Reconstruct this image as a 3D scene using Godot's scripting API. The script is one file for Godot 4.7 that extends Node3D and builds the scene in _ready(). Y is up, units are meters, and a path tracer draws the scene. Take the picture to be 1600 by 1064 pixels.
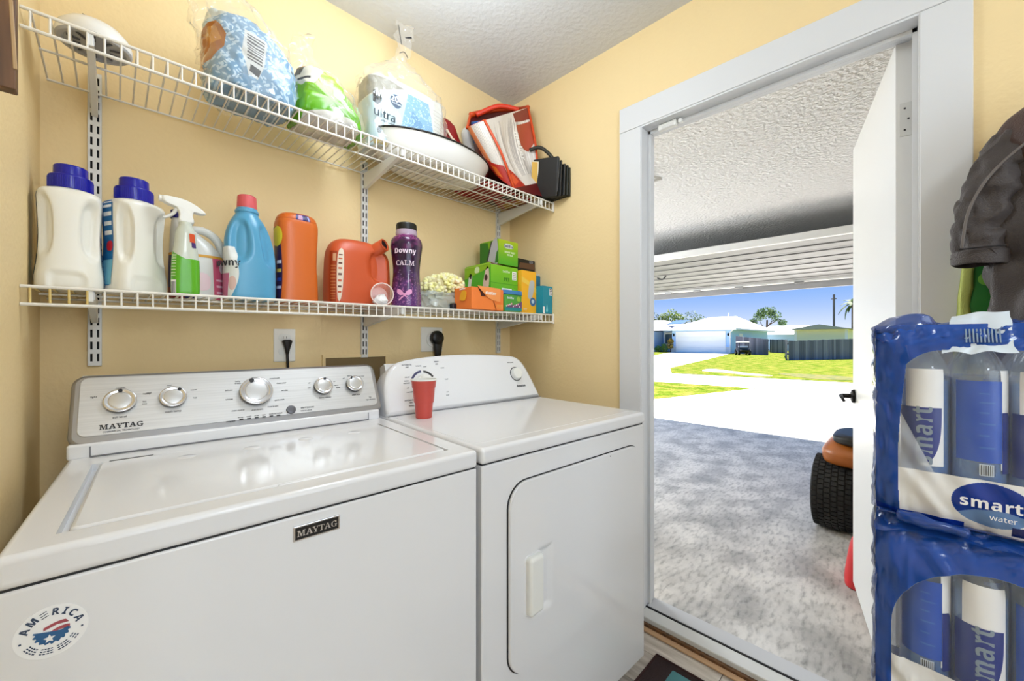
extends Node3D
# A small laundry room with an open door to a garage; y is up, metres. The camera stands at (0, 1.16, 0).

var M := {}
var taken := {}
var wr_amp := 0.0
var wr_freq := 20.0
var noise := FastNoiseLite.new()
var rng := RandomNumberGenerator.new()
const TILT := -0.0576   # the two machines stand a little turned against the wall


func _ready():
	rng.seed = 7
	noise.seed = 11
	noise.noise_type = FastNoiseLite.TYPE_SIMPLEX
	noise.fractal_type = FastNoiseLite.FRACTAL_NONE
	noise.frequency = 1.0
	camera_and_light()
	materials()
	room()
	garage()
	outside()
	washer()
	dryer()
	shelving()
	wall_things()
	lower_shelf_things()
	upper_shelf_things()
	right_side_things()
	garage_things()


func camera_and_light():
	var cam := Camera3D.new()
	cam.name = "camera"
	cam.fov = 81.08
	cam.near = 0.02
	cam.far = 400.0
	cam.position = Vector3(0, 1.16, 0)
	cam.rotation = Vector3(0, -PI / 4.0, 0)
	add_child(cam)
	cam.current = true
	var e := Environment.new()
	e.background_mode = Environment.BG_SKY
	var sm := ProceduralSkyMaterial.new()
	sm.sky_top_color = Color(0.20, 0.58, 0.95)
	sm.sky_horizon_color = Color(0.98, 0.99, 1.0)
	sm.sky_curve = 0.048
	sm.sky_energy_multiplier = 1.0
	sm.ground_bottom_color = Color(0.5, 0.5, 0.46)
	sm.ground_horizon_color = Color(0.85, 0.88, 0.9)
	sm.sun_angle_max = 4.0
	var sky := Sky.new()
	sky.sky_material = sm
	e.sky = sky
	e.tonemap_mode = Environment.TONE_MAPPER_LINEAR
	e.tonemap_exposure = 1.08
	e.sdfgi_enabled = true
	e.ssao_enabled = true
	e.ssil_enabled = true
	var we := WorldEnvironment.new()
	we.name = "environment"
	we.environment = e
	add_child(we)
	var sun := DirectionalLight3D.new()
	sun.name = "sun"
	sun.light_energy = 6.4
	sun.light_color = Color(1.0, 0.97, 0.92)
	sun.light_angular_distance = 0.6
	sun.shadow_enabled = true
	add_child(sun)
	sun.look_at_from_position(Vector3.ZERO, -Vector3(1.0, 1.72, -0.12))
	# a flush ceiling lamp above the machines, and an added fill pane behind the camera
	ceiling_lamp("ceiling_lamp", Vector3(0.66, 2.4, -0.93), 0.19, 0.36, Color(0.91, 0.955, 1.0), "round frosted ceiling lamp above the washer and dryer")
	ceiling_lamp("ceiling_lamp", Vector3(0.2, 2.4, 0.95), 0.19, 0.50, Color(0.91, 0.955, 1.0), "round frosted ceiling lamp in the room behind the machines")
	added_fill_pane(Vector3(-0.05, 1.45, 1.86), Vector2(2.0, 1.5), 0.0, 1.55, Color(0.885, 0.94, 1.0), 1)  # unseen fill source, added to brighten the machine fronts
	ceiling_lamp("ceiling_lamp", Vector3(3.2, 2.385, -4.6), 0.17, 6.5, Color(0.94, 0.97, 1.0), "added round fill lamp under the garage ceiling, out of view")  # lamp added out of view to lift the garage brightness


func ceiling_lamp(called, at, r, energy, col, label):
	var t = thing(called, label, "lamp", at)
	var glow := StandardMaterial3D.new()
	glow.albedo_color = Color(0.95, 0.93, 0.88)
	glow.emission_enabled = true
	glow.emission = col
	glow.emission_energy_multiplier = 2.2
	part("diffuser", lathe([Vector2(0.0, -0.055), Vector2(r * 0.5, -0.05), Vector2(r * 0.85, -0.03), Vector2(r, 0.0), Vector2(r, 0.02), Vector2(0.0, 0.02)], 32), glow, t)
	part("base", lathe([Vector2(0.0, 0.021), Vector2(r * 1.08, 0.021), Vector2(r * 1.08, 0.062), Vector2(0.0, 0.062)], 32), flat_mat(Color(0.9, 0.9, 0.88), 0.5), t)
	var l := OmniLight3D.new()
	l.name = "lamp_light"
	l.light_energy = energy
	l.light_color = col
	l.light_size = r * 0.8
	l.omni_range = 12.0
	l.omni_attenuation = 2.0
	l.shadow_enabled = true
	l.position = Vector3(0, -0.075 - r * 0.8, 0)
	t.add_child(l)


func added_fill_pane(at, size, turn, energy, col, n):
	var t := Node3D.new()
	t.name = "window_%d" % n  # an added glowing fill pane shaped like a window, not a known window
	t.set_meta("kind", "structure")
	t.position = at
	t.rotation.y = turn
	add_child(t)
	var glow := StandardMaterial3D.new()
	glow.albedo_color = Color(0.9, 0.95, 1.0)
	glow.emission_enabled = true
	glow.emission = col
	glow.emission_energy_multiplier = 0.9
	part("pane", rbox(Vector3(size.x, size.y, 0.01), 0.002), glow, t)
	for s in [-1, 1]:
		part("frame", rbox(Vector3(0.07, size.y + 0.14, 0.03), 0.004), flat_mat(Color(0.93, 0.93, 0.93), 0.4), t, Vector3(s * (size.x / 2 + 0.035), 0, 0))
		part("frame", rbox(Vector3(size.x, 0.07, 0.03), 0.004), flat_mat(Color(0.93, 0.93, 0.93), 0.4), t, Vector3(0, s * (size.y / 2 + 0.035), 0))
	var l := AreaLight3D.new()
	l.name = "fill_light"
	l.area_size = size
	l.light_energy = energy
	l.light_color = col
	l.area_range = 14.0
	l.shadow_enabled = true
	l.position = Vector3(0, 0, -0.02)
	t.add_child(l)


# ------------------------------------------------------------------ naming
func numbered(called: String) -> String:
	if not taken.has(called):
		taken[called] = 0
		return called
	taken[called] += 1
	return "%s_%03d" % [called, taken[called]]


func tag(o: Node, label: String, category: String, group := "", kind := ""):
	if label: o.set_meta("label", label)
	if category: o.set_meta("category", category)
	if group: o.set_meta("group", group)
	if kind: o.set_meta("kind", kind)


func thing(called: String, label: String, category: String, at := Vector3.ZERO, turn := 0.0, group := "") -> Node3D:
	var o := Node3D.new()
	o.name = numbered(called)
	o.position = at
	o.rotation.y = turn
	tag(o, label, category, group)
	add_child(o)
	return o


func part(called: String, mesh: Mesh, m: Material, parent: Node, at := Vector3.ZERO, rot := Vector3.ZERO, label := "") -> MeshInstance3D:
	var o := MeshInstance3D.new()
	o.mesh = mesh
	o.material_override = m
	o.position = at
	o.rotation = rot
	o.name = called
	var k := 0
	while parent.has_node(NodePath(o.name)):
		k += 1
		o.name = "%s_%03d" % [called, k]
	parent.add_child(o, true)
	if label: o.set_meta("label", label)
	return o


func solo(called: String, mesh: Mesh, m: Material, label: String, category: String, at := Vector3.ZERO, rot := Vector3.ZERO, group := "") -> MeshInstance3D:
	var o := part(numbered(called), mesh, m, self, at, rot)
	tag(o, label, category, group)
	return o


func struct(called: String, mesh: Mesh, m: Material, at := Vector3.ZERO, rot := Vector3.ZERO) -> MeshInstance3D:
	var o := part(numbered(called), mesh, m, self, at, rot)
	o.set_meta("kind", "structure")
	return o


# ------------------------------------------------------------------ shapes
func sheet(P: PackedVector3Array, nu: int, nv: int, wrap := false, closed := true) -> ArrayMesh:
	# rows of nu + 1 points, nv + 1 rows
	if wr_amp > 0.0:
		for k in P.size():
			var q := P[k] * wr_freq
			P[k] += Vector3(noise.get_noise_3dv(q), noise.get_noise_3dv(q + Vector3(31, 5, 9)), noise.get_noise_3dv(q + Vector3(7, 57, 3))) * wr_amp
	var w := nu + 1
	var vol := 0.0
	var c := Vector3.ZERO
	for p in P: c += p
	c /= P.size()
	var idx := PackedInt32Array()
	for j in nv:
		for i in nu:
			var a := j * w + i
			for f in [[a, a + 1, a + w + 1], [a, a + w + 1, a + w]]:
				if P[f[0]].is_equal_approx(P[f[1]]) or P[f[1]].is_equal_approx(P[f[2]]) or P[f[0]].is_equal_approx(P[f[2]]): continue
				idx.append(f[0]); idx.append(f[1]); idx.append(f[2])
				vol += (P[f[0]] - c).cross(P[f[1]] - c).dot(P[f[2]] - c)
	if closed and vol > 0.0:   # Godot's front faces run clockwise
		for k in range(0, idx.size(), 3):
			var s := idx[k + 1]
			idx[k + 1] = idx[k + 2]
			idx[k + 2] = s
	var N := PackedVector3Array()
	N.resize(P.size())
	for k in range(0, idx.size(), 3):
		var n := (P[idx[k + 2]] - P[idx[k]]).cross(P[idx[k + 1]] - P[idx[k]])
		for s in 3: N[idx[k + s]] += n
	if wrap:
		for j in nv + 1:
			var s := N[j * w] + N[j * w + nu]
			N[j * w] = s
			N[j * w + nu] = s
	for j in [0, nv]:
		if P[j * w].is_equal_approx(P[j * w + int(nu / 2.0)]):
			var s := Vector3.ZERO
			for i in w: s += N[j * w + i]
			for i in w: N[j * w + i] = s
	var uv := PackedVector2Array()
	for j in nv + 1:
		for i in w: uv.append(Vector2(float(i) / nu, float(j) / nv))
	for k in N.size(): N[k] = N[k].normalized() if N[k].length_squared() > 0.0 else Vector3.UP
	var A := []
	A.resize(Mesh.ARRAY_MAX)
	A[Mesh.ARRAY_VERTEX] = P
	A[Mesh.ARRAY_NORMAL] = N
	A[Mesh.ARRAY_TEX_UV] = uv
	A[Mesh.ARRAY_INDEX] = idx
	var me := ArrayMesh.new()
	me.add_surface_from_arrays(Mesh.PRIMITIVE_TRIANGLES, A)
	return me


func join(list: Array) -> ArrayMesh:   # [[mesh, Transform3D], ...]
	var st := SurfaceTool.new()
	for l in list: st.append_from(l[0], 0, l[1])
	return st.commit()


func at3(x, y, z) -> Transform3D:
	return Transform3D(Basis(), Vector3(x, y, z))


func rot3(r: Vector3, o := Vector3.ZERO) -> Transform3D:
	return Transform3D(Basis.from_euler(r), o)


func rbox(size: Vector3, r: float, k := 2) -> ArrayMesh:
	r = minf(r, minf(size.x, minf(size.y, size.z)) * 0.499)
	var h := size / 2.0
	var V := PackedVector3Array()
	var N := PackedVector3Array()
	var U := PackedVector2Array()
	var I := PackedInt32Array()
	for ax in 3:
		for s in [-1.0, 1.0]:
			var b := (ax + 1) % 3
			var c := (ax + 2) % 3
			var n := 2 * k + 1
			var base := V.size()
			for j in n + 1:
				for i in n + 1:
					var q := Vector3.ZERO
					q[ax] = s * h[ax]
					for pr in [[b, i], [c, j]]:
						var m: int = pr[1]
						var inn: float = h[pr[0]] - r
						q[pr[0]] = -inn - r * tan(PI / 4 * (1.0 - float(m) / k)) if m <= k else inn + r * tan(PI / 4 * float(m - k - 1) / k)
					var lo := q.clamp(-h + Vector3.ONE * r, h - Vector3.ONE * r)
					var d := (q - lo).normalized()
					V.append(lo + d * r)
					N.append(d)
					U.append(Vector2(q[b] / size[b] + 0.5, q[c] / size[c] + 0.5))
			for j in n:
				for i in n:
					var a := base + j * (n + 1) + i
					var f := [a, a + 1, a + n + 2, a, a + n + 2, a + n + 1]
					if s > 0: f = [a, a + n + 2, a + 1, a, a + n + 1, a + n + 2]
					for x in f: I.append(x)
	var A := []
	A.resize(Mesh.ARRAY_MAX)
	A[Mesh.ARRAY_VERTEX] = V
	A[Mesh.ARRAY_NORMAL] = N
	A[Mesh.ARRAY_TEX_UV] = U
	A[Mesh.ARRAY_INDEX] = I
	var me := ArrayMesh.new()
	me.add_surface_from_arrays(Mesh.PRIMITIVE_TRIANGLES, A)
	return me


func lathe(prof: Array, seg := 24) -> ArrayMesh:   # Vector2(radius, y), hard edges where a point is doubled
	var P := PackedVector3Array()
	var rows := []
	for k in prof.size():
		rows.append(prof[k])
		if k > 0 and k < prof.size() - 1:
			var a: Vector2 = (prof[k] - prof[k - 1]).normalized()
			var b: Vector2 = (prof[k + 1] - prof[k]).normalized()
			if a.dot(b) < 0.6 and prof[k].x > 0.0:   # keep the edge crisp with close rows
				rows.pop_back()
				var e: float = minf(0.0012, minf(prof[k].distance_to(prof[k - 1]), prof[k].distance_to(prof[k + 1])) * 0.3)
				rows.append(prof[k] - a * e); rows.append(prof[k] - a * e * 0.3 + b * e * 0.3); rows.append(prof[k] + b * e)
	for q in rows:
		for i in seg + 1:
			var t := TAU * (i % seg) / seg
			P.append(Vector3(q.x * cos(t), q.y, q.x * sin(t)))
	return sheet(P, seg, rows.size() - 1, true)


func sec_at(S: Array, t: float) -> Array:   # Catmull-Rom over the sections
	var n := S.size()
	var i := clampi(int(t), 0, n - 2)
	var f := t - i
	var out := []
	for k in 6:
		var p0: float = S[maxi(i - 1, 0)][k]
		var p1: float = S[i][k]
		var p2: float = S[i + 1][k]
		var p3: float = S[mini(i + 2, n - 1)][k]
		var m1 := (p2 - p0) * 0.5
		var m2 := (p3 - p1) * 0.5
		if (p2 - p1) * m1 <= 0.0: m1 = 0.0
		if (p2 - p1) * m2 <= 0.0: m2 = 0.0
		m1 = clampf(m1, -3.0 * absf(p2 - p1), 3.0 * absf(p2 - p1))
		m2 = clampf(m2, -3.0 * absf(p2 - p1), 3.0 * absf(p2 - p1))
		var f2 := f * f
		var f3 := f2 * f
		out.append((2 * f3 - 3 * f2 + 1) * p1 + (f3 - 2 * f2 + f) * m1 + (3 * f2 - 2 * f3) * p2 + (f3 - f2) * m2)
	return out


func secs(list: Array) -> Array:   # [y, rx, rz, squareness, cx, cz], the last three may be left out
	var out := []
	for s in list:
		var q: Array = s.duplicate()
		if q.size() < 4: q.append(2.0)
		while q.size() < 6: q.append(0.0)
		out.append(q)
	return out


func loft_point(S: Array, th: float, t: float, mod) -> Vector3:
	var s := sec_at(S, t)
	var c := cos(th)
	var d := sin(th)
	var e: float = 2.0 / s[3]
	var x: float = s[1] * signf(c) * pow(absf(c), e)
	var z: float = s[2] * signf(d) * pow(absf(d), e)
	var k := 1.0
	if mod != null: k = mod.call(th, s[0])
	return Vector3(s[4] + x * k, s[0], s[5] + z * k)


func loft(S: Array, seg := 40, sub := 4, mod = null) -> ArrayMesh:
	var P := PackedVector3Array()
	var nv := (S.size() - 1) * sub
	for row in range(-1, nv + 2):
		var t := clampf(float(row) / sub, 0.0, S.size() - 1.0)
		var mid := sec_at(S, t)
		for i in seg + 1:
			if row < 0 or row > nv: P.append(Vector3(mid[4], mid[0], mid[5]))
			else: P.append(loft_point(S, TAU * (i % seg) / seg, t, mod))
	return sheet(P, seg, nv + 2, true)


# a piece of a loft's skin, lifted a little: labels. keep(u, v) may narrow it: returns [u0, u1] shares for that v
func skin(S: Array, th0: float, th1: float, t0: float, t1: float, off := 0.0008, mod = null, span = null, nu := 20, nv := 16) -> ArrayMesh:
	var P := PackedVector3Array()
	for j in nv + 1:
		var v := float(j) / nv
		var uu := [0.0, 1.0]
		if span != null: uu = span.call(v)
		for i in nu + 1:
			var th: float = lerpf(th0, th1, lerpf(uu[0], uu[1], float(i) / nu))
			var t := lerpf(t0, t1, v)
			var p := loft_point(S, th, t, mod)
			var n := (loft_point(S, th + 0.01, t, mod) - p).cross(loft_point(S, th, t + 0.01, mod) - p).normalized()
			var s := sec_at(S, t)
			if n.dot(p - Vector3(s[4], s[0], s[5])) < 0.0: n = -n
			P.append(p + n * off)
	return sheet(P, nu, nv, false, true)


func oval(v: float) -> Array:
	var w := sqrt(maxf(0.0, 1.0 - pow(2.0 * v - 1.0, 2.0))) * 0.5
	return [0.5 - w, 0.5 + w]


func tube(pts: Array, r: float, seg := 8, r2 := -1.0) -> ArrayMesh:
	var P := PackedVector3Array()
	var n := pts.size()
	var up := Vector3.UP
	var prev := Vector3.ZERO
	var rows := 0
	for k in range(-1, n + 1):
		var i := clampi(k, 0, n - 1)
		var dir: Vector3 = ((pts[mini(i + 1, n - 1)] - pts[i]).normalized() + (pts[i] - pts[maxi(i - 1, 0)]).normalized()).normalized()
		if prev == Vector3.ZERO:
			up = dir.cross(Vector3(0.31, 0.2, 0.93)).normalized()
		else:
			up = (up - dir * up.dot(dir)).normalized()
		prev = dir
		var side := dir.cross(up)
		var rr := 0.0 if k < 0 or k >= n else r if r2 < 0 else lerpf(r, r2, float(i) / (n - 1))
		for s in seg + 1:
			var a := TAU * (s % seg) / seg
			P.append(pts[i] + (up * cos(a) + side * sin(a)) * rr)
		rows += 1
	return sheet(P, seg, rows - 1, true)


func arc(pts: Array, sub := 6) -> Array:   # Catmull-Rom through points
	var out := []
	var n := pts.size()
	for i in n - 1:
		for k in sub:
			var f := float(k) / sub
			out.append(pts[i].cubic_interpolate(pts[i + 1], pts[maxi(i - 1, 0)], pts[mini(i + 2, n - 1)], f))
	out.append(pts[n - 1])
	return out


func rrect(w: float, h: float, r: float, k := 5) -> PackedVector2Array:   # counter-clockwise, centred
	var o := PackedVector2Array()
	for q in 4:
		var cx: float = (w / 2 - r) * [1, -1, -1, 1][q]
		var cy: float = (h / 2 - r) * [1, 1, -1, -1][q]
		for i in k + 1:
			var a := PI / 2 * (q + float(i) / k)
			o.append(Vector2(cx + r * cos(a), cy + r * sin(a)))
	return o


func disc(r: float, n := 32, ry := -1.0) -> PackedVector2Array:
	var o := PackedVector2Array()
	for i in n: o.append(Vector2(r * cos(TAU * i / n), (r if ry < 0 else ry) * sin(TAU * i / n)))
	return o


func poly(pts: PackedVector2Array, depth: float, bevel := 0.0) -> ArrayMesh:   # z from -depth to 0, outline in xy
	var area := 0.0
	for i in pts.size(): area += pts[i].cross(pts[(i + 1) % pts.size()])
	pts = pts.duplicate()
	if area < 0.0: pts.reverse()
	var n := pts.size()
	var inner := PackedVector2Array()
	for i in n:
		var a := (pts[i] - pts[(i + n - 1) % n]).normalized()
		var b := (pts[(i + 1) % n] - pts[i]).normalized()
		var m := (Vector2(-a.y, a.x) + Vector2(-b.y, b.x))
		m = m.normalized() / maxf(0.5, m.length() / 2.0)
		inner.append(pts[i] + m * bevel)
	var st := SurfaceTool.new()
	st.begin(Mesh.PRIMITIVE_TRIANGLES)
	var lo := pts[0]
	var hi := pts[0]
	for p in pts:
		lo = lo.min(p)
		hi = hi.max(p)
	var put := func(p: Vector2, z: float):
		st.set_uv((p - lo) / (hi - lo))
		st.add_vertex(Vector3(p.x, p.y, z))
	var cap := inner if bevel > 0.0 else pts
	st.set_smooth_group(-1)
	var tri := Geometry2D.triangulate_polygon(cap)
	for k in range(0, tri.size(), 3):
		var t := [tri[k], tri[k + 1], tri[k + 2]]
		if (cap[t[1]] - cap[t[0]]).cross(cap[t[2]] - cap[t[0]]) > 0: t = [t[0], t[2], t[1]]
		for x in t: put.call(cap[x], 0.0)
		for x in [t[0], t[2], t[1]]: put.call(pts[x], -depth)
	var rings := [[pts, -depth], [pts, -bevel]]
	if bevel > 0.0:
		var mid := PackedVector2Array()
		for i in n: mid.append(pts[i].lerp(inner[i], 0.3))
		rings = [[pts, -depth], [pts, -bevel], [mid, -bevel * 0.3], [inner, 0.0]]
	st.set_smooth_group(1 if n > 12 else -1)
	for g in rings.size() - 1:
		for i in n:
			var k := (i + 1) % n
			var a: Vector2 = rings[g][0][i]
			var b: Vector2 = rings[g][0][k]
			var c: Vector2 = rings[g + 1][0][k]
			var d: Vector2 = rings[g + 1][0][i]
			for q in [[a, 0], [c, 1], [b, 0], [a, 0], [d, 1], [c, 1]]: put.call(q[0], rings[g + q[1]][1])
	st.generate_normals()
	return st.commit()


# soft closed body over an outline: z = +-depth / 2; power 1 is a lens, towards 0 a slab; relief(x, y) is added to the front
func pillow(pts: PackedVector2Array, depth: float, power := 0.5, rings := 7, relief = null, taper := 1.0) -> ArrayMesh:
	var c := Vector2.ZERO
	for p in pts: c += p
	c /= pts.size()
	var n := pts.size()
	var P := PackedVector3Array()
	for k in range(-rings, rings + 1):
		var a := PI / 2 * float(k) / rings
		var s := pow(maxf(cos(a), 0.0), power)
		if absi(k) == rings: s = 0.0
		for i in n + 1:
			var q := c + (pts[i % n] - c) * s
			var z := depth / 2 * sin(a)
			if k < 0: q = c + (q - c) * lerpf(1.0, taper, -float(k) / rings)
			if k > 0 and relief != null: z += relief.call(q.x, q.y)
			P.append(Vector3(q.x, q.y, z))
	return sheet(P, n, 2 * rings, true)


func smooth_outline(list: Array, sub := 6) -> PackedVector2Array:
	var n := list.size()
	var o := PackedVector2Array()
	for i in n:
		for k in sub: o.append(list[i].cubic_interpolate(list[(i + 1) % n], list[(i + n - 1) % n], list[(i + 2) % n], float(k) / sub))
	return o


func quad(a: Vector3, b: Vector3, c: Vector3, d: Vector3, nu := 1, nv := 1, bulge = null) -> ArrayMesh:
	var P := PackedVector3Array()
	var n := (b - a).cross(d - a).normalized()
	for j in nv + 1:
		for i in nu + 1:
			var u := float(i) / nu
			var v := float(j) / nv
			P.append(a.lerp(b, u).lerp(d.lerp(c, u), v) + (n * bulge.call(u, v) if bulge != null else Vector3.ZERO))
	return sheet(P, nu, nv, false, false)


func slab(mesh: ArrayMesh, off: Vector3) -> ArrayMesh:   # gives a sheet a second side
	return join([[mesh, Transform3D()], [mesh, at3(off.x, off.y, off.z)]])


var fonts := {}
func text(s: String, cap: float, face := "Droid Sans", bold := false, depth := 0.0008) -> TextMesh:
	var key := face + str(bold)
	if not fonts.has(key):
		var f := SystemFont.new()
		f.font_names = PackedStringArray([face])
		f.font_weight = 700 if bold else 400
		fonts[key] = f
	var t := TextMesh.new()
	t.font = fonts[key]
	t.text = s
	t.font_size = 48
	t.pixel_size = cap / (0.714 * 48.0)
	t.depth = depth
	t.curve_step = 4.0
	return t


func bend(mesh: Mesh, R: float) -> ArrayMesh:   # wraps a flat print round an upright axis, R away behind it
	var A := mesh.surface_get_arrays(0)
	var V: PackedVector3Array = A[Mesh.ARRAY_VERTEX]
	var N: PackedVector3Array = A[Mesh.ARRAY_NORMAL]
	for k in V.size():
		var a := V[k].x / R
		V[k] = Vector3((R + V[k].z) * sin(a), V[k].y, (R + V[k].z) * cos(a))
		N[k] = Basis(Vector3.UP, a) * N[k]
	var B := []
	B.resize(Mesh.ARRAY_MAX)
	B[Mesh.ARRAY_VERTEX] = V
	B[Mesh.ARRAY_NORMAL] = N
	B[Mesh.ARRAY_TEX_UV] = A[Mesh.ARRAY_TEX_UV]
	B[Mesh.ARRAY_INDEX] = A[Mesh.ARRAY_INDEX]
	var me := ArrayMesh.new()
	me.add_surface_from_arrays(Mesh.PRIMITIVE_TRIANGLES, B)
	return me


# ------------------------------------------------------------------ materials
func flat_mat(c: Color, rough := 0.5, metal := 0.0) -> StandardMaterial3D:
	var key := "%s %s %s" % [c.to_html(), rough, metal]
	if not M.has(key):
		var m := StandardMaterial3D.new()
		m.albedo_color = c
		m.roughness = rough
		m.metallic = metal
		m.cull_mode = BaseMaterial3D.CULL_DISABLED
		M[key] = m
	return M[key]


func noise_tex(freq: float, normal := false, strength := 6.0, ramp: Gradient = null, size := 512, sd := 3, oct := 3, kind := FastNoiseLite.TYPE_SIMPLEX_SMOOTH) -> NoiseTexture2D:
	var n := FastNoiseLite.new()
	n.seed = sd
	n.frequency = freq
	n.fractal_octaves = oct
	n.noise_type = kind
	var t := NoiseTexture2D.new()
	t.width = size
	t.height = size
	t.seamless = true
	t.noise = n
	t.as_normal_map = normal
	t.bump_strength = strength
	if ramp: t.color_ramp = ramp
	return t


func ramp(list: Array) -> Gradient:
	var g := Gradient.new()
	var off := PackedFloat32Array()
	var col := PackedColorArray()
	for l in list:
		off.append(l[0])
		col.append(l[1])
	g.offsets = off
	g.colors = col
	return g


func tri_mat(c: Color, rough: float, alb: Texture2D, nrm: Texture2D, scale: float, nscale := 1.0, world := true) -> StandardMaterial3D:
	var m := StandardMaterial3D.new()
	m.albedo_color = c
	m.roughness = rough
	m.cull_mode = BaseMaterial3D.CULL_DISABLED
	m.uv1_triplanar = true
	m.uv1_world_triplanar = world
	m.uv1_scale = Vector3.ONE * scale
	if alb: m.albedo_texture = alb
	if nrm:
		m.normal_enabled = true
		m.normal_texture = nrm
		m.normal_scale = nscale
	return m


func clear_mat(c: Color, alpha: float, rough := 0.08) -> StandardMaterial3D:
	var m := StandardMaterial3D.new()
	m.albedo_color = Color(c.r, c.g, c.b, alpha)
	m.transparency = BaseMaterial3D.TRANSPARENCY_ALPHA
	m.roughness = rough
	m.cull_mode = BaseMaterial3D.CULL_DISABLED
	return m


func materials():
	var g = func(a: float, b: float) -> Gradient: return ramp([[0.0, Color(a, a, a)], [1.0, Color(b, b, b)]])
	M.wall = tri_mat(Color(0.945, 0.845, 0.64), 0.65, null, noise_tex(0.03, true, 3.0, null, 512, 5), 3.0, 0.28)
	M.ceiling = tri_mat(Color(0.83, 0.83, 0.83), 0.85, null, noise_tex(0.02, true, 8.0, null, 512, 9), 3.2, 0.35)
	M.garage_ceiling = tri_mat(Color(0.95, 0.95, 0.95), 0.9, null, noise_tex(0.03, true, 14.0, null, 512, 21, 4), 1.7, 0.95)
	M.garage_wall = flat_mat(Color(0.86, 0.85, 0.82), 0.85)
	M.trim = flat_mat(Color(0.86, 0.865, 0.875), 0.4)
	M.enamel = flat_mat(Color(0.90, 0.90, 0.905), 0.13)
	M.enamel_dull = flat_mat(Color(0.88, 0.88, 0.885), 0.3)
	M.white = flat_mat(Color(0.92, 0.92, 0.90), 0.35)
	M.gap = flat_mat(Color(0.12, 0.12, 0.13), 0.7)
	M.black = flat_mat(Color(0.03, 0.03, 0.035), 0.4)
	M.ink = flat_mat(Color(0.16, 0.16, 0.18), 0.6)
	M.grey_ink = flat_mat(Color(0.45, 0.45, 0.47), 0.6)
	M.print_white = flat_mat(Color(0.95, 0.95, 0.95), 0.5)
	M.wire = flat_mat(Color(0.91, 0.895, 0.86), 0.35)
	var st := StandardMaterial3D.new()   # brushed steel: fine lines along x
	st.albedo_color = Color(0.84, 0.84, 0.84)
	st.metallic = 0.7
	st.roughness = 0.42
	st.uv1_triplanar = true
	st.uv1_scale = Vector3(0.6, 26.0, 26.0)
	st.albedo_texture = noise_tex(0.012, false, 1.0, g.call(0.94, 1.0), 512, 4, 2)
	M.steel = st
	M.bezel = flat_mat(Color(0.66, 0.66, 0.67), 0.28, 0.75)
	M.chrome = flat_mat(Color(0.86, 0.86, 0.87), 0.16, 0.9)
	M.knob_face = flat_mat(Color(0.83, 0.83, 0.83), 0.3, 0.75)
	M.knob_side = flat_mat(Color(0.24, 0.24, 0.24), 0.35)
	var cn = noise_tex(0.005, false, 1.0, ramp([[0.0, Color(0.66, 0.66, 0.66)], [0.36, Color(0.80, 0.80, 0.80)], [0.5, Color(0.87, 0.87, 0.87)], [0.7, Color(0.94, 0.94, 0.94)], [1.0, Color(0.98, 0.98, 0.98)]]), 1024, 14, 7)
	cn.noise.domain_warp_enabled = true
	cn.noise.domain_warp_amplitude = 60.0
	cn.noise.domain_warp_frequency = 0.012
	M.concrete = tri_mat(Color(0.95, 0.935, 0.915), 0.4, cn, noise_tex(0.05, true, 3.0, null, 512, 2), 0.5, 0.25)
	M.concrete.uv1_scale = Vector3(0.45, 0.5, 0.6)
	var grit := noise_tex(0.03, false, 1.0, ramp([[0.0, Color(0.70, 0.70, 0.70)], [0.30, Color(0.88, 0.88, 0.88)], [0.5, Color(0.96, 0.96, 0.96)], [1.0, Color(1, 1, 1)]]), 1024, 15, 5)
	M.concrete.detail_enabled = true
	M.concrete.detail_blend_mode = BaseMaterial3D.BLEND_MODE_MUL
	M.concrete.detail_uv_layer = BaseMaterial3D.DETAIL_UV_2
	M.concrete.detail_albedo = grit
	M.concrete.uv2_triplanar = true
	M.concrete.uv2_world_triplanar = true
	M.concrete.uv2_scale = Vector3(0.35, 1.0, 1.1)
	M.pavement = tri_mat(Color(0.93, 0.92, 0.90), 0.85, noise_tex(0.02, false, 1.0, g.call(0.9, 1.0), 512, 8), null, 0.3)
	M.grass = tri_mat(Color(1, 1, 1), 0.95, noise_tex(0.02, false, 1.0, ramp([[0.0, Color(0.24, 0.36, 0.07)], [0.35, Color(0.36, 0.44, 0.11)], [0.6, Color(0.46, 0.48, 0.19)], [1.0, Color(0.57, 0.52, 0.30)]]), 512, 31, 5), noise_tex(0.2, true, 8.0, null, 256, 4), 0.16, 0.8)
	M.grass.metallic_specular = 0.1
	M.brown_wood = tri_mat(Color(1, 1, 1), 0.5, noise_tex(0.01, false, 1.0, ramp([[0.0, Color(0.30, 0.20, 0.12)], [1.0, Color(0.52, 0.36, 0.22)]]), 256, 6), null, 3.0)
	M.brown_wood.uv1_scale = Vector3(14, 1.5, 14)


# ------------------------------------------------------------------ the setting
func bx(x0, x1, y0, y1, z0, z1) -> Array:
	return [box_mesh(Vector3(x1 - x0, y1 - y0, z1 - z0)), at3((x0 + x1) / 2.0, (y0 + y1) / 2.0, (z0 + z1) / 2.0)]


func box_mesh(s: Vector3) -> ArrayMesh:
	return rbox(s, minf(0.0004, minf(s.x, minf(s.y, s.z)) * 0.2), 1)


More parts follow.
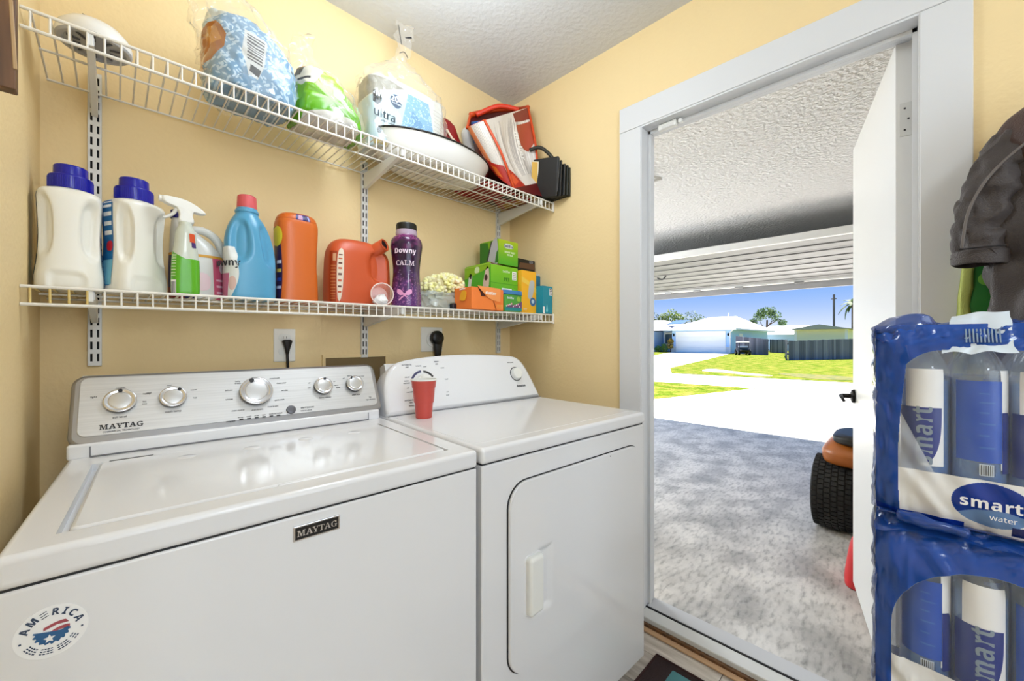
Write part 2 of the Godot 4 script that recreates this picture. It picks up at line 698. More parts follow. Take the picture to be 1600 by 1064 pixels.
func room():
	var W: Material = M.wall
	struct("wall_back", join([bx(-0.25, 1.67, -0.1, 2.56, -1.72, -1.586)]), W)
	struct("wall_left", join([bx(-0.25, -0.135, -0.1, 2.56, -1.6, -0.3), bx(-1.5, -0.135, -0.1, 2.56, -0.42, -0.3), bx(-1.6, -1.5, -0.1, 2.56, -0.42, 2.0)]), W)
	struct("wall_front", join([bx(-1.6, 1.67, -0.1, 2.56, 1.9, 2.02)]), W)
	struct("wall_right", join([bx(1.57, 1.665, -0.1, 2.56, -1.6, -0.806), bx(1.57, 1.665, -0.1, 2.56, 0.03, 2.0), bx(1.57, 1.665, 2.066, 2.56, -0.806, 0.03)]), W)
	struct("ceiling", join([bx(-1.6, 1.67, 2.466, 2.58, -1.7, 2.02)]), M.ceiling)
	var floor_base = struct("floor", join([bx(-1.6, 1.66, -0.1, -0.004, -1.7, 2.02)]), flat_mat(Color(0.25, 0.22, 0.2), 0.8))
	var tones = []
	for k in 4:
		var v = [0.90, 0.84, 0.94, 0.87][k]
		var m = tri_mat(Color(v, v * 0.965, v * 0.92), 0.45, noise_tex(0.012, false, 1.0, ramp([[0.0, Color(0.72, 0.69, 0.66)], [1.0, Color(1, 1, 1)]]), 256, 40 + k, 4), null, 3.0) if k < 2 else null
		if m: m.uv1_scale = Vector3(9, 9, 0.9)
		tones.append(m if m else tones[k - 2])
	var plank := rbox(Vector3(0.148, 0.008, 1.198), 0.002, 1)
	for i in 21:
		for j in 4:
			var zc = -1.2 + j * 1.2 + (i % 3) * 0.37 - 0.6
			if zc > 1.6: continue
			var x = -1.52 + 0.15 * i
			if x < -0.3 and zc < 0.2: continue
			part("plank", plank, tones[(i * 7 + j * 3) % 4], floor_base, Vector3(x, -0.004, zc))
	# casing, jamb and threshold of the doorway
	var T: Material = M.trim
	struct("trim_1", rbox(Vector3(0.018, 2.055, 0.098), 0.003), T, Vector3(1.561, 1.0275, -0.844))
	struct("trim_2", rbox(Vector3(0.018, 2.055, 0.096), 0.003), T, Vector3(1.561, 1.0275, 0.0665))
	struct("trim_3", rbox(Vector3(0.018, 0.104, 1.008), 0.003), T, Vector3(1.561, 2.108, -0.389))
	var jamb = struct("trim_4", join([bx(1.556, 1.672, 0.0, 2.066, -0.808, -0.792), bx(1.556, 1.672, 0.0, 2.066, 0.016, 0.034), bx(1.556, 1.672, 2.05, 2.066, -0.792, 0.016)]), T)
	part("door_stop", join([bx(1.612, 1.63, 0.04, 2.05, -0.792, -0.780), bx(1.612, 1.63, 2.038, 2.05, -0.79, 0.015), bx(1.612, 1.63, 0.04, 2.05, 0.004, 0.016)]), T, jamb)
	part("weather_strip", join([bx(1.630, 1.636, 0.04, 2.05, -0.792, -0.783), bx(1.630, 1.636, 2.041, 2.05, -0.79, 0.015)]), flat_mat(Color(0.55, 0.55, 0.56), 0.7), jamb)
	var thr = struct("trim_5", rbox(Vector3(0.062, 0.036, 0.80), 0.004), flat_mat(Color(0.87, 0.87, 0.86), 0.4), Vector3(1.559, 0.018, -0.39))
	part("sill", rbox(Vector3(0.075, 0.1, 0.80), 0.006), flat_mat(Color(0.80, 0.80, 0.81), 0.3), thr, Vector3(0.074, -0.028, 0))
	part("seal", rbox(Vector3(0.008, 0.03, 0.80), 0.002), M.gap, thr, Vector3(0.0335, 0.0065, 0))
	part("edge_strip", rbox(Vector3(0.014, 0.018, 0.80), 0.003), M.brown_wood, thr, Vector3(-0.036, -0.009, 0))
	part("edge_strip", rbox(Vector3(0.024, 0.008, 0.80), 0.003), tri_mat(Color(0.78, 0.63, 0.48), 0.5, null, null, 1.0), thr, Vector3(-0.055, -0.0135, 0))
	# the door, opened into the garage
	var d = Node3D.new()
	d.name = "door_1"
	d.set_meta("kind", "structure")
	d.position = Vector3(1.674, 0.03, 0.012)
	d.rotation.y = 0.199
	add_child(d)
	part("leaf", rbox(Vector3(0.80, 2.02, 0.044), 0.002), flat_mat(Color(0.90, 0.90, 0.895), 0.4), d, Vector3(0.40, 1.01, -0.022))
	for y in [0.2, 1.02, 1.79]:
		var hp = part("hinge_plate", rbox(Vector3(0.003, 0.10, 0.030), 0.001), flat_mat(Color(0.84, 0.84, 0.83), 0.45), d, Vector3(0.0, y, -0.020), Vector3.ZERO, "white painted hinge plate")
		for k in 3: part("screw", rbox(Vector3(0.002, 0.005, 0.005), 0.0009), M.ink, hp, Vector3(-0.002, -0.032 + 0.032 * k, 0.004 * (k % 2 * 2 - 1)))
	var dark = flat_mat(Color(0.10, 0.095, 0.09), 0.35, 0.6)
	var h = part("door_handle", tube([Vector3(0, 0, 0), Vector3(0, 0, -0.02), Vector3(0, 0, -0.045)], 0.011, 12), dark, d, Vector3(0.745, 0.875, -0.046), Vector3.ZERO, "dark lever handle")
	part("rosette", lathe([Vector2(0, 0), Vector2(0.032, 0), Vector2(0.03, 0.009), Vector2(0.018, 0.014), Vector2(0, 0.014)], 24), dark, h, Vector3.ZERO, Vector3(-PI / 2, 0, 0))
	part("lever", tube(arc([Vector3(0.004, 0, -0.045), Vector3(-0.03, 0.002, -0.052), Vector3(-0.08, -0.002, -0.052), Vector3(-0.105, -0.012, -0.048)], 5), 0.0085, 10, 0.006), dark, h)
	var sensor = solo("alarm_sensor", rbox(Vector3(0.022, 0.024, 0.075), 0.004), M.white, "small white alarm contact box under the top of the door frame", "sensor", Vector3(1.60, 2.037, -0.70))
	part("lid", rbox(Vector3(0.024, 0.012, 0.050), 0.002), flat_mat(Color(0.86, 0.86, 0.85), 0.4), sensor, Vector3(0, -0.004, 0.004))
	part("magnet", rbox(Vector3(0.016, 0.016, 0.014), 0.002), M.white, sensor, Vector3(0, 0.0, 0.052))


func garage():
	struct("garage_floor", join([bx(1.665, 7.4, -0.3, -0.09, -5.6, 1.3)]), M.concrete)
	struct("garage_ceiling", join([bx(1.665, 7.5, 2.45, 2.6, -5.7, 1.4)]), M.garage_ceiling)
	struct("garage_wall_left", join([bx(1.66, 7.45, -0.3, 2.6, -5.7, -5.6)]), M.garage_wall)
	struct("garage_wall_right", join([bx(1.66, 7.45, -0.3, 2.6, 1.3, 1.4)]), M.garage_wall)
	struct("garage_wall_back", join([bx(1.56, 1.665, -0.3, 2.6, -5.7, -1.6), bx(1.57, 1.665, -0.3, -0.05, -1.6, 1.4)]), M.garage_wall)
	struct("garage_wall_front", join([bx(7.3, 7.45, -0.3, 2.6, -5.7, -4.6), bx(7.3, 7.45, -0.3, 2.6, 0.5, 1.4), bx(7.3, 7.45, 2.08, 2.6, -4.7, 0.6)]), M.garage_wall)
	# the raised sectional door: four ribbed sections, tilted a little down towards the street
	var gd = Node3D.new()
	gd.name = "door_2"
	gd.set_meta("kind", "structure")
	gd.position = Vector3(4.87, 2.21, -2.05)
	gd.rotation.z = -0.060
	add_child(gd)
	var galv = tri_mat(Color(0.52, 0.525, 0.53), 0.5, noise_tex(0.02, false, 1.0, ramp([[0.0, Color(0.78, 0.78, 0.76)], [1.0, Color(1, 1, 1)]]), 256, 17, 4), null, 0.7)
	var white = flat_mat(Color(0.90, 0.90, 0.89), 0.5)
	for k in 4:
		var s = part("section", rbox(Vector3(0.578, 0.03, 4.9), 0.004), galv, gd, Vector3(0.29 + 0.582 * k, 0, 0))
		for j in 2: part("rib", rbox(Vector3(0.15, 0.014, 4.9), 0.006), galv, s, Vector3(-0.15 + 0.30 * j, -0.018, 0))
	part("top_strut", rbox(Vector3(0.05, 0.075, 4.9), 0.004), white, gd, Vector3(0.0, -0.01, 0), Vector3.ZERO, "pale strut along the upper edge")
	part("bottom_strut", rbox(Vector3(0.05, 0.045, 4.9), 0.006), white, gd, Vector3(2.27, -0.035, 0), Vector3.ZERO, "white strut near the lower edge")
	part("bottom_seal", rbox(Vector3(0.03, 0.16, 4.9), 0.01), flat_mat(Color(0.60, 0.60, 0.61), 0.6), gd, Vector3(2.34, -0.07, 0))
	for z in [-1.05, -0.55, 0.1, 0.9]: part("clip", rbox(Vector3(0.03, 0.03, 0.12), 0.006), flat_mat(Color(0.6, 0.6, 0.6), 0.4, 0.6), gd, Vector3(2.25, -0.062, z))
	part("lift_handle", tube(arc([Vector3(0, 0, 0.05), Vector3(0, -0.05, 0.0), Vector3(0, -0.02, -0.08)], 4), 0.01, 8), M.ink, gd, Vector3(0.9, -0.04, -0.55))
	for z in [-4.66, 0.56]:
		part("track", tube([Vector3(0, 0.03, 0), Vector3(2.42, 0.03, 0)], 0.02, 8), flat_mat(Color(0.55, 0.56, 0.57), 0.4, 0.7), gd, Vector3(0, 0, z + 2.05))
	var br = thing("ceiling_hanger", "small white metal hanger bracket under the garage ceiling", "bracket", Vector3(2.98, 2.45, -1.36))
	var wm = flat_mat(Color(0.78, 0.78, 0.78), 0.4)
	part("strut", tube([Vector3(-0.12, 0, -0.14), Vector3(0.0, -0.035, 0.0)], 0.008, 8), wm, br)
	part("foot", rbox(Vector3(0.02, 0.02, 0.22), 0.003), wm, br, Vector3(0, -0.045, -0.1))


func picket_fence(label, a: Vector3, b: Vector3, n: int, h0: float, h1: float):
	var t = thing("wooden_fence", label, "fence", a)
	var d := b - a
	var w := Vector2(d.x, d.z).length() / n
	var turn := -atan2(d.z, d.x)
	var tones := [flat_mat(Color(0.47, 0.46, 0.50), 0.9), flat_mat(Color(0.40, 0.395, 0.43), 0.9), flat_mat(Color(0.54, 0.53, 0.56), 0.9)]
	var board := rbox(Vector3(w * 0.93, 1.0, 0.03), 0.006, 1)
	for k in n:
		var f := (k + 0.5) / n
		var p = part("picket", board, tones[rng.randi() % 3], t, d * f + Vector3(0, lerpf(h0, h1, f) / 2 - 0.02, 0), Vector3(0, turn, rng.randf_range(-0.012, 0.012)))
		p.scale.y = lerpf(h0, h1, f) + rng.randf_range(-0.03, 0.03)
	for y in [0.3, 0.8]:
		part("rail", rbox(Vector3(Vector2(d.x, d.z).length(), 0.09, 0.05), 0.006, 1), tones[1], t, d * 0.5 + Vector3(0, lerpf(h0, h1, 0.5) * y, 0) + Vector3(sin(turn), 0, cos(turn)) * -0.045, Vector3(0, turn, 0))


func crown(parent, m: Material, blobs: Array, count: int, size: float):
	var mm := MultiMesh.new()
	mm.transform_format = MultiMesh.TRANSFORM_3D
	mm.mesh = poly(PackedVector2Array([Vector2(-0.5, -0.1), Vector2(0.0, -0.3), Vector2(0.5, -0.05), Vector2(0.42, 0.3), Vector2(-0.3, 0.35)]), 0.03)
	mm.instance_count = count
	for k in count:
		var b: Array = blobs[rng.randi() % blobs.size()]
		var d := Vector3(rng.randfn(), rng.randfn(), rng.randfn()).normalized() * pow(rng.randf(), 0.4)
		var s := size * rng.randf_range(0.6, 1.3)
		mm.set_instance_transform(k, Transform3D(Basis.from_euler(Vector3(rng.randf() * TAU, rng.randf() * TAU, rng.randf() * TAU)).scaled(Vector3.ONE * s), b[0] + d * b[1]))
	var o := MultiMeshInstance3D.new()
	o.name = "crown"
	o.multimesh = mm
	o.material_override = m
	o.set_meta("kind", "stuff")
	parent.add_child(o, true)


func gable_roof(x0, x1, z0, z1, y0, y1, along_x: bool, hip := 0.0) -> ArrayMesh:
	var st := SurfaceTool.new()
	st.begin(Mesh.PRIMITIVE_TRIANGLES)
	st.set_smooth_group(-1)
	var a := Vector3(x0, y0, z0)
	var b := Vector3(x1, y0, z0)
	var c := Vector3(x1, y0, z1)
	var d := Vector3(x0, y0, z1)
	var e: Vector3
	var f: Vector3
	if along_x:
		e = Vector3(x0 + hip, y1, (z0 + z1) / 2); f = Vector3(x1 - hip, y1, (z0 + z1) / 2)
		for q in [[a, e, d], [b, c, f], [a, b, f], [a, f, e], [d, e, f], [d, f, c], [a, c, b], [a, d, c]]:
			for p in q: st.add_vertex(p)
	else:
		e = Vector3((x0 + x1) / 2, y1, z0 + hip); f = Vector3((x0 + x1) / 2, y1, z1 - hip)
		for q in [[a, b, e], [c, d, f], [a, e, f], [a, f, d], [b, c, f], [b, f, e], [a, c, b], [a, d, c]]:
			for p in q: st.add_vertex(p)
	st.generate_normals()
	return st.commit()


func ground(called, pts: Array, top: float, m: Material):
	var P := PackedVector2Array()
	for p in pts: P.append(Vector2(p[0], -p[1]))
	struct(called, poly(P, 0.05), m, Vector3(0, top, 0), Vector3(-PI / 2, 0, 0))


func outside():
	struct("pavement", join([bx(7.4, 130, -0.4, -0.125, -90, 70)]), M.pavement)
	struct("driveway", join([bx(7.4, 11.75, -0.3, -0.10, -6.0, 3.0)]), M.pavement)
	ground("lawn", [[8.09, -3.9], [11.93, -2.88], [11.7, -5.63], [11.7, -30], [8.09, -30]], -0.095, M.grass)
	ground("lawn", [[15.44, -6.6], [18.3, -7.9], [29.5, -9.9], [41.4, -12.2], [43.0, -12.45], [110, -12.45], [110, 40], [15.8, 40], [15.85, -1.2]], -0.11, M.grass)
	ground("lawn", [[31.7, -15.2], [42.9, -18.4], [110, -18.4], [110, -70], [31.7, -70]], -0.11, M.grass)
	var sand = tri_mat(Color(0.86, 0.81, 0.72), 0.95, noise_tex(0.03, false, 1.0, ramp([[0.0, Color(0.85, 0.8, 0.75)], [1.0, Color(1, 1, 1)]]), 256, 51), null, 0.5)
	var edge = smooth_outline([Vector2(18.9, 6.3), Vector2(17.3, 6.1), Vector2(16.9, 5.0), Vector2(16.25, 4.0), Vector2(16.8, 3.5), Vector2(17.4, 4.5), Vector2(18.1, 5.2)], 5)
	struct("bare_patch", poly(edge, 0.02), sand, Vector3(0, -0.102, 0), Vector3(-PI / 2, 0, 0))
	struct("bare_patch", poly(smooth_outline([Vector2(18.2, 3.6), Vector2(16.6, 2.6), Vector2(16.4, 1.7), Vector2(17.2, 1.0), Vector2(18.4, 1.9)], 5), 0.02), tri_mat(Color(0.80, 0.74, 0.52), 0.95, M.grass.albedo_texture, null, 0.3), Vector3(0, -0.104, 0), Vector3(-PI / 2, 0, 0))
	# the house across the street
	var blue = flat_mat(Color(0.70, 0.84, 1.0), 0.8)
	var wht = flat_mat(Color(0.95, 0.95, 0.94), 0.6)
	var roofm = tri_mat(Color(0.86, 0.86, 0.87), 0.9, noise_tex(0.05, false, 1.0, ramp([[0.0, Color(0.85, 0.85, 0.85)], [1.0, Color(1, 1, 1)]]), 256, 61), null, 0.4)
	var h = thing("house", "pale blue house with a white double garage door across the street", "house", Vector3(43, -0.12, -15.4))
	part("wall", join([bx(0, 14, 0, 2.42, -2.94, 2.97)]), blue, h)
	part("wing_wall", join([bx(2.2, 14, 0, 2.42, -12, -2.9), bx(-0.3, 2.4, 0, 2.3, -12, -4.9)]), blue, h)
	for z in [-2.74, 2.725]: part("base_wall", box_mesh(Vector3(0.08, 0.62, 0.5)), flat_mat(Color(0.85, 0.85, 0.84), 0.8), h, Vector3(-0.04, 0.31, z))
	var g = part("garage_door", join([bx(-0.06, 0.02, 0.02, 2.24, -2.52, 2.46)]), wht, h)
	for k in 4: part("panel", rbox(Vector3(0.03, 0.53, 4.9), 0.01, 1), wht, g, Vector3(-0.07, 0.30 + 0.55 * k, -0.03))
	part("roof", join([[gable_roof(-0.6, 15.0, -3.6, 3.55, 2.42, 4.05, false, 2.2), Transform3D()], [gable_roof(-0.9, 13.5, -13, -3.0, 2.40, 3.9, false, 4.0), at3(0.7, 0, 0)]]), roofm, h)
	part("fascia", join([bx(-0.64, -0.56, 2.32, 2.48, -3.62, 3.57)]), wht, h)
	part("fascia", join([bx(-0.6, 15, 2.32, 2.48, 3.5, 3.58)]), wht, h)
	part("downspout", tube([Vector3(-0.5, 2.36, 3.3), Vector3(-0.12, 2.1, 2.88), Vector3(-0.10, 0.1, 2.88)], 0.06, 8), wht, h)
	part("solar_panel", rbox(Vector3(2.6, 0.06, 1.7), 0.02, 1), flat_mat(Color(0.30, 0.40, 0.55), 0.25), h, Vector3(3.6, 3.42, -3.75), Vector3(0, 0, 0.205))
	for z in [-2.72, 2.70]: part("wall_lamp", lathe([Vector2(0, 0), Vector2(0.07, 0.02), Vector2(0.1, 0.22), Vector2(0.03, 0.3), Vector2(0, 0.3)], 10), M.black, h, Vector3(-0.1, 1.72, z))
	var win = part("window_frame", join([bx(1.75, 2.22, 0.72, 2.2, -4.6, -3.4)]), wht, h)
	part("pane", rbox(Vector3(0.04, 1.1, 0.9), 0.01, 1), flat_mat(Color(0.25, 0.33, 0.38), 0.12), win, Vector3(1.74, 1.45, -4.0))
	part("side_window", join([bx(2.5, 3.6, 1.2, 2.0, 2.9, 3.0)]), wht, h)
	part("vent", tube([Vector3(4.4, 3.9, 1.4), Vector3(4.4, 4.3, 1.4)], 0.06, 8), wht, h)
	# garden plants at its garage
	var leafg = flat_mat(Color(0.42, 0.55, 0.20), 0.8)
	leafg.backlight_enabled = true
	leafg.backlight = Color(0.3, 0.4, 0.1)
	var b1 = thing("shrub", "leafy green shrub left of the white garage door", "shrub", Vector3(42.4, -0.1, -18.9))
	crown(b1, leafg, [[Vector3(0, 0.45, 0), 0.5], [Vector3(-0.2, 0.3, -0.6), 0.4]], 260, 0.2)
	part("stem", tube([Vector3(0, 0, 0), Vector3(0, 0.5, 0)], 0.05, 6), M.brown_wood, b1)
	var b2 = thing("shrub", "reddish green upright plant beside the white garage door", "shrub", Vector3(42.3, -0.1, -18.2))
	crown(b2, flat_mat(Color(0.62, 0.52, 0.22), 0.8), [[Vector3(0, 0.7, 0), 0.32], [Vector3(0, 1.2, 0), 0.3]], 200, 0.2)
	part("stem", tube([Vector3(0, 0, 0), Vector3(0, 1.0, 0)], 0.05, 6), M.brown_wood, b2)
	# fences
	picket_fence("grey board fence running from the pale blue house behind the cart", Vector3(42.8, -0.12, -12.0), Vector3(40.2, -0.12, -8.7), 14, 1.72, 1.42)
	picket_fence("short grey board fence seen in the gap between the two nearer fences", Vector3(50, -0.12, -10.7), Vector3(47.2, -0.12, -8.6), 14, 1.42, 1.40)
	picket_fence("long weathered grey board fence on the lawn, nearest the street", Vector3(30.8, -0.13, -5.55), Vector3(36.2, -0.1, -2.6), 34, 1.29, 1.42)
	picket_fence("weathered grey fence side running back from the near fence's corner", Vector3(39.5, -0.12, -7.35), Vector3(30.9, -0.12, -5.65), 26, 1.35, 1.29)
	# houses further back
	var cream = flat_mat(Color(0.93, 0.91, 0.77), 0.8)
	var y = thing("house", "cream gabled house behind the long grey fence", "house", Vector3(45, -0.12, -5.75))
	part("wall", join([bx(0, 7.5, 0, 2.3, -1.85, 1.9)]), cream, y)
	part("gable", poly(PackedVector2Array([Vector2(-1.9, 2.3), Vector2(1.9, 2.3), Vector2(0, 2.66)]), 0.06), cream, y, Vector3(-0.01, 0, 0), Vector3(0, -PI / 2, 0))
	part("roof", gable_roof(-0.5, 8.0, -2.3, 2.3, 2.28, 2.74, true), flat_mat(Color(0.62, 0.62, 0.56), 0.9), y)
	for z in [-1.81, 1.84]: part("corner_board", box_mesh(Vector3(0.09, 2.28, 0.19)), wht, y, Vector3(0, 1.14, z))
	var z2 = thing("house", "distant pale house with a wide white roof between the fences", "house", Vector3(60, -0.12, -10.6))
	part("wall", join([bx(0, 9, 0, 2.1, -4.5, 2.6)]), flat_mat(Color(0.78, 0.86, 0.90), 0.8), z2)
	part("roof", gable_roof(-0.6, 9.6, -5.0, 3.1, 2.05, 3.3, false, 2.0), roofm, z2)
	# trees, palm, pole
	var gl := func(c: Color) -> StandardMaterial3D:
		var m := StandardMaterial3D.new()
		m.albedo_color = c
		m.roughness = 0.8
		m.cull_mode = BaseMaterial3D.CULL_DISABLED
		m.backlight_enabled = true
		m.backlight = c * 0.9
		return m
	var bark = flat_mat(Color(0.36, 0.31, 0.27), 0.9)
	var t1 = thing("tree", "round topped green tree rising behind the blue house's right end", "tree", Vector3(70, -0.12, -15.4))
	part("trunk", tube([Vector3(0, 0, 0), Vector3(0.1, 2, 0), Vector3(0, 4.4, 0.1)], 0.28, 8, 0.1), bark, t1)
	for k in 5: part("branch", tube([Vector3(0.05, 2.6 + 0.2 * k, 0), Vector3(0, 3.5 + 0.2 * k, -1.3 + 0.65 * k), Vector3(0, 4.4, -1.9 + 0.95 * k)], 0.09, 6, 0.03), bark, t1)
	crown(t1, gl.call(Color(0.42, 0.52, 0.32)), [[Vector3(0, 5.4, 0), 1.0], [Vector3(0.2, 4.9, -1.2), 0.8], [Vector3(0, 4.9, 1.1), 0.85], [Vector3(0, 4.1, -1.8), 0.6], [Vector3(0, 3.9, 2.0), 0.6], [Vector3(0, 5.7, 0.6), 0.7], [Vector3(0, 5.5, -0.7), 0.7]], 1500, 0.24)
	var spots := [[-35.6, 5.6, 0.42, "dark leafed tree at the left edge of the sky, behind the blue house"], [-32.2, 6.1, 0.0, "yellow green tree behind the blue house's solar panel"], [-28.4, 5.7, 0.42, "thin grey green tree behind the blue house's roof ridge"]]
	for k in 3:
		var s = spots[k]
		var t = thing("tree", s[3], "tree", Vector3(75, -0.12, s[0]))
		part("trunk", tube([Vector3(0, 0, 0), Vector3(0.1, 3, 0), Vector3(0, 5.2, 0)], 0.25, 8, 0.1), bark, t)
		crown(t, gl.call([Color(0.36, 0.44, 0.30), Color(0.55, 0.60, 0.30), Color(0.55, 0.60, 0.50)][k]), [[Vector3(0, s[1], 0), 1.2], [Vector3(0, s[1] - 0.5, -1.4), 1.0], [Vector3(0, s[1] - 0.6, 1.4), 1.0], [Vector3(0, s[1] - 1.4, 0.3), 1.4]], [700, 900, 350][k], 0.28)
	var pm = thing("palm_tree", "tall palm tree at the right edge of the sky, over the cream house", "tree", Vector3(55, -0.12, -4.25))
	part("trunk", tube([Vector3(0, 0, 0), Vector3(0.15, 2.5, 0), Vector3(0, 5.2, 0)], 0.17, 8, 0.12), bark, pm)
	var frond := func(l: float) -> ArrayMesh:
		var P := PackedVector3Array()
		for j in 9:
			var f := float(j) / 8
			var w := 0.22 * sin(PI * (0.12 + 0.85 * f))
			for i in 3: P.append(Vector3(l * f, 0.35 * f - l * 0.75 * f * f - absf(i - 1) * 0.06, (i - 1) * w))
		return sheet(P, 2, 8, false, false)
	var pg = gl.call(Color(0.27, 0.34, 0.22))
	for k in 22: part("frond", frond.call(1.0 + 0.3 * (k % 3)), pg, pm, Vector3(0, 5.2, 0), Vector3(0, k * 2.4, 0.75 - 0.95 * (k % 4) / 2.0))
	var po = thing("utility_pole", "thin grey utility pole standing above the cream house", "pole", Vector3(60, -0.12, -6.35))
	part("pole", tube([Vector3(0, 0, 0), Vector3(0, 6.7, 0)], 0.12, 8), flat_mat(Color(0.40, 0.38, 0.38), 0.9), po)
	part("crossarm", rbox(Vector3(0.1, 0.1, 0.5), 0.02, 1), flat_mat(Color(0.40, 0.38, 0.38), 0.9), po, Vector3(0, 6.2, 0))
	# the small vehicle parked by the house
	var cart = thing("golf_cart", "dark open cart with a white top parked before the grey fence", "cart", Vector3(39.4, -0.11, -10.5), 0.5)
	part("body", loft(secs([[0.22, 0.9, 0.4, 4.0], [0.45, 1.0, 0.45, 4.0], [0.62, 0.8, 0.42, 4.0], [0.66, 0.5, 0.3, 3.0]]), 20, 3), M.black, cart)
	part("roof", loft(secs([[1.08, 0.55, 0.42, 4.0], [1.12, 0.65, 0.48, 4.0], [1.17, 0.5, 0.4, 3.0]]), 20, 3), wht, cart)
	for sx in [-0.55, 0.5]:
		for sz in [-0.36, 0.36]:
			part("post", tube([Vector3(sx * 0.8, 0.6, sz), Vector3(sx * 0.8, 1.1, sz)], 0.025, 6), M.black, cart)
			part("wheel", lathe([Vector2(0, -0.08), Vector2(0.2, -0.08), Vector2(0.24, -0.04), Vector2(0.24, 0.04), Vector2(0.2, 0.08), Vector2(0, 0.08)], 16), M.black, cart, Vector3(sx, 0.24, sz * 1.15), Vector3(PI / 2, 0, 0))
	part("seat", rbox(Vector3(0.45, 0.14, 0.7), 0.05), wht, cart, Vector3(-0.2, 0.72, 0))


# ------------------------------------------------------------------ the machines
func knob(parent, x, y, r, h, aim):
	var k = part("knob", lathe([Vector2(0, 0.004), Vector2(r * 0.97, 0.004), Vector2(r * 0.97, h * 0.55), Vector2(r * 0.92, h)], 36), M.knob_side, parent, Vector3(x, y, 0), Vector3(PI / 2, 0, 0))
	return [
		k,
		part("knob_ring", lathe([Vector2(r * 0.80, h * 0.9), Vector2(r, h * 0.9), Vector2(r * 0.99, h * 1.04), Vector2(r * 0.93, h * 1.12), Vector2(r * 0.80, h * 1.08), Vector2(r * 0.74, h * 0.98), Vector2(r * 0.66, h * 1.02)], 40), M.chrome, parent, Vector3(x, y, 0), Vector3(PI / 2, 0, 0), "bright knob rim"),
		part("knob_face", lathe([Vector2(0, h * 1.10), Vector2(r * 0.62, h * 1.10), Vector2(r * 0.67, h * 1.0), Vector2(r * 0.67, h * 0.8), Vector2(0, h * 0.8)], 36), M.knob_face, parent, Vector3(x, y, 0), Vector3(PI / 2, 0, 0)),
		part("pointer", lathe([Vector2(0, 0), Vector2(r * 0.14, 0), Vector2(r * 0.14, 0.002), Vector2(0, 0.002)], 12), M.ink, parent, Vector3(x + r * 0.82 * sin(aim), y + r * 0.82 * cos(aim), h * 1.08), Vector3(PI / 2, 0, 0)),
	]


func words(parent, list: Array, m: Material, z := 0.0012):   # [text, x, y, cap height, turn]
	var L := []
	for w in list: L.append([text(w[0], w[3], "Droid Sans", w.size() > 5), rot3(Vector3(0, 0, w[4] if w.size() > 4 else 0.0), Vector3(w[1], w[2], z))])
	return part("lettering", join(L), m, parent)


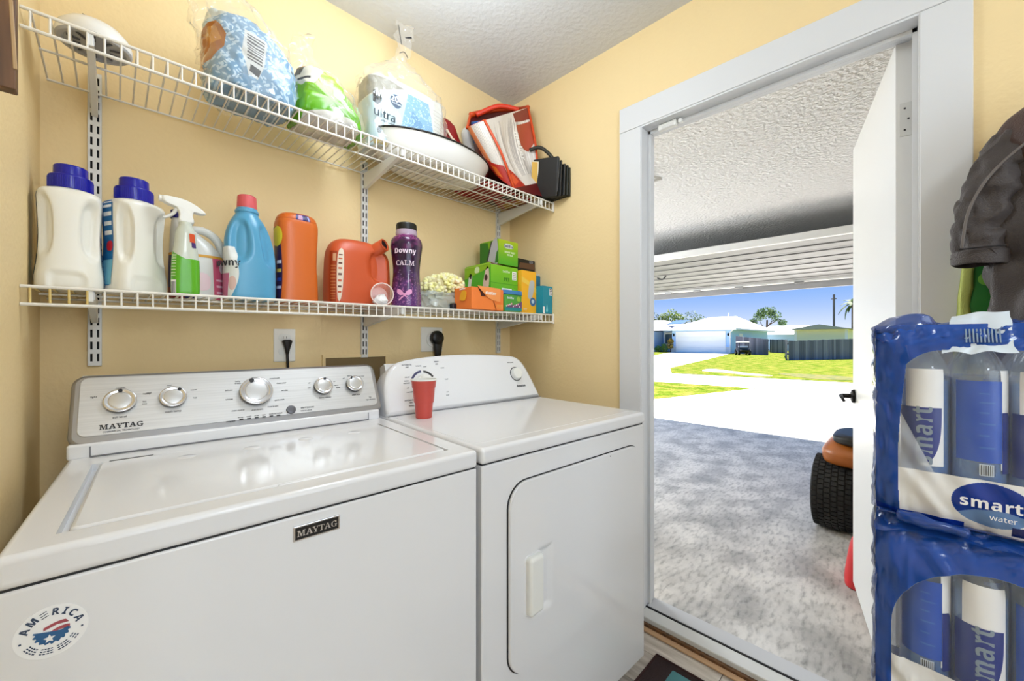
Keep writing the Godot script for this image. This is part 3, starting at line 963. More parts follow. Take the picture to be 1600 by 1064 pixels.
func washer():
	var E: Material = M.enamel
	var w = thing("washing_machine", "white top-loading washing machine with a brushed steel control console", "washing machine", Vector3(-0.1018, 0, -0.758), TILT)
	part("body", rbox(Vector3(0.702, 0.8325, 0.63), 0.004), E, w, Vector3(0.353, 0.44425, -0.315))
	part("foot", join([bx(0.05, 0.1, 0.0, 0.03, -0.12, -0.07), bx(0.6, 0.65, 0.0, 0.03, -0.12, -0.07), bx(0.05, 0.1, 0.0, 0.03, -0.58, -0.53), bx(0.6, 0.65, 0.0, 0.03, -0.58, -0.53)]), M.black, w)
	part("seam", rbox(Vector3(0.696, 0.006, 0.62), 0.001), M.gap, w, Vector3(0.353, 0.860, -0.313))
	# the deck with a well for the lid
	var deck := CSGCombiner3D.new()
	deck.name = "deck"
	var a := CSGMesh3D.new()
	a.name = "deck_block"
	a.mesh = rbox(Vector3(0.706, 0.0405, 0.66), 0.009, 3)
	a.position = Vector3(0.353, 0.88275, -0.328)
	a.material = E
	deck.add_child(a)
	var b := CSGBox3D.new()
	b.name = "lid_well"
	b.operation = CSGShape3D.OPERATION_SUBTRACTION
	b.size = Vector3(0.612, 0.04, 0.400)
	b.position = Vector3(0.3505, 0.9085, -0.246)
	b.material = E
	deck.add_child(b)
	w.add_child(deck)
	var lid_out := PackedVector2Array()
	for p in rrect(0.598, 0.394, 0.012): 
		var dip := 0.0
		if p.y < 0: dip = 0.0
		lid_out.append(p + Vector2(0, dip))
	var lid = part("lid", poly(lid_out, 0.016, 0.006), E, w, Vector3(0.3535, 0.9045, -0.2475), Vector3(-PI / 2, 0, 0))
	part("finger_lip", rbox(Vector3(0.16, 0.010, 0.012), 0.005), E, lid, Vector3(0.03, -0.196, -0.006))
	for k in 4: part("bumper", lathe([Vector2(0.02, -0.002), Vector2(0.016, 0.0012), Vector2(0, 0.0016)], 20), E, lid, Vector3(-0.16 + 0.12 * k, 0.13 - 0.01 * (k % 2), 0), Vector3(PI / 2, 0, 0))
	part("vent_strip", rbox(Vector3(0.07, 0.0015, 0.007), 0.0006), flat_mat(Color(0.45, 0.45, 0.45), 0.5), w, Vector3(0.104, 0.9032, -0.4525), Vector3.ZERO, "grey slot behind the lid")
	# console
	part("console_base", rbox(Vector3(0.694, 0.034, 0.12), 0.006), E, w, Vector3(0.346, 0.917, -0.58))
	part("console_seam", join([bx(0.035, 0.655, 0.9035, 0.906, -0.521, -0.515), bx(0.034, 0.036, 0.9035, 0.927, -0.521, -0.5185), bx(0.654, 0.656, 0.9035, 0.927, -0.521, -0.5185)]), M.grey_ink, w)
	var c = part("console", poly(rrect(0.706, 0.172, 0.026, 7), 0.045, 0.007), M.bezel, w, Vector3(0.352, 1.004, -0.561), Vector3(-0.49, 0, 0))
	part("console_back", poly(PackedVector2Array([Vector2(0.54, 0.91), Vector2(0.575, 0.91), Vector2(0.63, 1.06), Vector2(0.64, 1.075), Vector2(0.665, 1.07), Vector2(0.67, 0.91)]), 0.68, 0.004), M.enamel_dull, w, Vector3(0.692, 0, 0), Vector3(0, PI / 2, 0))
	part("faceplate", poly(rrect(0.678, 0.142, 0.015, 6), 0.003, 0.001), M.steel, c, Vector3(0, 0.006, 0.0022), Vector3.ZERO, "brushed steel control panel")
	for k in [[-0.272, 0.012, 0.029, 0.012, 0.0], [-0.177, 0.012, 0.027, 0.013, 0.6], [0.0, 0.010, 0.040, 0.017, -0.3], [0.177, 0.012, 0.027, 0.016, 0.25], [0.273, 0.012, 0.027, 0.016, -0.4]]:
		knob(c, k[0], k[1], k[2], k[3], k[4])
	part("start_button", lathe([Vector2(0.0125, 0), Vector2(0.0122, 0.005), Vector2(0.0105, 0.0065), Vector2(0, 0.006)], 28), flat_mat(Color(0.40, 0.40, 0.42), 0.35, 0.4), c, Vector3(0.082, -0.052, 0.002), Vector3(PI / 2, 0, 0))
	var leds := []
	for k in 6: leds.append(bx(-0.043 + 0.0175 * k, -0.034 + 0.0175 * k, -0.0655, -0.0625, 0.002, 0.0032))
	part("indicator", join(leds), M.ink, c)
	part("brand_lettering", text("MAYTAG", 0.0115, "Droid Serif", true), M.ink, c, Vector3(-0.268, -0.047, 0.003))
	words(c, [["COMMERCIAL TECHNOLOGY", -0.268, -0.0585, 0.0030], ["soil level", -0.272, -0.026, 0.0045], ["light", -0.316, 0.028, 0.0038], ["normal", -0.272, 0.047, 0.0036], ["heavy", -0.226, 0.028, 0.0038],
		["wash temp", -0.177, -0.024, 0.0045], ["cold", -0.222, 0.030, 0.0036], ["tap", -0.230, 0.008, 0.0034], ["cold", -0.230, 0.002, 0.0034], ["cool", -0.184, 0.047, 0.0036], ["warm", -0.136, 0.030, 0.0036], ["hot", -0.134, 0.008, 0.0036],
		["bulky", -0.040, 0.047, 0.0036], ["sheets", -0.040, 0.041, 0.0036], ["normal", 0.002, 0.056, 0.0036], ["powerwash", 0.050, 0.050, 0.0036], ["deep water", 0.066, 0.034, 0.0036], ["wrinkle", 0.072, 0.010, 0.0036], ["quick wash", 0.056, -0.018, 0.0036], ["delicate", -0.062, 0.022, 0.0036], ["whites", -0.062, -0.004, 0.0040], ["drain & spin", 0.0, -0.041, 0.0036], ["clean washer", -0.044, -0.038, 0.0036], ["rinse & spin", 0.038, -0.036, 0.0036],
		["progress", -0.062, -0.066, 0.0036], ["sense", -0.040, -0.058, 0.0026], ["wash", -0.021, -0.058, 0.0026], ["rinse", -0.003, -0.058, 0.0026], ["spin", 0.014, -0.058, 0.0026], ["done", 0.032, -0.058, 0.0026], ["lid locked", 0.049, -0.058, 0.0026],
		["start/pause", 0.126, -0.049, 0.0050], ["hold to cancel", 0.122, -0.058, 0.0028], ["fabric softener", 0.180, -0.023, 0.0038], ["extra rinse", 0.274, -0.023, 0.0038], ["off", 0.140, 0.028, 0.0032], ["on", 0.214, 0.028, 0.0032], ["add", 0.138, 0.012, 0.0032], ["fabric", 0.218, 0.014, 0.0032], ["signal", 0.222, 0.006, 0.0032], ["off", 0.244, 0.036, 0.0032], ["extra", 0.262, 0.044, 0.0032], ["second rinse", 0.298, 0.040, 0.0032]], M.ink, 0.0026)
	words(c, [["he", 0.318, -0.036, 0.005], ["high efficiency", 0.318, -0.044, 0.0026]], M.grey_ink, 0.0026)
	# name badge and sticker on the front
	var bd = part("badge", poly(rrect(0.0765, 0.0258, 0.001, 2), 0.003, 0.001), M.chrome, w, Vector3(0.355, 0.831, 0.003), Vector3.ZERO, "black and chrome name badge")
	part("badge_field", poly(rrect(0.0705, 0.0205, 0.0005, 2), 0.001), M.black, bd, Vector3(0, 0, 0.0006))
	part("brand_lettering", text("MAYTAG", 0.0102, "Droid Serif", true), M.chrome, bd, Vector3(0, 0, 0.0011))
	var s = part("sticker", poly(disc(0.0315, 48, 0.0315), 0.0008), M.print_white, w, Vector3(0.0475, 0.7985, 0.0008), Vector3.ZERO, "round white AMERICA sticker")
	var navy = flat_mat(Color(0.20, 0.26, 0.36), 0.6)
	var L := []
	var abc := ["A", "M", "R", "I", "C", "A"]
	var ang := [158.0, 131.0, 83.0, 62.0, 42.0, 17.0]
	for k in 6:
		var q := deg_to_rad(ang[k])
		L.append([text(abc[k], 0.0078, "Droid Sans", true), rot3(Vector3(0, 0, q - PI / 2), Vector3(cos(q), sin(q), 0) * 0.0238 + Vector3(0, 0, 0.0004))])
	for k in 3:
		var q := deg_to_rad(106.0)
		L.append([box_mesh(Vector3(0.0066, 0.0007, 0.0006)), rot3(Vector3(0, 0, q - PI / 2 + 0.2), Vector3(cos(q), sin(q), 0) * (0.0205 + 0.0030 * k) + Vector3(0, 0, 0.0004))])
	for q in [-2.97, -0.17]: L.append([box_mesh(Vector3(0.002, 0.002, 0.0006)), rot3(Vector3(0, 0, q), Vector3(cos(q), sin(q), 0) * 0.026 + Vector3(0, 0, 0.0004))])
	for r in [0.0205, 0.0232, 0.0259]:
		for k in 17:
			if k % 5 == 4: continue
			var q := deg_to_rad(-148.0 + k * 7.2)
			L.append([box_mesh(Vector3(r * 0.09, 0.0011, 0.0006)), rot3(Vector3(0, 0, q - PI / 2), Vector3(cos(q), sin(q), 0) * r + Vector3(0, 0, 0.0004))])
	part("lettering", join(L), navy, s)
	var red := []
	for k in 3:
		var o := PackedVector2Array()
		for i in 9:
			var f := float(i) / 8
			o.append(Vector2(-0.011 + 0.026 * f + 0.004 * k * (1 - f), 0.0142 - 0.0066 * k + 0.0035 * sin(PI * f * 0.8) - 0.001 * k * (1 - f)))
		for i in 9:
			var f := 1.0 - float(i) / 8
			o.append(Vector2(-0.011 + 0.026 * f + 0.004 * k * (1 - f), 0.0142 - 0.0066 * k + 0.0035 * sin(PI * f * 0.8) - 0.001 * k * (1 - f) - [0.0006, 0.0034, 0.0034][k]))
		var clipped := Geometry2D.intersect_polygons(o, disc(0.0155, 32))
		for cp in clipped: red.append([poly(cp, 0.0006), at3(0, 0, 0.0006)])
	part("stripes", join(red), flat_mat(Color(0.66, 0.30, 0.34), 0.6), s)
	var gear := PackedVector2Array()
	for i in 40:
		var q := deg_to_rad(165.0 + 200.0 * i / 39.0)
		gear.append(Vector2(cos(q), sin(q) * 0.95) * (0.0158 - 0.0022 * float((i / 2) % 2)))
	gear.append(Vector2(0.008, -0.0015)); gear.append(Vector2(-0.004, 0.001))
	part("gear_print", poly(gear, 0.0006), flat_mat(Color(0.17, 0.37, 0.56), 0.6), s, Vector3(0, 0, 0.0008))
	var star := PackedVector2Array()
	for i in 10: star.append(Vector2(0, 0.0052 if i % 2 == 0 else 0.0024).rotated(TAU * i / 10))
	part("star_print", poly(star, 0.0005), M.print_white, s, Vector3(-0.002, -0.0075, 0.0012))


func dryer():
	var E: Material = M.enamel
	var w = thing("clothes_dryer", "white clothes dryer with a square front door beside the doorway", "dryer", Vector3(0.6136, 0, -0.7163), TILT)
	part("body", rbox(Vector3(0.733, 0.8325, 0.655), 0.005), E, w, Vector3(0.3685, 0.44425, -0.3285))
	part("foot", join([bx(0.05, 0.1, 0.0, 0.03, -0.12, -0.07), bx(0.63, 0.68, 0.0, 0.03, -0.12, -0.07), bx(0.05, 0.1, 0.0, 0.03, -0.6, -0.55), bx(0.63, 0.68, 0.0, 0.03, -0.6, -0.55)]), M.black, w)
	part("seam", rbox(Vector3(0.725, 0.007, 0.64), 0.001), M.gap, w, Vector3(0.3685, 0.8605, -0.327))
	part("top", rbox(Vector3(0.737, 0.040, 0.67), 0.011, 4), E, w, Vector3(0.3685, 0.8835, -0.333))
	part("top_ridge", poly(rrect(0.705, 0.45, 0.02, 4), 0.003, 0.0015), E, w, Vector3(0.3685, 0.9043, -0.268), Vector3(-PI / 2, 0, 0))
	# console with rounded shoulders
	var o := PackedVector2Array(arc([Vector2(0.003, 0.0), Vector2(0.006, 0.07), Vector2(0.016, 0.125), Vector2(0.045, 0.172), Vector2(0.10, 0.196), Vector2(0.25, 0.211), Vector2(0.42, 0.213), Vector2(0.58, 0.203), Vector2(0.645, 0.192), Vector2(0.680, 0.160), Vector2(0.702, 0.110), Vector2(0.728, 0.03), Vector2(0.733, 0.0)], 5))
	var c = part("console", poly(o, 0.085, 0.012), E, w, Vector3(0.0, 0.9065, -0.520), Vector3(-0.36, 0, 0))
	part("console_seam", rbox(Vector3(0.728, 0.002, 0.004), 0.0006), M.grey_ink, w, Vector3(0.3675, 0.9042, -0.517))
	part("console_back", poly(PackedVector2Array([Vector2(0.54, 0.89), Vector2(0.57, 0.96), Vector2(0.63, 1.075), Vector2(0.665, 1.06), Vector2(0.668, 0.89)]), 0.64, 0.004), M.enamel_dull, w, Vector3(0.68, 0, 0), Vector3(0, PI / 2, 0))
	# timer dial, start knob and print
	var ring := func(r0: float, r1: float, a0: float, a1: float) -> ArrayMesh:
		var q := PackedVector2Array()
		for i in 25: q.append(Vector2.from_angle(lerpf(a0, a1, i / 24.0)) * r1)
		for i in 25: q.append(Vector2.from_angle(lerpf(a1, a0, i / 24.0)) * r0)
		return poly(q, 0.0012)
	part("timer_scale", ring.call(0.045, 0.052, 0.55, 1.45), M.ink, c, Vector3(0.160, 0.100, 0.0012), Vector3.ZERO, "dark arc printed round the timer dial")
	part("timer_scale", ring.call(0.045, 0.053, 1.65, 2.9), flat_mat(Color(0.28, 0.28, 0.42), 0.6), c, Vector3(0.160, 0.100, 0.0012), Vector3.ZERO, "navy arc printed round the timer dial")
	part("timer_dial", lathe([Vector2(0.036, 0), Vector2(0.034, 0.016), Vector2(0.030, 0.019), Vector2(0, 0.017)], 32), M.white, c, Vector3(0.160, 0.100, 0), Vector3(PI / 2, 0, 0))
	part("dial_ridge", rbox(Vector3(0.016, 0.062, 0.014), 0.006), M.white, c, Vector3(0.160, 0.100, 0.022), Vector3(0, 0, 0.5))
	part("knob_scale", ring.call(0.029, 0.032, 1.0, 5.6), M.ink, c, Vector3(0.618, 0.112, 0.0012), Vector3.ZERO, "dark printed ring round the start knob")
	part("start_knob", lathe([Vector2(0.027, 0), Vector2(0.025, 0.016), Vector2(0.021, 0.019), Vector2(0, 0.017)], 32), M.white, c, Vector3(0.618, 0.112, 0), Vector3(PI / 2, 0, 0))
	part("brand_lettering", text("Amana", 0.0105, "Droid Serif", true), M.ink, c, Vector3(0.632, 0.058, 0.0006))
	words(c, [["PUSH TO START", 0.602, 0.166, 0.0036], ["AUTOMATIC", 0.104, 0.176, 0.0052], ["DRY", 0.104, 0.167, 0.0050], ["TIMED", 0.228, 0.184, 0.0050], ["DRY", 0.228, 0.174, 0.0050], ["MORE DRY", 0.150, 0.170, 0.0030], ["DAMP", 0.176, 0.166, 0.0030], ["30 MIN", 0.250, 0.158, 0.0032], ["LESS DRY", 0.098, 0.130, 0.0034], ["ENERGY", 0.092, 0.116, 0.0036], ["PREFERRED", 0.092, 0.108, 0.0036], ["OFF", 0.094, 0.09, 0.0036], ["10 MIN", 0.258, 0.112, 0.0032], ["COOL DOWN", 0.100, 0.075, 0.0034], ["AUTOMATIC", 0.092, 0.046, 0.0050], ["DRY", 0.096, 0.037, 0.0048], ["WRINKLE", 0.096, 0.026, 0.0036], ["OFF", 0.252, 0.062, 0.0036], ["FLUFF", 0.250, 0.05, 0.0036]], M.grey_ink, 0.0006)
	# door
	var out := rrect(0.614, 0.494, 0.062, 9)
	part("door_gap_shade", poly(rrect(0.6185, 0.4985, 0.064, 9), 0.004), M.gap, w, Vector3(0.3895, 0.5515, 0.0008), Vector3.ZERO, "dark plate painting the shade in the gap round the door")  # dark plate behind the door, coloured as the shade of its gap
	var relief := func(x: float, y: float) -> float:
		var q := Vector2(absf(x + 0.1835), absf(y + 0.029))   # the finger pocket right of the handle
		var d := maxf(q.x - 0.024, q.y - 0.078)
		return -0.0072 * smoothstep(0.010, -0.008, d)
	var P := PackedVector3Array()
	var rows := [[0.0, -0.006, 0], [0.0, 0.004, 0], [0.0012, 0.0068, 0], [0.004, 0.0085, 0], [0.007, 0.009, 0]]
	for r in rows:
		for i in out.size() + 1:
			var p := out[i % out.size()]
			var q = p - p.normalized() * r[0]
			P.append(Vector3(q.x, q.y, r[1]))
	var dr = part("door", sheet(P, out.size(), rows.size() - 1, true), E, w, Vector3(0.391, 0.551, 0.0))
	# the flat of the door as a fine grid that sinks into the pocket
	var G := PackedVector3Array()
	var nx := 110
	var ny := 90
	for j in ny + 1:
		for i in nx + 1:
			var y := lerpf(-0.2445, 0.2445, float(j) / ny)
			var inset := 0.0
			var e := absf(y) - (0.247 - 0.062)
			if e > 0: inset = 0.062 - sqrt(maxf(0.0, 0.062 * 0.062 - e * e))
			var hx := 0.307 - inset - 0.0035
			var x := lerpf(-hx, hx, float(i) / nx)
			G.append(Vector3(x, y, 0.009 + relief.call(x, y)))
	part("door_face", sheet(G, nx, ny, false, false), E, dr)
	part("handle", rbox(Vector3(0.055, 0.150, 0.030), 0.010, 4), M.white, dr, Vector3(-0.2275, -0.026, 0.012), Vector3(0, 0.08, 0))
	part("handle_rim", poly(rrect(0.064, 0.158, 0.014, 5), 0.004, 0.002), E, dr, Vector3(-0.2275, -0.026, 0.0105))
	for p in [Vector3(-0.299, 0.150, 0.0062), Vector3(-0.299, -0.19, 0.0062), Vector3(0.12, 0.239, 0.0075)]:
		part("screw", lathe([Vector2(0.0025, 0), Vector2(0.002, 0.0018), Vector2(0, 0.002)], 12), M.ink, dr, p, Vector3(PI / 2, 0, 0))
	# the cup left on it
	var cup = thing("party_cup", "red plastic drinking cup standing on the dryer", "cup", Vector3(0.728, 0.9035, -1.142))
	part("body", lathe([Vector2(0, 0.002), Vector2(0.0255, 0.0), Vector2(0.0265, 0.002), Vector2(0.030, 0.050), Vector2(0.0325, 0.052), Vector2(0.0365, 0.100), Vector2(0.0385, 0.102), Vector2(0.0405, 0.125)], 40), flat_mat(Color(0.78, 0.30, 0.26), 0.28), cup)
	part("lining", lathe([Vector2(0.0396, 0.1265), Vector2(0.0310, 0.06), Vector2(0.0245, 0.006), Vector2(0, 0.006)], 40), M.white, cup, Vector3.ZERO, Vector3.ZERO, "white inside")
	part("rim", lathe([Vector2(0.0395, 0.124), Vector2(0.0425, 0.1245), Vector2(0.0432, 0.127), Vector2(0.0420, 0.1295), Vector2(0.0395, 0.129), Vector2(0.0395, 0.124)], 40), M.white, cup, Vector3.ZERO, Vector3.ZERO, "white rolled rim")


# ------------------------------------------------------------------ shelves and wall
func shelving():
	var W: Material = M.wire
	var rail := tube([Vector3(-0.852, 0, 0), Vector3(-0.4, 0, 0), Vector3(0.4, 0, 0), Vector3(0.847, 0, 0)], 0.0036, 10)
	var thin := tube([Vector3(-0.84, 0, 0), Vector3(0.4, 0, 0), Vector3(0.845, 0, 0)], 0.0028, 8)
	var wire := tube([Vector3(0, 0.002, -0.306), Vector3(0, 0.002, -0.15), Vector3(0, 0.002, -0.006), Vector3(0, 0.0005, -0.0015), Vector3(0, -0.004, 0.0008), Vector3(0, -0.0385, 0.0008)], 0.0021, 7)
	var yellow = flat_mat(Color(0.86, 0.76, 0.48), 0.45)
	for s in 2:
		var y: float = [1.847, 1.2835][s]
		var t = thing("wire_shelf", ["white coated wire shelf, the upper one, under the bags and platter", "white coated wire shelf, the lower one, under the bottles and boxes"][s], "shelf", Vector3(0.7175, y - 0.004, -1.2715))
		t.rotation.z = [0.0090, 0.0106][s]
		part("front_rail", rail, W, t)
		part("lip_rail", rail, W, t, Vector3(0, [-0.0395, -0.0365][s], 0.002))
		part("middle_rail", thin, W, t, Vector3(0, -0.003, -0.146))
		part("back_rail", thin, W, t, Vector3(0, -0.003, -0.3))
		for k in 64: part("wire", wire, yellow if s == 1 and k < 4 else W, t, Vector3(-0.8388 + 0.02665 * k, 0, 0), Vector3.ZERO, "yellowed wire" if s == 1 and k < 4 else "")
		part("end_clip", rbox(Vector3(0.012, 0.05, 0.012), 0.003), W, t, Vector3(0.8455, -0.02, 0.0))
	var bar := []
	for x in [-0.0108, 0.0, 0.0108]: bar.append([box_mesh(Vector3(0.0044 if x != 0.0 else 0.0082, 0.80, 0.002)), at3(x, 0, 0.011)])
	for k in 25:
		for x in [-0.0064, 0.0064]: bar.append([box_mesh(Vector3(0.005, 0.012, 0.002)), at3(x, -0.394 + 0.0328 * k, 0.011)])
	for x in [-0.0125, 0.0125]: bar.append([box_mesh(Vector3(0.002, 0.80, 0.012)), at3(x, 0, 0.006)])
	var strip := join(bar)
	var xs := [-0.0370, 0.7243, 1.4728]
	var where := ["leftmost, nearest the left wall", "middle one, between the two machines' consoles", "rightmost, by the corner"]
	var steel = flat_mat(Color(0.88, 0.88, 0.87), 0.35)
	for k in 3:
		var t = thing("shelf_standard", "white slotted metal shelf upright on the wall, " + where[k], "upright", Vector3(xs[k], 1.491, -1.586), 0.0, "slotted shelf uprights")
		part("channel", strip, steel, t)
		part("slot_shade", box_mesh(Vector3(0.021, 0.79, 0.002)), M.gap, t, Vector3(0, 0, 0.002))  # dark strip stands in for the shade inside the hollow channel
		for s in 2:
			var yy: float = [1.839, 1.276][s] + [0.009, 0.0106][s] * xs[k] - 0.006
			var br = thing("shelf_bracket", "white metal bracket under the %s wire shelf, %s" % [["upper", "lower"][s], ["at the left end", "in the middle", "at the right end"][k]], "bracket", Vector3(xs[k], yy, -1.574), 0.0, "shelf brackets")
			part("arm", poly(PackedVector2Array([Vector2(0, 0), Vector2(0.294, -0.002), Vector2(0.296, -0.020), Vector2(0.02, -0.062), Vector2(0, -0.062)]), 0.013, 0.002), steel, br, Vector3(-0.0065, 0, 0), Vector3(0, -PI / 2, 0))
			part("hook", rbox(Vector3(0.011, 0.03, 0.014), 0.002), steel, br, Vector3(0, -0.010, 0.295))


func wall_things():
	var plate = flat_mat(Color(0.95, 0.94, 0.91), 0.4)
	var o = thing("wall_outlet", "white wall outlet above the washing machine's console", "outlet", Vector3(0.432, 1.143, -1.584))
	part("plate", rbox(Vector3(0.070, 0.117, 0.008), 0.003), plate, o)
	part("socket", poly(smooth_outline([Vector2(-0.016, -0.012), Vector2(0.016, -0.012), Vector2(0.016, 0.012), Vector2(-0.016, 0.012)], 4), 0.003), M.white, o, Vector3(0, 0.026, 0.0055))
	part("socket", poly(smooth_outline([Vector2(-0.016, -0.012), Vector2(0.016, -0.012), Vector2(0.016, 0.012), Vector2(-0.016, 0.012)], 4), 0.003), M.white, o, Vector3(0, -0.022, 0.0055))
	part("slot", join([bx(-0.006, -0.0045, 0.024, 0.032, 0.005, 0.0062), bx(0.0045, 0.006, 0.024, 0.032, 0.005, 0.0062)]), M.ink, o)
	var p = thing("power_plug", "black angled plug and cord in the outlet above the washing machine", "plug", Vector3(0.436, 1.146, -1.578))
	part("plug_body", loft(secs([[-0.034, 0.005, 0.006, 2.5, 0, 0.012], [-0.018, 0.008, 0.008, 2.5, 0, 0.013], [0.004, 0.014, 0.011, 3.0, 0, 0.012], [0.012, 0.016, 0.012, 3.0, 0.0, 0.012], [0.017, 0.010, 0.009, 2.5, 0.0, 0.012]]), 20, 4), M.black, p)
	part("cord", tube(arc([Vector3(0, -0.028, 0.012), Vector3(0.001, -0.06, 0.012), Vector3(0.003, -0.12, 0.010), Vector3(0.0, -0.3, 0.008)], 6), 0.0045, 10), M.black, p)
	o = thing("wall_outlet", "square white dryer outlet on the wall above the dryer's console", "outlet", Vector3(1.052, 1.165, -1.584))
	part("plate", rbox(Vector3(0.118, 0.114, 0.008), 0.003), plate, o)
	part("receptacle", lathe([Vector2(0.036, 0), Vector2(0.036, 0.006), Vector2(0.033, 0.008), Vector2(0, 0.008)], 32), plate, o, Vector3(0.004, 0, 0.002), Vector3(PI / 2, 0, 0))
	p = thing("power_plug", "big round black dryer plug with a thick cord", "plug", Vector3(1.066, 1.172, -1.576))
	part("plug_body", lathe([Vector2(0.030, 0), Vector2(0.034, 0.008), Vector2(0.034, 0.022), Vector2(0.029, 0.030), Vector2(0.012, 0.033), Vector2(0.010, 0.030), Vector2(0.005, 0.030), Vector2(0, 0.032)], 32), M.black, p, Vector3.ZERO, Vector3(PI / 2, 0, 0))
	part("strain_relief", loft(secs([[-0.085, 0.012, 0.010, 3.0, 0, 0.016], [-0.05, 0.018, 0.012, 3.0, 0, 0.016], [-0.01, 0.024, 0.013, 3.0, 0, 0.016], [0.0, 0.02, 0.01, 3.0, 0, 0.016]]), 20, 4), M.black, p, Vector3(0.004, -0.012, 0))
	part("cord", tube(arc([Vector3(0.004, -0.08, 0.016), Vector3(0.006, -0.12, 0.015), Vector3(0.002, -0.20, 0.013), Vector3(0.0, -0.35, 0.012)], 6), 0.010, 10), M.black, p)
	# recessed washer box, half hidden by the consoles
	var b = thing("utility_box", "recessed washer hook-up box painted like the wall, between the two consoles", "box", Vector3(0.70, 1.062, -1.583))
	part("frame", join([bx(-0.140, 0.130, 0.030, 0.042, -0.004, 0.005), bx(-0.140, -0.128, -0.10, 0.03, -0.004, 0.005), bx(0.118, 0.130, -0.10, 0.03, -0.004, 0.005)]), M.wall, b)
	part("recess_shade", join([bx(-0.128, 0.118, -0.10, 0.03, -0.004, 0.0005)]), flat_mat(Color(0.50, 0.42, 0.28), 0.8), b)  # flat brown sheet, the shade inside the box put into its colour
	# wooden cabinet edge on the left wall
	var f = thing("wall_cabinet", "corner of a brown wooden cabinet hung on the left wall by the upper shelf", "cabinet", Vector3(-0.1185, 1.528, -0.94))
	part("front_board", rbox(Vector3(0.033, 0.62, 0.022), 0.002), M.brown_wood, f, Vector3(0, 0.31, 0))
	part("edge_strip", rbox(Vector3(0.004, 0.60, 0.004), 0.001), tri_mat(Color(0.72, 0.60, 0.44), 0.5, null, null, 1.0), f, Vector3(0.004, 0.33, 0.0105), Vector3(0, 0, 0.04))


# ------------------------------------------------------------------ on the lower shelf
func deck_low(x: float) -> float:
	return 1.2770 + 0.0106 * x


func dent(th: float, y: float, list: Array) -> float:   # [angle, height, half angle, half height, share]
	var k := 1.0
	for d in list:
		var a: float = absf(wrapf(th - d[0], -PI, PI)) / d[2]
		var b: float = absf(y - d[1]) / d[3]
		var r := sqrt(pow(a, 3.0) + pow(b, 3.0)) if a + b < 4.0 else 9.0
		k -= d[4] * smoothstep(1.15, 0.75, pow(r, 0.6667))
	return k


func detergent_tub(label: String, x: float, z: float, turn: float):
	var t = thing("detergent_jug", label, "jug", Vector3(x, deck_low(x), z), turn, "white jugs with blue screw caps")
	t.scale = Vector3(0.92, 0.94, 0.92)
	var S := secs([[0.0, 0.052, 0.052, 3.4], [0.006, 0.060, 0.060, 3.6], [0.03, 0.061, 0.061, 3.6], [0.075, 0.0565, 0.0565, 3.4], [0.13, 0.054, 0.054, 3.3], [0.18, 0.0555, 0.0555, 3.3], [0.225, 0.057, 0.057, 3.6], [0.241, 0.054, 0.054, 3.4], [0.248, 0.046, 0.046, 2.6], [0.251, 0.038, 0.038, 2.2], [0.262, 0.036, 0.036, 2.0]])
	var mod := func(th: float, y: float) -> float: return dent(th, y, [[2.36, 0.155, 0.40, 0.070, 0.22], [0.92, 0.150, 0.44, 0.070, 0.25], [-0.9, 0.155, 0.40, 0.062, 0.2], [1.62, 0.02, 0.34, 0.022, 0.07]])
	var b = part("body", loft(S, 72, 6, mod), flat_mat(Color(0.93, 0.92, 0.88), 0.3), t)
	var blue = flat_mat(Color(0.05, 0.08, 0.62), 0.25)
	var cap = part("screw_cap", lathe([Vector2(0.036, 0.252), Vector2(0.0405, 0.252), Vector2(0.0405, 0.283), Vector2(0.0385, 0.2865), Vector2(0.0315, 0.287), Vector2(0.031, 0.310), Vector2(0.029, 0.3125), Vector2(0, 0.3125)], 48), blue, t)
	var rib := rbox(Vector3(0.0012, 0.026, 0.0012), 0.0005, 1)
	var ribs := []
	for k in 60: ribs.append([rib, Transform3D(Basis(Vector3.UP, TAU * k / 60), Vector3(sin(TAU * k / 60), 0, cos(TAU * k / 60)) * 0.0405 + Vector3(0, 0.268, 0))])
	part("cap_ribs", join(ribs), blue, cap)
	var lab := func(v: float) -> Array: return [0.0, 1.0] if v > 0.15 and v < 0.9 else [0.08, 0.92]
	var l = part("label", skin(S, 3.0, 3.92, 1.6, 7.0, 0.0007, mod, lab), flat_mat(Color(0.10, 0.42, 0.66), 0.35), b, Vector3.ZERO, Vector3.ZERO, "blue front label")
	part("label_band", skin(S, 3.0, 3.35, 1.7, 3.2, 0.0012, mod), flat_mat(Color(0.45, 0.72, 0.82), 0.35), l)
	part("label_badge", skin(S, 3.02, 3.20, 3.6, 4.1, 0.0013, mod, oval), flat_mat(Color(0.78, 0.12, 0.16), 0.35), l)
	for k in 5: part("label_print", skin(S, 3.05, 3.3, 4.4 + 0.5 * k, 4.62 + 0.5 * k, 0.0012, mod), M.print_white, l)
	part("back_label", skin(S, -0.15, 0.32, 0.6, 4.2, 0.0007, mod), flat_mat(Color(0.55, 0.66, 0.76), 0.4), b, Vector3.ZERO, Vector3.ZERO, "grey blue back label")
	for k in 12: part("fine_print", skin(S, -0.10, 0.28, 0.9 + 0.27 * k, 1.0 + 0.27 * k, 0.0011, mod), flat_mat(Color(0.25, 0.35, 0.5), 0.5), b)


func carton(parent, size: Vector3, m: Material, at: Vector3, bevel := 0.002) -> MeshInstance3D:
	return part("carton", rbox(size, bevel, 1), m, parent, at)


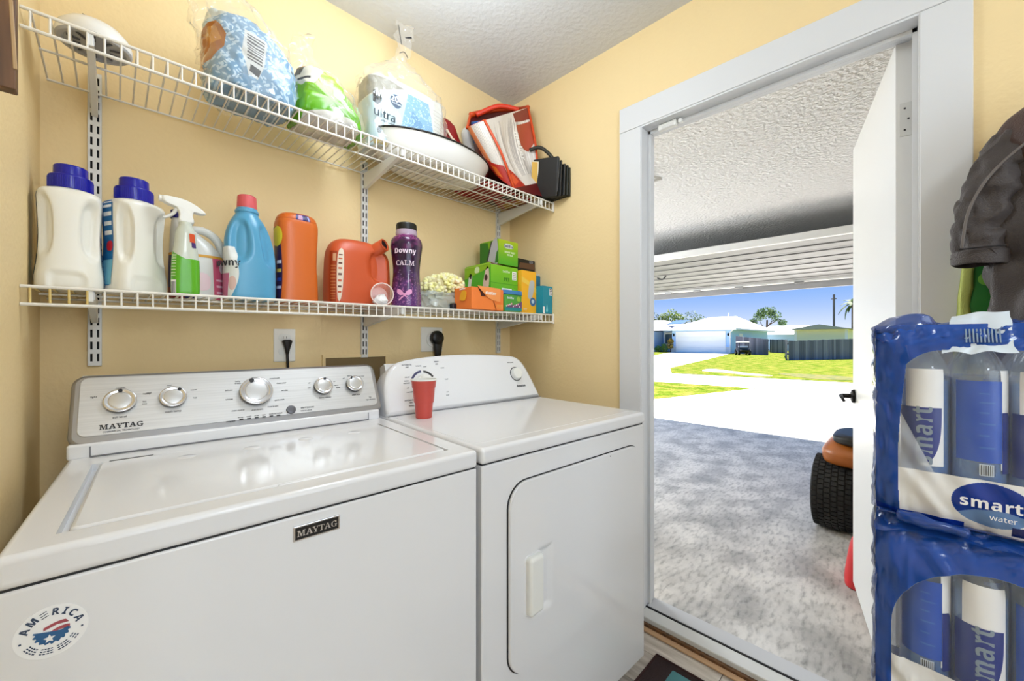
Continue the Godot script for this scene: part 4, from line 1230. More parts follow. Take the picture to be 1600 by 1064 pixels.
func lower_shelf_things():
	detergent_tub("white detergent jug with a blue cap, leftmost on the lower shelf", -0.072, -1.41, 0.0)
	detergent_tub("white detergent jug with a blue cap, its blue label edge showing at its left", 0.037, -1.41, 0.46)
	spray_bottle()
	bleach()
	softener()
	tall_orange()
	pour_jug()
	clear_cup()
	beads_bottle()
	duster()
	cartons()


func spray_bottle():
	var x := 0.133
	var t = thing("spray_bottle", "green spray bottle with a white trigger head", "spray bottle", Vector3(x, deck_low(x), -1.345))
	t.scale = Vector3(0.97, 0.93, 0.97)
	var S := secs([[0.0, 0.024, 0.018, 3.0], [0.005, 0.029, 0.023, 3.2], [0.05, 0.030, 0.024, 3.0], [0.10, 0.0285, 0.023, 2.8], [0.125, 0.026, 0.022, 2.6], [0.15, 0.0235, 0.02, 2.4], [0.172, 0.022, 0.019, 2.2], [0.185, 0.019, 0.017, 2.0], [0.195, 0.015, 0.015, 2.0], [0.205, 0.0145, 0.0145, 2.0]])
	var b = part("body", loft(S, 40, 5), flat_mat(Color(0.80, 0.82, 0.77), 0.18), t)
	var slope := func(v: float) -> Array: return [0.0, 1.0]
	part("liquid_band", skin(S, 0.0, TAU, 0.3, 3.0, 0.0007, null, slope, 40, 16), flat_mat(Color(0.36, 0.68, 0.14), 0.2), b, Vector3.ZERO, Vector3.ZERO, "green lower part")
	part("liquid_band", skin(S, 1.6, 4.6, 3.0, 3.9, 0.0007, null, func(v: float) -> Array: return [v * 0.55, 1.0], 24, 10), flat_mat(Color(0.36, 0.68, 0.14), 0.2), b, Vector3.ZERO, Vector3.ZERO, "green slanted edge")
	part("label", skin(S, 0.72, 1.35, 4.9, 6.0, 0.001), flat_mat(Color(0.82, 0.30, 0.10), 0.4), b, Vector3.ZERO, Vector3.ZERO, "small orange label")
	part("label", skin(S, 0.72, 1.20, 4.3, 4.9, 0.001), flat_mat(Color(0.24, 0.12, 0.42), 0.4), b, Vector3.ZERO, Vector3.ZERO, "small purple label")
	part("back_print", skin(S, 2.2, 2.95, 0.7, 1.8, 0.0012), M.print_white, b)
	for k in 9: part("fine_print", skin(S, 2.25, 2.9, 2.0 + 0.16 * k, 2.05 + 0.16 * k, 0.0012), flat_mat(Color(0.80, 0.88, 0.70), 0.5), b)
	for k in 6: part("bar", skin(S, 2.28 + 0.1 * k, 2.33 + 0.1 * k, 0.8, 1.7, 0.0015, null, null, 2, 4), M.ink, b)
	part("corner_print", skin(S, 0.5, 0.9, 0.5, 0.85, 0.0012), flat_mat(Color(0.08, 0.12, 0.42), 0.4), b)
	var o := smooth_outline([Vector2(-0.049, 0.066), Vector2(-0.02, 0.068), Vector2(0.008, 0.062), Vector2(0.034, 0.046), Vector2(0.044, 0.035), Vector2(0.036, 0.031), Vector2(0.022, 0.034), Vector2(0.015, 0.024), Vector2(0.0165, 0.0), Vector2(-0.014, 0.0), Vector2(-0.014, 0.022), Vector2(-0.022, 0.040), Vector2(-0.047, 0.050)], 4)
	var h = part("trigger_head", pillow(o, 0.026, 0.14, 7), M.white, t, Vector3(0, 0.203, 0))
	part("trigger", tube(arc([Vector3(-0.018, 0.040, 0), Vector3(-0.026, 0.022, 0), Vector3(-0.040, 0.010, 0), Vector3(-0.046, 0.008, 0)], 5), 0.005, 8, 0.0035), M.white, h)
	part("nozzle", lathe([Vector2(0.009, 0), Vector2(0.009, 0.008), Vector2(0.004, 0.009), Vector2(0, 0.008)], 16), M.white, h, Vector3(-0.046, 0.0585, 0), Vector3(0, 0, PI / 2))


func bleach():
	var x := 0.172
	var t = thing("bleach_jug", "white jug with a loop handle and pink and navy label behind the spray bottle", "jug", Vector3(x, deck_low(x), -1.48))
	var S := secs([[0.0, 0.055, 0.036, 3.2], [0.006, 0.062, 0.042, 3.4], [0.06, 0.064, 0.044, 3.0], [0.11, 0.063, 0.044, 2.8], [0.135, 0.060, 0.040, 2.6, -0.002], [0.165, 0.048, 0.034, 2.3, -0.013], [0.19, 0.033, 0.028, 2.0, -0.027], [0.215, 0.020, 0.020, 2.0, -0.038], [0.235, 0.015, 0.015, 2.0, -0.041]])
	var b = part("body", loft(S, 44, 5), flat_mat(Color(0.86, 0.86, 0.84), 0.3), t)
	part("handle", tube(arc([Vector3(-0.022, 0.200, 0), Vector3(0.012, 0.205, 0), Vector3(0.042, 0.188, 0), Vector3(0.059, 0.155, 0), Vector3(0.062, 0.120, 0), Vector3(0.055, 0.095, 0)], 5), 0.0115, 12), flat_mat(Color(0.86, 0.86, 0.84), 0.3), t)
	part("cap", lathe([Vector2(0.018, 0), Vector2(0.018, 0.022), Vector2(0.016, 0.024), Vector2(0, 0.024)], 24), flat_mat(Color(0.05, 0.07, 0.40), 0.3), t, Vector3(-0.041, 0.228, 0), Vector3.ZERO, "dark blue cap")
	var l = part("label", skin(S, 1.60, 3.1, 0.5, 3.6, 0.0007), flat_mat(Color(0.09, 0.12, 0.36), 0.4), b, Vector3.ZERO, Vector3.ZERO, "navy label half")
	part("label_stripe", skin(S, 0.1, 3.1, 3.35, 3.7, 0.001), flat_mat(Color(0.85, 0.62, 0.20), 0.4), l, Vector3.ZERO, Vector3.ZERO, "gold stripe")
	part("label_foot", skin(S, 1.9, 3.1, 0.5, 1.5, 0.001), flat_mat(Color(0.55, 0.12, 0.14), 0.4), l)
	part("brand_lettering", bend(text("CLOROX", 0.016, "Droid Sans", true), 0.05), M.print_white, l, Vector3(-0.008, 0.075, -0.004), Vector3(0, -0.75, 0))
	var p = part("label", skin(S, 0.1, 1.18, 0.5, 3.4, 0.0008), flat_mat(Color(0.78, 0.33, 0.45), 0.4), b, Vector3.ZERO, Vector3.ZERO, "pink label half")
	part("flower_print", skin(S, 0.55, 0.85, 2.35, 2.95, 0.0012, null, oval), flat_mat(Color(0.92, 0.78, 0.80), 0.5), p)
	for k in 4: part("fine_print", skin(S, 0.4, 1.05, 1.0 + 0.3 * k, 1.1 + 0.3 * k, 0.0012), flat_mat(Color(0.92, 0.72, 0.78), 0.5), p)
	part("flower_print", skin(S, 1.3, 1.75, 1.4, 2.3, 0.0012, null, oval), flat_mat(Color(0.93, 0.82, 0.84), 0.5), l)


func softener():
	var x := 0.293
	var t = thing("softener_bottle", "sky blue fabric softener bottle with a pink cap", "bottle", Vector3(x, deck_low(x), -1.42))
	var S := secs([[0.0, 0.058, 0.036, 3.0], [0.006, 0.065, 0.042, 3.2], [0.05, 0.0665, 0.045, 2.8], [0.10, 0.0665, 0.046, 2.6], [0.145, 0.065, 0.045, 2.4, -0.001], [0.185, 0.060, 0.043, 2.3, -0.004], [0.215, 0.052, 0.040, 2.2, -0.006], [0.240, 0.041, 0.034, 2.1, -0.007], [0.256, 0.031, 0.029, 2.0, -0.008], [0.264, 0.0285, 0.0285, 2.0, -0.008], [0.275, 0.0275, 0.0275, 2.0, -0.008], [0.279, 0.0245, 0.0245, 2.0, -0.008]])
	var mod := func(th: float, y: float) -> float: return dent(th, y, [[2.10, 0.175, 0.46, 0.060, 0.26], [0.78, 0.165, 0.42, 0.062, 0.22]])
	var blue = flat_mat(Color(0.33, 0.62, 0.77), 0.28)
	var b = part("body", loft(S, 84, 7, mod), blue, t)
	part("collar", lathe([Vector2(0.028, 0.262), Vector2(0.031, 0.263), Vector2(0.031, 0.270), Vector2(0.028, 0.272)], 32), blue, t, Vector3(-0.008, 0, 0))
	part("cap", lathe([Vector2(0.0255, 0.276), Vector2(0.0265, 0.277), Vector2(0.0245, 0.312), Vector2(0.0215, 0.316), Vector2(0, 0.3165)], 40), flat_mat(Color(0.84, 0.36, 0.38), 0.35), t, Vector3(-0.008, 0, 0), Vector3.ZERO, "coral pink cap")
	var l = part("label", skin(S, 2.02, 3.3, 0.7, 4.2, 0.0008, mod, func(v: float) -> Array: return [0.42 - 0.42 * sin(PI * clampf(v, 0.04, 0.96)), 1.0]), flat_mat(Color(0.90, 0.90, 0.88), 0.4), b, Vector3.ZERO, Vector3.ZERO, "white and pink side label")
	part("label_art", skin(S, 2.1, 3.3, 0.9, 2.5, 0.0012, mod, func(v: float) -> Array: return [0.36 * (1 - v) + 0.1 + 0.25 * v, 1.0]), flat_mat(Color(0.80, 0.42, 0.56), 0.4), l)
	part("label_art", skin(S, 2.12, 2.55, 1.5, 2.35, 0.0016, mod, oval), flat_mat(Color(0.88, 0.74, 0.70), 0.5), l)
	part("brand_lettering", bend(text("Downy", 0.020, "Droid Sans", true), 0.05), M.ink, l, Vector3(-0.030, 0.105, -0.008), Vector3(0, -0.95, 0.05))


func tall_orange():
	var x := 0.428
	var t = thing("detergent_bottle", "tall orange rounded detergent tub with a dark label on its left edge", "bottle", Vector3(x, deck_low(x), -1.44))
	t.scale.y = 0.97
	var S := secs([[0.0, 0.058, 0.040, 3.2], [0.006, 0.0625, 0.046, 3.4], [0.05, 0.062, 0.046, 3.2], [0.12, 0.0605, 0.045, 3.0], [0.19, 0.061, 0.046, 3.0], [0.255, 0.0625, 0.047, 3.2], [0.273, 0.0605, 0.046, 3.0], [0.276, 0.0585, 0.0445, 3.0], [0.279, 0.0590, 0.045, 3.0], [0.292, 0.054, 0.041, 2.8], [0.300, 0.043, 0.033, 2.6], [0.303, 0.028, 0.022, 2.4]])
	var mod := func(th: float, y: float) -> float: return dent(th, y, [[0.25, 0.15, 0.28, 0.055, 0.10]])
	var orange = flat_mat(Color(0.82, 0.40, 0.12), 0.35)
	var b = part("body", loft(S, 64, 6, mod), orange, t)
	var l = part("label", skin(S, 2.35, 3.4, 0.4, 4.9, 0.0008, mod, func(v: float) -> Array: return [0.25 - 0.25 * sin(PI * v) + 0.12 * v, 1.0]), flat_mat(Color(0.16, 0.07, 0.26), 0.35), b, Vector3.ZERO, Vector3.ZERO, "dark purple edge label")
	part("label_art", skin(S, 2.40, 3.4, 3.9, 4.9, 0.0013, mod, oval), flat_mat(Color(0.86, 0.80, 0.16), 0.4), l, Vector3.ZERO, Vector3.ZERO, "yellow top of the label")
	for k in 4: part("label_print", skin(S, 2.5, 2.95, 1.9 + 0.4 * k, 2.05 + 0.4 * k, 0.0013, mod), flat_mat([Color(0.75, 0.75, 0.85), Color(0.15, 0.25, 0.6), Color(0.8, 0.7, 0.3), Color(0.85, 0.85, 0.9)][k], 0.4), l)
	var s = part("seal_sticker", skin(S, 1.22, 1.70, 6.7, 9.3, 0.0012, mod), flat_mat(Color(0.16, 0.12, 0.45), 0.4), b, Vector3.ZERO, Vector3.ZERO, "small purple seal over the lid seam")
	for k in 3: part("seal_print", skin(S, 1.26 + 0.14 * k, 1.34 + 0.14 * k, 7.0, 9.0, 0.0016, mod), flat_mat([Color(0.7, 0.7, 0.9), Color(0.08, 0.06, 0.3), Color(0.75, 0.55, 0.7)][k], 0.4), s)


func pour_jug():
	var x := 0.640
	var t = thing("detergent_jug", "squat reddish orange jug with an open pouring spout", "jug", Vector3(x, deck_low(x), -1.45))
	var S := secs([[0.0, 0.106, 0.050, 4.5], [0.008, 0.113, 0.057, 4.5], [0.06, 0.114, 0.060, 4.2], [0.13, 0.113, 0.060, 4.0], [0.18, 0.111, 0.057, 3.6], [0.205, 0.103, 0.052, 3.2, -0.003], [0.226, 0.084, 0.043, 2.8, -0.010], [0.238, 0.060, 0.032, 2.6, -0.014], [0.242, 0.035, 0.018, 2.4, -0.014]])
	var mod := func(th: float, y: float) -> float: return dent(th, y, [[1.22, 0.145, 0.30, 0.055, 0.30], [0.60, 0.13, 0.14, 0.09, 0.06]])
	var red = flat_mat(Color(0.79, 0.33, 0.16), 0.4)
	var b = part("body", loft(S, 96, 7, mod), red, t)
	var sp = part("spout", tube([Vector3(0.028, 0.186, -0.010), Vector3(0.052, 0.211, 0.024), Vector3(0.074, 0.232, 0.058)], 0.028, 24, 0.0235), red, t)
	var aim := Transform3D(Basis(Quaternion(Vector3.UP, Vector3(0.022, 0.014, 0.040).normalized())), Vector3(0.074, 0.232, 0.058))
	var rim = part("spout_rim", lathe([Vector2(0.0185, 0.0005), Vector2(0.0225, -0.002), Vector2(0.0245, 0.001), Vector2(0.0235, 0.005), Vector2(0.0185, 0.005), Vector2(0.0175, 0.001)], 32), red, sp)
	rim.transform = aim
	var hole = part("spout_hole", lathe([Vector2(0, 0.0012), Vector2(0.0185, 0.0012)], 24), flat_mat(Color(0.07, 0.02, 0.02), 0.6), sp)
	hole.transform = aim
	part("rib", tube(arc([Vector3(0.088, 0.20, 0.030), Vector3(0.096, 0.15, 0.037), Vector3(0.097, 0.09, 0.040), Vector3(0.090, 0.03, 0.046)], 5), 0.005, 8, 0.003), red, b)
	var l = part("label", skin(S, 2.02, 2.36, 1.1, 4.7, 0.0012, mod, oval), flat_mat(Color(0.88, 0.82, 0.74), 0.45), b, Vector3.ZERO, Vector3.ZERO, "cream back label")
	for k in 8: part("fine_print", skin(S, 2.10, 2.28, 1.7 + 0.3 * k, 1.8 + 0.3 * k, 0.0016, mod), flat_mat([Color(0.75, 0.35, 0.2), Color(0.4, 0.2, 0.15)][k % 2], 0.5), l)
	part("label", skin(S, 2.38, 2.90, 1.0, 4.2, 0.0010, mod), flat_mat(Color(0.62, 0.22, 0.07), 0.45), b, Vector3.ZERO, Vector3.ZERO, "brown side label")
	part("bar_code", skin(S, 2.42, 2.64, 3.4, 3.95, 0.0014, mod), flat_mat(Color(0.80, 0.60, 0.45), 0.5), b)
	for k in 12: part("fine_print", skin(S, 2.42, 2.8, 1.3 + 0.16 * k, 1.36 + 0.16 * k, 0.0014, mod), flat_mat(Color(0.74, 0.45, 0.25), 0.5), b)


func clear_cup():
	var x := 0.672
	var t = thing("measuring_cup", "clear plastic measuring cup lying on its side before the orange jug", "cup", Vector3(x, deck_low(x) + 0.040, -1.322), -0.25)
	part("wall", lathe([Vector2(0.030, -0.052), Vector2(0.034, -0.03), Vector2(0.0375, 0.0)], 40), clear_mat(Color(1, 0.95, 0.93), 0.28, 0.1), t, Vector3.ZERO, Vector3(PI / 2, 0, 0))
	part("rim", lathe([Vector2(0.0375, -0.002), Vector2(0.0405, -0.001), Vector2(0.0405, 0.003), Vector2(0.0375, 0.004), Vector2(0.036, 0.001), Vector2(0.0375, -0.002)], 40), flat_mat(Color(0.93, 0.86, 0.84), 0.3), t, Vector3.ZERO, Vector3(PI / 2, 0, 0))
	part("bottom", lathe([Vector2(0, -0.051), Vector2(0.030, -0.052)], 32), clear_mat(Color(1, 0.9, 0.88), 0.4, 0.1), t, Vector3.ZERO, Vector3(PI / 2, 0, 0))
	wr_amp = 0.006
	wr_freq = 60.0
	part("powder_lump", loft(secs([[-0.018, 0.018, 0.012], [-0.008, 0.026, 0.018], [0.004, 0.022, 0.015], [0.012, 0.010, 0.008]]), 20, 4), M.print_white, t, Vector3(0.0, -0.014, -0.022), Vector3.ZERO, "white crust inside the cup")
	wr_amp = 0.0


func beads_bottle():
	var x := 0.797
	var t = thing("scent_bead_bottle", "purple waisted bottle of laundry scent beads with a black cap", "bottle", Vector3(x, deck_low(x), -1.372), -0.62)
	var im := Image.create(192, 256, false, Image.FORMAT_RGB8)
	var n := FastNoiseLite.new()
	n.seed = 4
	n.frequency = 0.045
	for j in 256:
		for i in 192:
			var y := float(j) / 255.0
			var a := n.get_noise_2d(i, j * 1.2)
			var f := n.get_noise_2d(i * 4.0, j * 4.0)
			var c := Color(0.17, 0.08, 0.21)
			c = c.lerp(Color(0.36, 0.20, 0.45), smoothstep(0.50, 0.20, y + a * 0.14))
			c = c.lerp(Color(0.62, 0.50, 0.72), smoothstep(0.12, 0.02, y + a * 0.06))
			c = c.lerp(Color(0.40, 0.13, 0.34), smoothstep(0.52, 0.72, y + a * 0.2))
			c = c.lerp(Color(0.70, 0.56, 0.66), smoothstep(0.74, 0.86, y + a * 0.12) * 0.8)
			if f > 0.28 and (y > 0.68 or y < 0.36): c = c.lerp(Color(0.88, 0.55, 0.78), 0.6)
			var back := smoothstep(0.06, 0.0, absf(wrapf(i / 192.0 - 0.09, -0.5, 0.5))) * 0.6
			c = c.lerp(Color(0.45, 0.40, 0.44), back)
			im.set_pixel(i, j, c)
	var m := StandardMaterial3D.new()
	m.albedo_texture = ImageTexture.create_from_image(im)
	m.roughness = 0.15
	m.cull_mode = BaseMaterial3D.CULL_DISABLED
	var prof := secs([[0.0, 0.050, 0.050], [0.004, 0.0555, 0.0555], [0.03, 0.0565, 0.0565], [0.08, 0.0535, 0.0535], [0.14, 0.0500, 0.0500], [0.19, 0.0545, 0.0545], [0.235, 0.0600, 0.0600], [0.258, 0.0560, 0.0560], [0.272, 0.0440, 0.0440], [0.276, 0.0395, 0.0395], [0.297, 0.0375, 0.0375]])
	var b = part("body", loft(prof, 56, 6), m, t)
	part("neck_band", lathe([Vector2(0.0400, 0.277), Vector2(0.0402, 0.284), Vector2(0.0385, 0.297)], 40), flat_mat(Color(0.70, 0.62, 0.70), 0.2), t)
	part("cap", lathe([Vector2(0.039, 0.296), Vector2(0.0385, 0.316), Vector2(0.036, 0.322), Vector2(0, 0.323)], 40), M.black, t, Vector3.ZERO, Vector3.ZERO, "black cap")
	var w = flat_mat(Color(0.93, 0.85, 0.92), 0.4)
	part("brand_lettering", bend(text("Downy", 0.0185, "Droid Sans", true), 0.0592), w, b, Vector3(0, 0.205, 0), Vector3(-0.06, 0, 0))
	part("lettering", bend(text("CALM", 0.018, "Droid Serif"), 0.0545), w, b, Vector3(0, 0.164, 0))
	for k in 4: part("fine_print", bend(box_mesh(Vector3([0.045, 0.055, 0.035, 0.055][k], 0.0016, 0.0006)), 0.0518), flat_mat(Color(0.62, 0.52, 0.66), 0.5), b, Vector3(0, 0.137 - 0.0075 * k, 0))
	var pink = flat_mat(Color(0.90, 0.62, 0.80), 0.4)
	var lp := smooth_outline([Vector2(0.002, 0.002), Vector2(0.012, 0.017), Vector2(0.026, 0.020), Vector2(0.028, 0.008), Vector2(0.016, -0.002)], 5)
	var rp := PackedVector2Array()
	for p in lp: rp.append(Vector2(-p.x, p.y))
	var tail := PackedVector2Array([Vector2(0, 0), Vector2(0.012, -0.008), Vector2(0.022, -0.021), Vector2(0.017, -0.023), Vector2(0.008, -0.012), Vector2(0.0, -0.004), Vector2(-0.008, -0.012), Vector2(-0.019, -0.022), Vector2(-0.024, -0.020), Vector2(-0.012, -0.008)])
	part("bow_print", bend(join([[poly(lp, 0.0006), Transform3D()], [poly(rp, 0.0006), Transform3D()], [poly(tail, 0.0006), Transform3D()], [poly(disc(0.005, 16), 0.0006), Transform3D()]]), 0.0572), pink, b, Vector3(-0.002, 0.045, 0), Vector3.ZERO, "pink bow printed near the bottom")


func duster():
	var x := 1.005
	var t = thing("chenille_duster", "cream chenille duster with a dark handle in an open clear bag", "duster", Vector3(x, deck_low(x), -1.43))
	var ball := loft(secs([[-0.015, 0.003, 0.003], [-0.011, 0.0065, 0.0065], [0.0, 0.0082, 0.0082], [0.011, 0.0065, 0.0065], [0.015, 0.003, 0.003]]), 8, 2)
	var mm := MultiMesh.new()
	mm.transform_format = MultiMesh.TRANSFORM_3D
	mm.use_colors = true
	mm.mesh = ball
	mm.instance_count = 330
	for k in 330:
		var d := Vector3(rng.randfn(), rng.randfn(), rng.randfn()).normalized()
		var p := Vector3(d.x * 0.098, 0.105 + d.y * 0.046 + 0.012 * d.x, d.z * 0.055) * Vector3(rng.randf_range(0.9, 1.0), 1, 1)
		mm.set_instance_transform(k, Transform3D(Basis(Quaternion(Vector3.UP, (d + Vector3(rng.randfn(), rng.randfn(), rng.randfn()) * 0.35).normalized())), p))
		var y := rng.randf_range(0.0, 1.0)
		mm.set_instance_color(k, Color(0.97, 0.95, 0.84 - 0.20 * y).srgb_to_linear())
	var fm := StandardMaterial3D.new()
	fm.vertex_color_use_as_albedo = true
	fm.roughness = 0.9
	var o := MultiMeshInstance3D.new()
	o.name = "chenille_fingers"
	o.multimesh = mm
	o.material_override = fm
	o.set_meta("kind", "stuff")
	t.add_child(o)
	part("core", loft(secs([[0.06, 0.05, 0.03], [0.085, 0.085, 0.044], [0.105, 0.09, 0.048], [0.13, 0.08, 0.042], [0.145, 0.05, 0.02]]), 24, 3), flat_mat(Color(0.80, 0.75, 0.58), 0.9), t)
	wr_amp = 0.010
	wr_freq = 38.0
	part("bag", loft(secs([[0.003, 0.07, 0.05, 3.0, -0.03], [0.02, 0.085, 0.058, 2.6, -0.03], [0.05, 0.095, 0.06, 2.4, -0.02], [0.075, 0.102, 0.06, 2.2, -0.01]]), 40, 6), clear_mat(Color(0.86, 0.91, 0.91), 0.40, 0.12), t, Vector3.ZERO, Vector3.ZERO, "clear plastic bag")
	wr_amp = 0.0
	part("handle", rbox(Vector3(0.09, 0.030, 0.034), 0.008), flat_mat(Color(0.05, 0.05, 0.10), 0.35), t, Vector3(0.045, 0.017, 0.05), Vector3(0, 0.1, 0.05), "dark navy handle")


func cartons():
	# orange carton with a torn flap
	var t = thing("cleaning_carton", "orange carton with a torn front flap, leftmost of the small boxes", "box", Vector3(1.1175, deck_low(1.1175), -1.318))
	var org = flat_mat(Color(0.95, 0.50, 0.20), 0.5)
	carton(t, Vector3(0.179, 0.091, 0.116), org, Vector3(0, 0.0465, 0))
	var pale = flat_mat(Color(0.97, 0.60, 0.32), 0.5)
	part("torn_flap", poly(PackedVector2Array([Vector2(-0.062, 0.047), Vector2(0.068, 0.045), Vector2(0.068, -0.012), Vector2(0.030, -0.008), Vector2(0.0, 0.0), Vector2(-0.03, 0.022)]), 0.0012), pale, t, Vector3(0, 0.050, 0.0614), Vector3(0.03, 0, 0))
	part("tear", poly(PackedVector2Array([Vector2(-0.060, 0.044), Vector2(-0.028, 0.020), Vector2(-0.014, 0.006), Vector2(-0.040, 0.007), Vector2(-0.044, 0.022)]), 0.0006), flat_mat(Color(0.25, 0.07, 0.03), 0.8), t, Vector3(0, 0.050, 0.0602), Vector3.ZERO, "dark torn opening")
	part("tear", poly(PackedVector2Array([Vector2(0.028, -0.012), Vector2(0.044, -0.047), Vector2(0.046, -0.046), Vector2(0.031, -0.010)]), 0.0006), flat_mat(Color(0.40, 0.15, 0.05), 0.8), t, Vector3(0, 0.050, 0.0602))
	part("brand_lettering", text("duster", 0.014, "Droid Sans", true), M.print_white, t, Vector3(0.012, 0.072, 0.0624))
	part("yellow_print", poly(smooth_outline([Vector2(-0.022, -0.014), Vector2(0.014, -0.020), Vector2(0.022, 0.014), Vector2(-0.006, 0.020)], 4), 0.0006), flat_mat(Color(0.95, 0.68, 0.12), 0.5), t, Vector3(-0.0924, 0.058, 0.004), Vector3(0, -PI / 2, 0))
	part("brand_lettering", text("Swiffer", 0.008, "Droid Sans", true), M.print_white, t, Vector3(-0.0926, 0.086, 0.0), Vector3(0, -PI / 2, 0))
	for k in 3: part("fine_print", box_mesh(Vector3(0.036, 0.0018, 0.0006)), flat_mat(Color(0.96, 0.75, 0.35), 0.5), t, Vector3(0.066, 0.024 - 0.006 * k, 0.0598))
	# open green carton and the smaller one on top of it
	var lime = flat_mat(Color(0.52, 0.72, 0.10), 0.45)
	var green = flat_mat(Color(0.27, 0.66, 0.13), 0.45)
	var dkgreen = flat_mat(Color(0.16, 0.46, 0.10), 0.45)
	var grad := func(a: Color, b: Color) -> StandardMaterial3D:
		var m := StandardMaterial3D.new()
		var gt := GradientTexture2D.new()
		gt.gradient = ramp([[0.0, a], [1.0, b]])
		gt.fill_from = Vector2(0, 0)
		gt.fill_to = Vector2(0, 1)
		gt.width = 32
		gt.height = 64
		m.albedo_texture = gt
		m.roughness = 0.45
		return m
	var front = grad.call(Color(0.27, 0.66, 0.13), Color(0.50, 0.76, 0.12))
	t = thing("cleaning_carton", "bright green carton with an open top, under the smaller green box", "box", Vector3(1.2958, deck_low(1.296), -1.4405))
	t.scale = Vector3(0.933, 0.962, 1.03)
	carton(t, Vector3(0.187, 0.226, 0.185), green, Vector3(0, 0.113, 0))
	part("front_print", quad(Vector3(-0.0935, 0, 0), Vector3(0.0935, 0, 0), Vector3(0.0935, 0.226, 0), Vector3(-0.0935, 0.226, 0)), front, t, Vector3(0, 0, 0.0932))
	part("side_print", quad(Vector3(0, 0.17, -0.09), Vector3(0, 0.21, 0.09), Vector3(0, 0.226, 0.09), Vector3(0, 0.226, -0.09)), lime, t, Vector3(-0.0942, 0, 0))
	part("flap", slab(quad(Vector3(-0.0935, 0.227, -0.09), Vector3(-0.0935, 0.227, 0.09), Vector3(-0.085, 0.238, 0.085), Vector3(-0.085, 0.236, -0.09)), Vector3(0.001, 0, 0)), lime, t)
	part("flap", quad(Vector3(-0.085, 0.2275, 0.090), Vector3(0.09, 0.2275, 0.091), Vector3(0.03, 0.236, 0.060), Vector3(-0.088, 0.251, 0.045)), flat_mat(Color(0.45, 0.31, 0.20), 0.8), t, Vector3.ZERO, Vector3.ZERO, "brown cardboard inside of the flap")
	part("lettering", text("PET", 0.016, "Droid Sans", true), dkgreen, t, Vector3(0.015, 0.162, 0.0938))
	part("brand_lettering", text("Swiffer", 0.011, "Droid Sans", true), flat_mat(Color(0.80, 0.88, 0.72), 0.5), t, Vector3(0.012, 0.200, 0.0938))
	part("bar_code", box_mesh(Vector3(0.030, 0.042, 0.0006)), M.print_white, t, Vector3(0.068, 0.185, 0.0936))
	for k in 4: part("bar", box_mesh(Vector3(0.022, 0.004, 0.0004)), M.grey_ink, t, Vector3(0.068, 0.170 + 0.009 * k, 0.0940))
	part("sticker", box_mesh(Vector3(0.070, 0.022, 0.0006)), M.print_white, t, Vector3(0.015, 0.108, 0.0936))
	part("line_print", box_mesh(Vector3(0.187, 0.0016, 0.0004)), flat_mat(Color(0.20, 0.52, 0.10), 0.5), t, Vector3(0, 0.140, 0.0936))
	part("price_print", text("BONUS", 0.007, "Droid Sans", true), flat_mat(Color(0.72, 0.85, 0.35), 0.5), t, Vector3(0.070, 0.110, 0.0938))
	var dog := smooth_outline([Vector2(-0.03, -0.05), Vector2(-0.012, -0.05), Vector2(-0.002, 0.0), Vector2(0.004, 0.042), Vector2(-0.012, 0.048), Vector2(-0.022, 0.02)], 4)
	part("picture_print", poly(dog, 0.0006), flat_mat(Color(0.85, 0.86, 0.84), 0.5), t, Vector3(-0.0942, 0.145, -0.040), Vector3(0, -PI / 2, 0))
	part("picture_print", poly(smooth_outline([Vector2(-0.02, -0.045), Vector2(0.016, -0.05), Vector2(0.020, 0.03), Vector2(0.006, 0.052), Vector2(-0.012, 0.01)], 4), 0.0006), flat_mat(Color(0.80, 0.74, 0.70), 0.5), t, Vector3(-0.0942, 0.165, 0.062), Vector3(0, -PI / 2, 0))
	part("picture_print", poly(disc(0.010, 16, 0.015), 0.0006), flat_mat(Color(0.22, 0.10, 0.12), 0.5), t, Vector3(-0.0948, 0.165, 0.062), Vector3(0, -PI / 2, 0))
	part("picture_print", poly(disc(0.006, 14, 0.009), 0.0006), M.black, t, Vector3(-0.0948, 0.178, -0.046), Vector3(0, -PI / 2, 0))
	part("leaf_print", poly(smooth_outline([Vector2(-0.014, -0.012), Vector2(0.012, -0.012), Vector2(0.016, 0.008), Vector2(0.0, 0.016), Vector2(-0.014, 0.008)], 4), 0.0006), flat_mat(Color(0.82, 0.90, 0.72), 0.5), t, Vector3(-0.0948, 0.208, 0.0), Vector3(0, -PI / 2, 0))
	t = thing("cleaning_carton", "small green and lime carton, topmost of the stacked boxes", "box", Vector3(1.355, deck_low(1.34) + 0.234, -1.4475))
	t.scale = Vector3(0.966, 0.983, 0.966)
	carton(t, Vector3(0.135, 0.120, 0.140), lime, Vector3(0, 0.060, 0))
	part("front_print", quad(Vector3(-0.0675, 0, 0), Vector3(0.0675, 0, 0), Vector3(0.0675, 0.12, 0), Vector3(-0.0675, 0.12, 0)), grad.call(Color(0.30, 0.68, 0.14), Color(0.68, 0.76, 0.08)), t, Vector3(0, 0, 0.0708))
	part("brand_lettering", text("Swiffer", 0.013, "Droid Sans", true), flat_mat(Color(0.30, 0.25, 0.45), 0.5), t, Vector3(0, 0.092, 0.0714))
	part("logo_field", poly(smooth_outline([Vector2(-0.032, 0), Vector2(-0.02, 0.012), Vector2(0.02, 0.012), Vector2(0.034, 0.0), Vector2(0.02, -0.010), Vector2(-0.02, -0.010)], 4), 0.0004), flat_mat(Color(0.82, 0.86, 0.82), 0.5), t, Vector3(0, 0.092, 0.0712))
	part("lettering", text("HEAVY DUTY", 0.009, "Droid Sans", true), flat_mat(Color(0.90, 0.94, 0.80), 0.5), t, Vector3(0.010, 0.063, 0.0714))
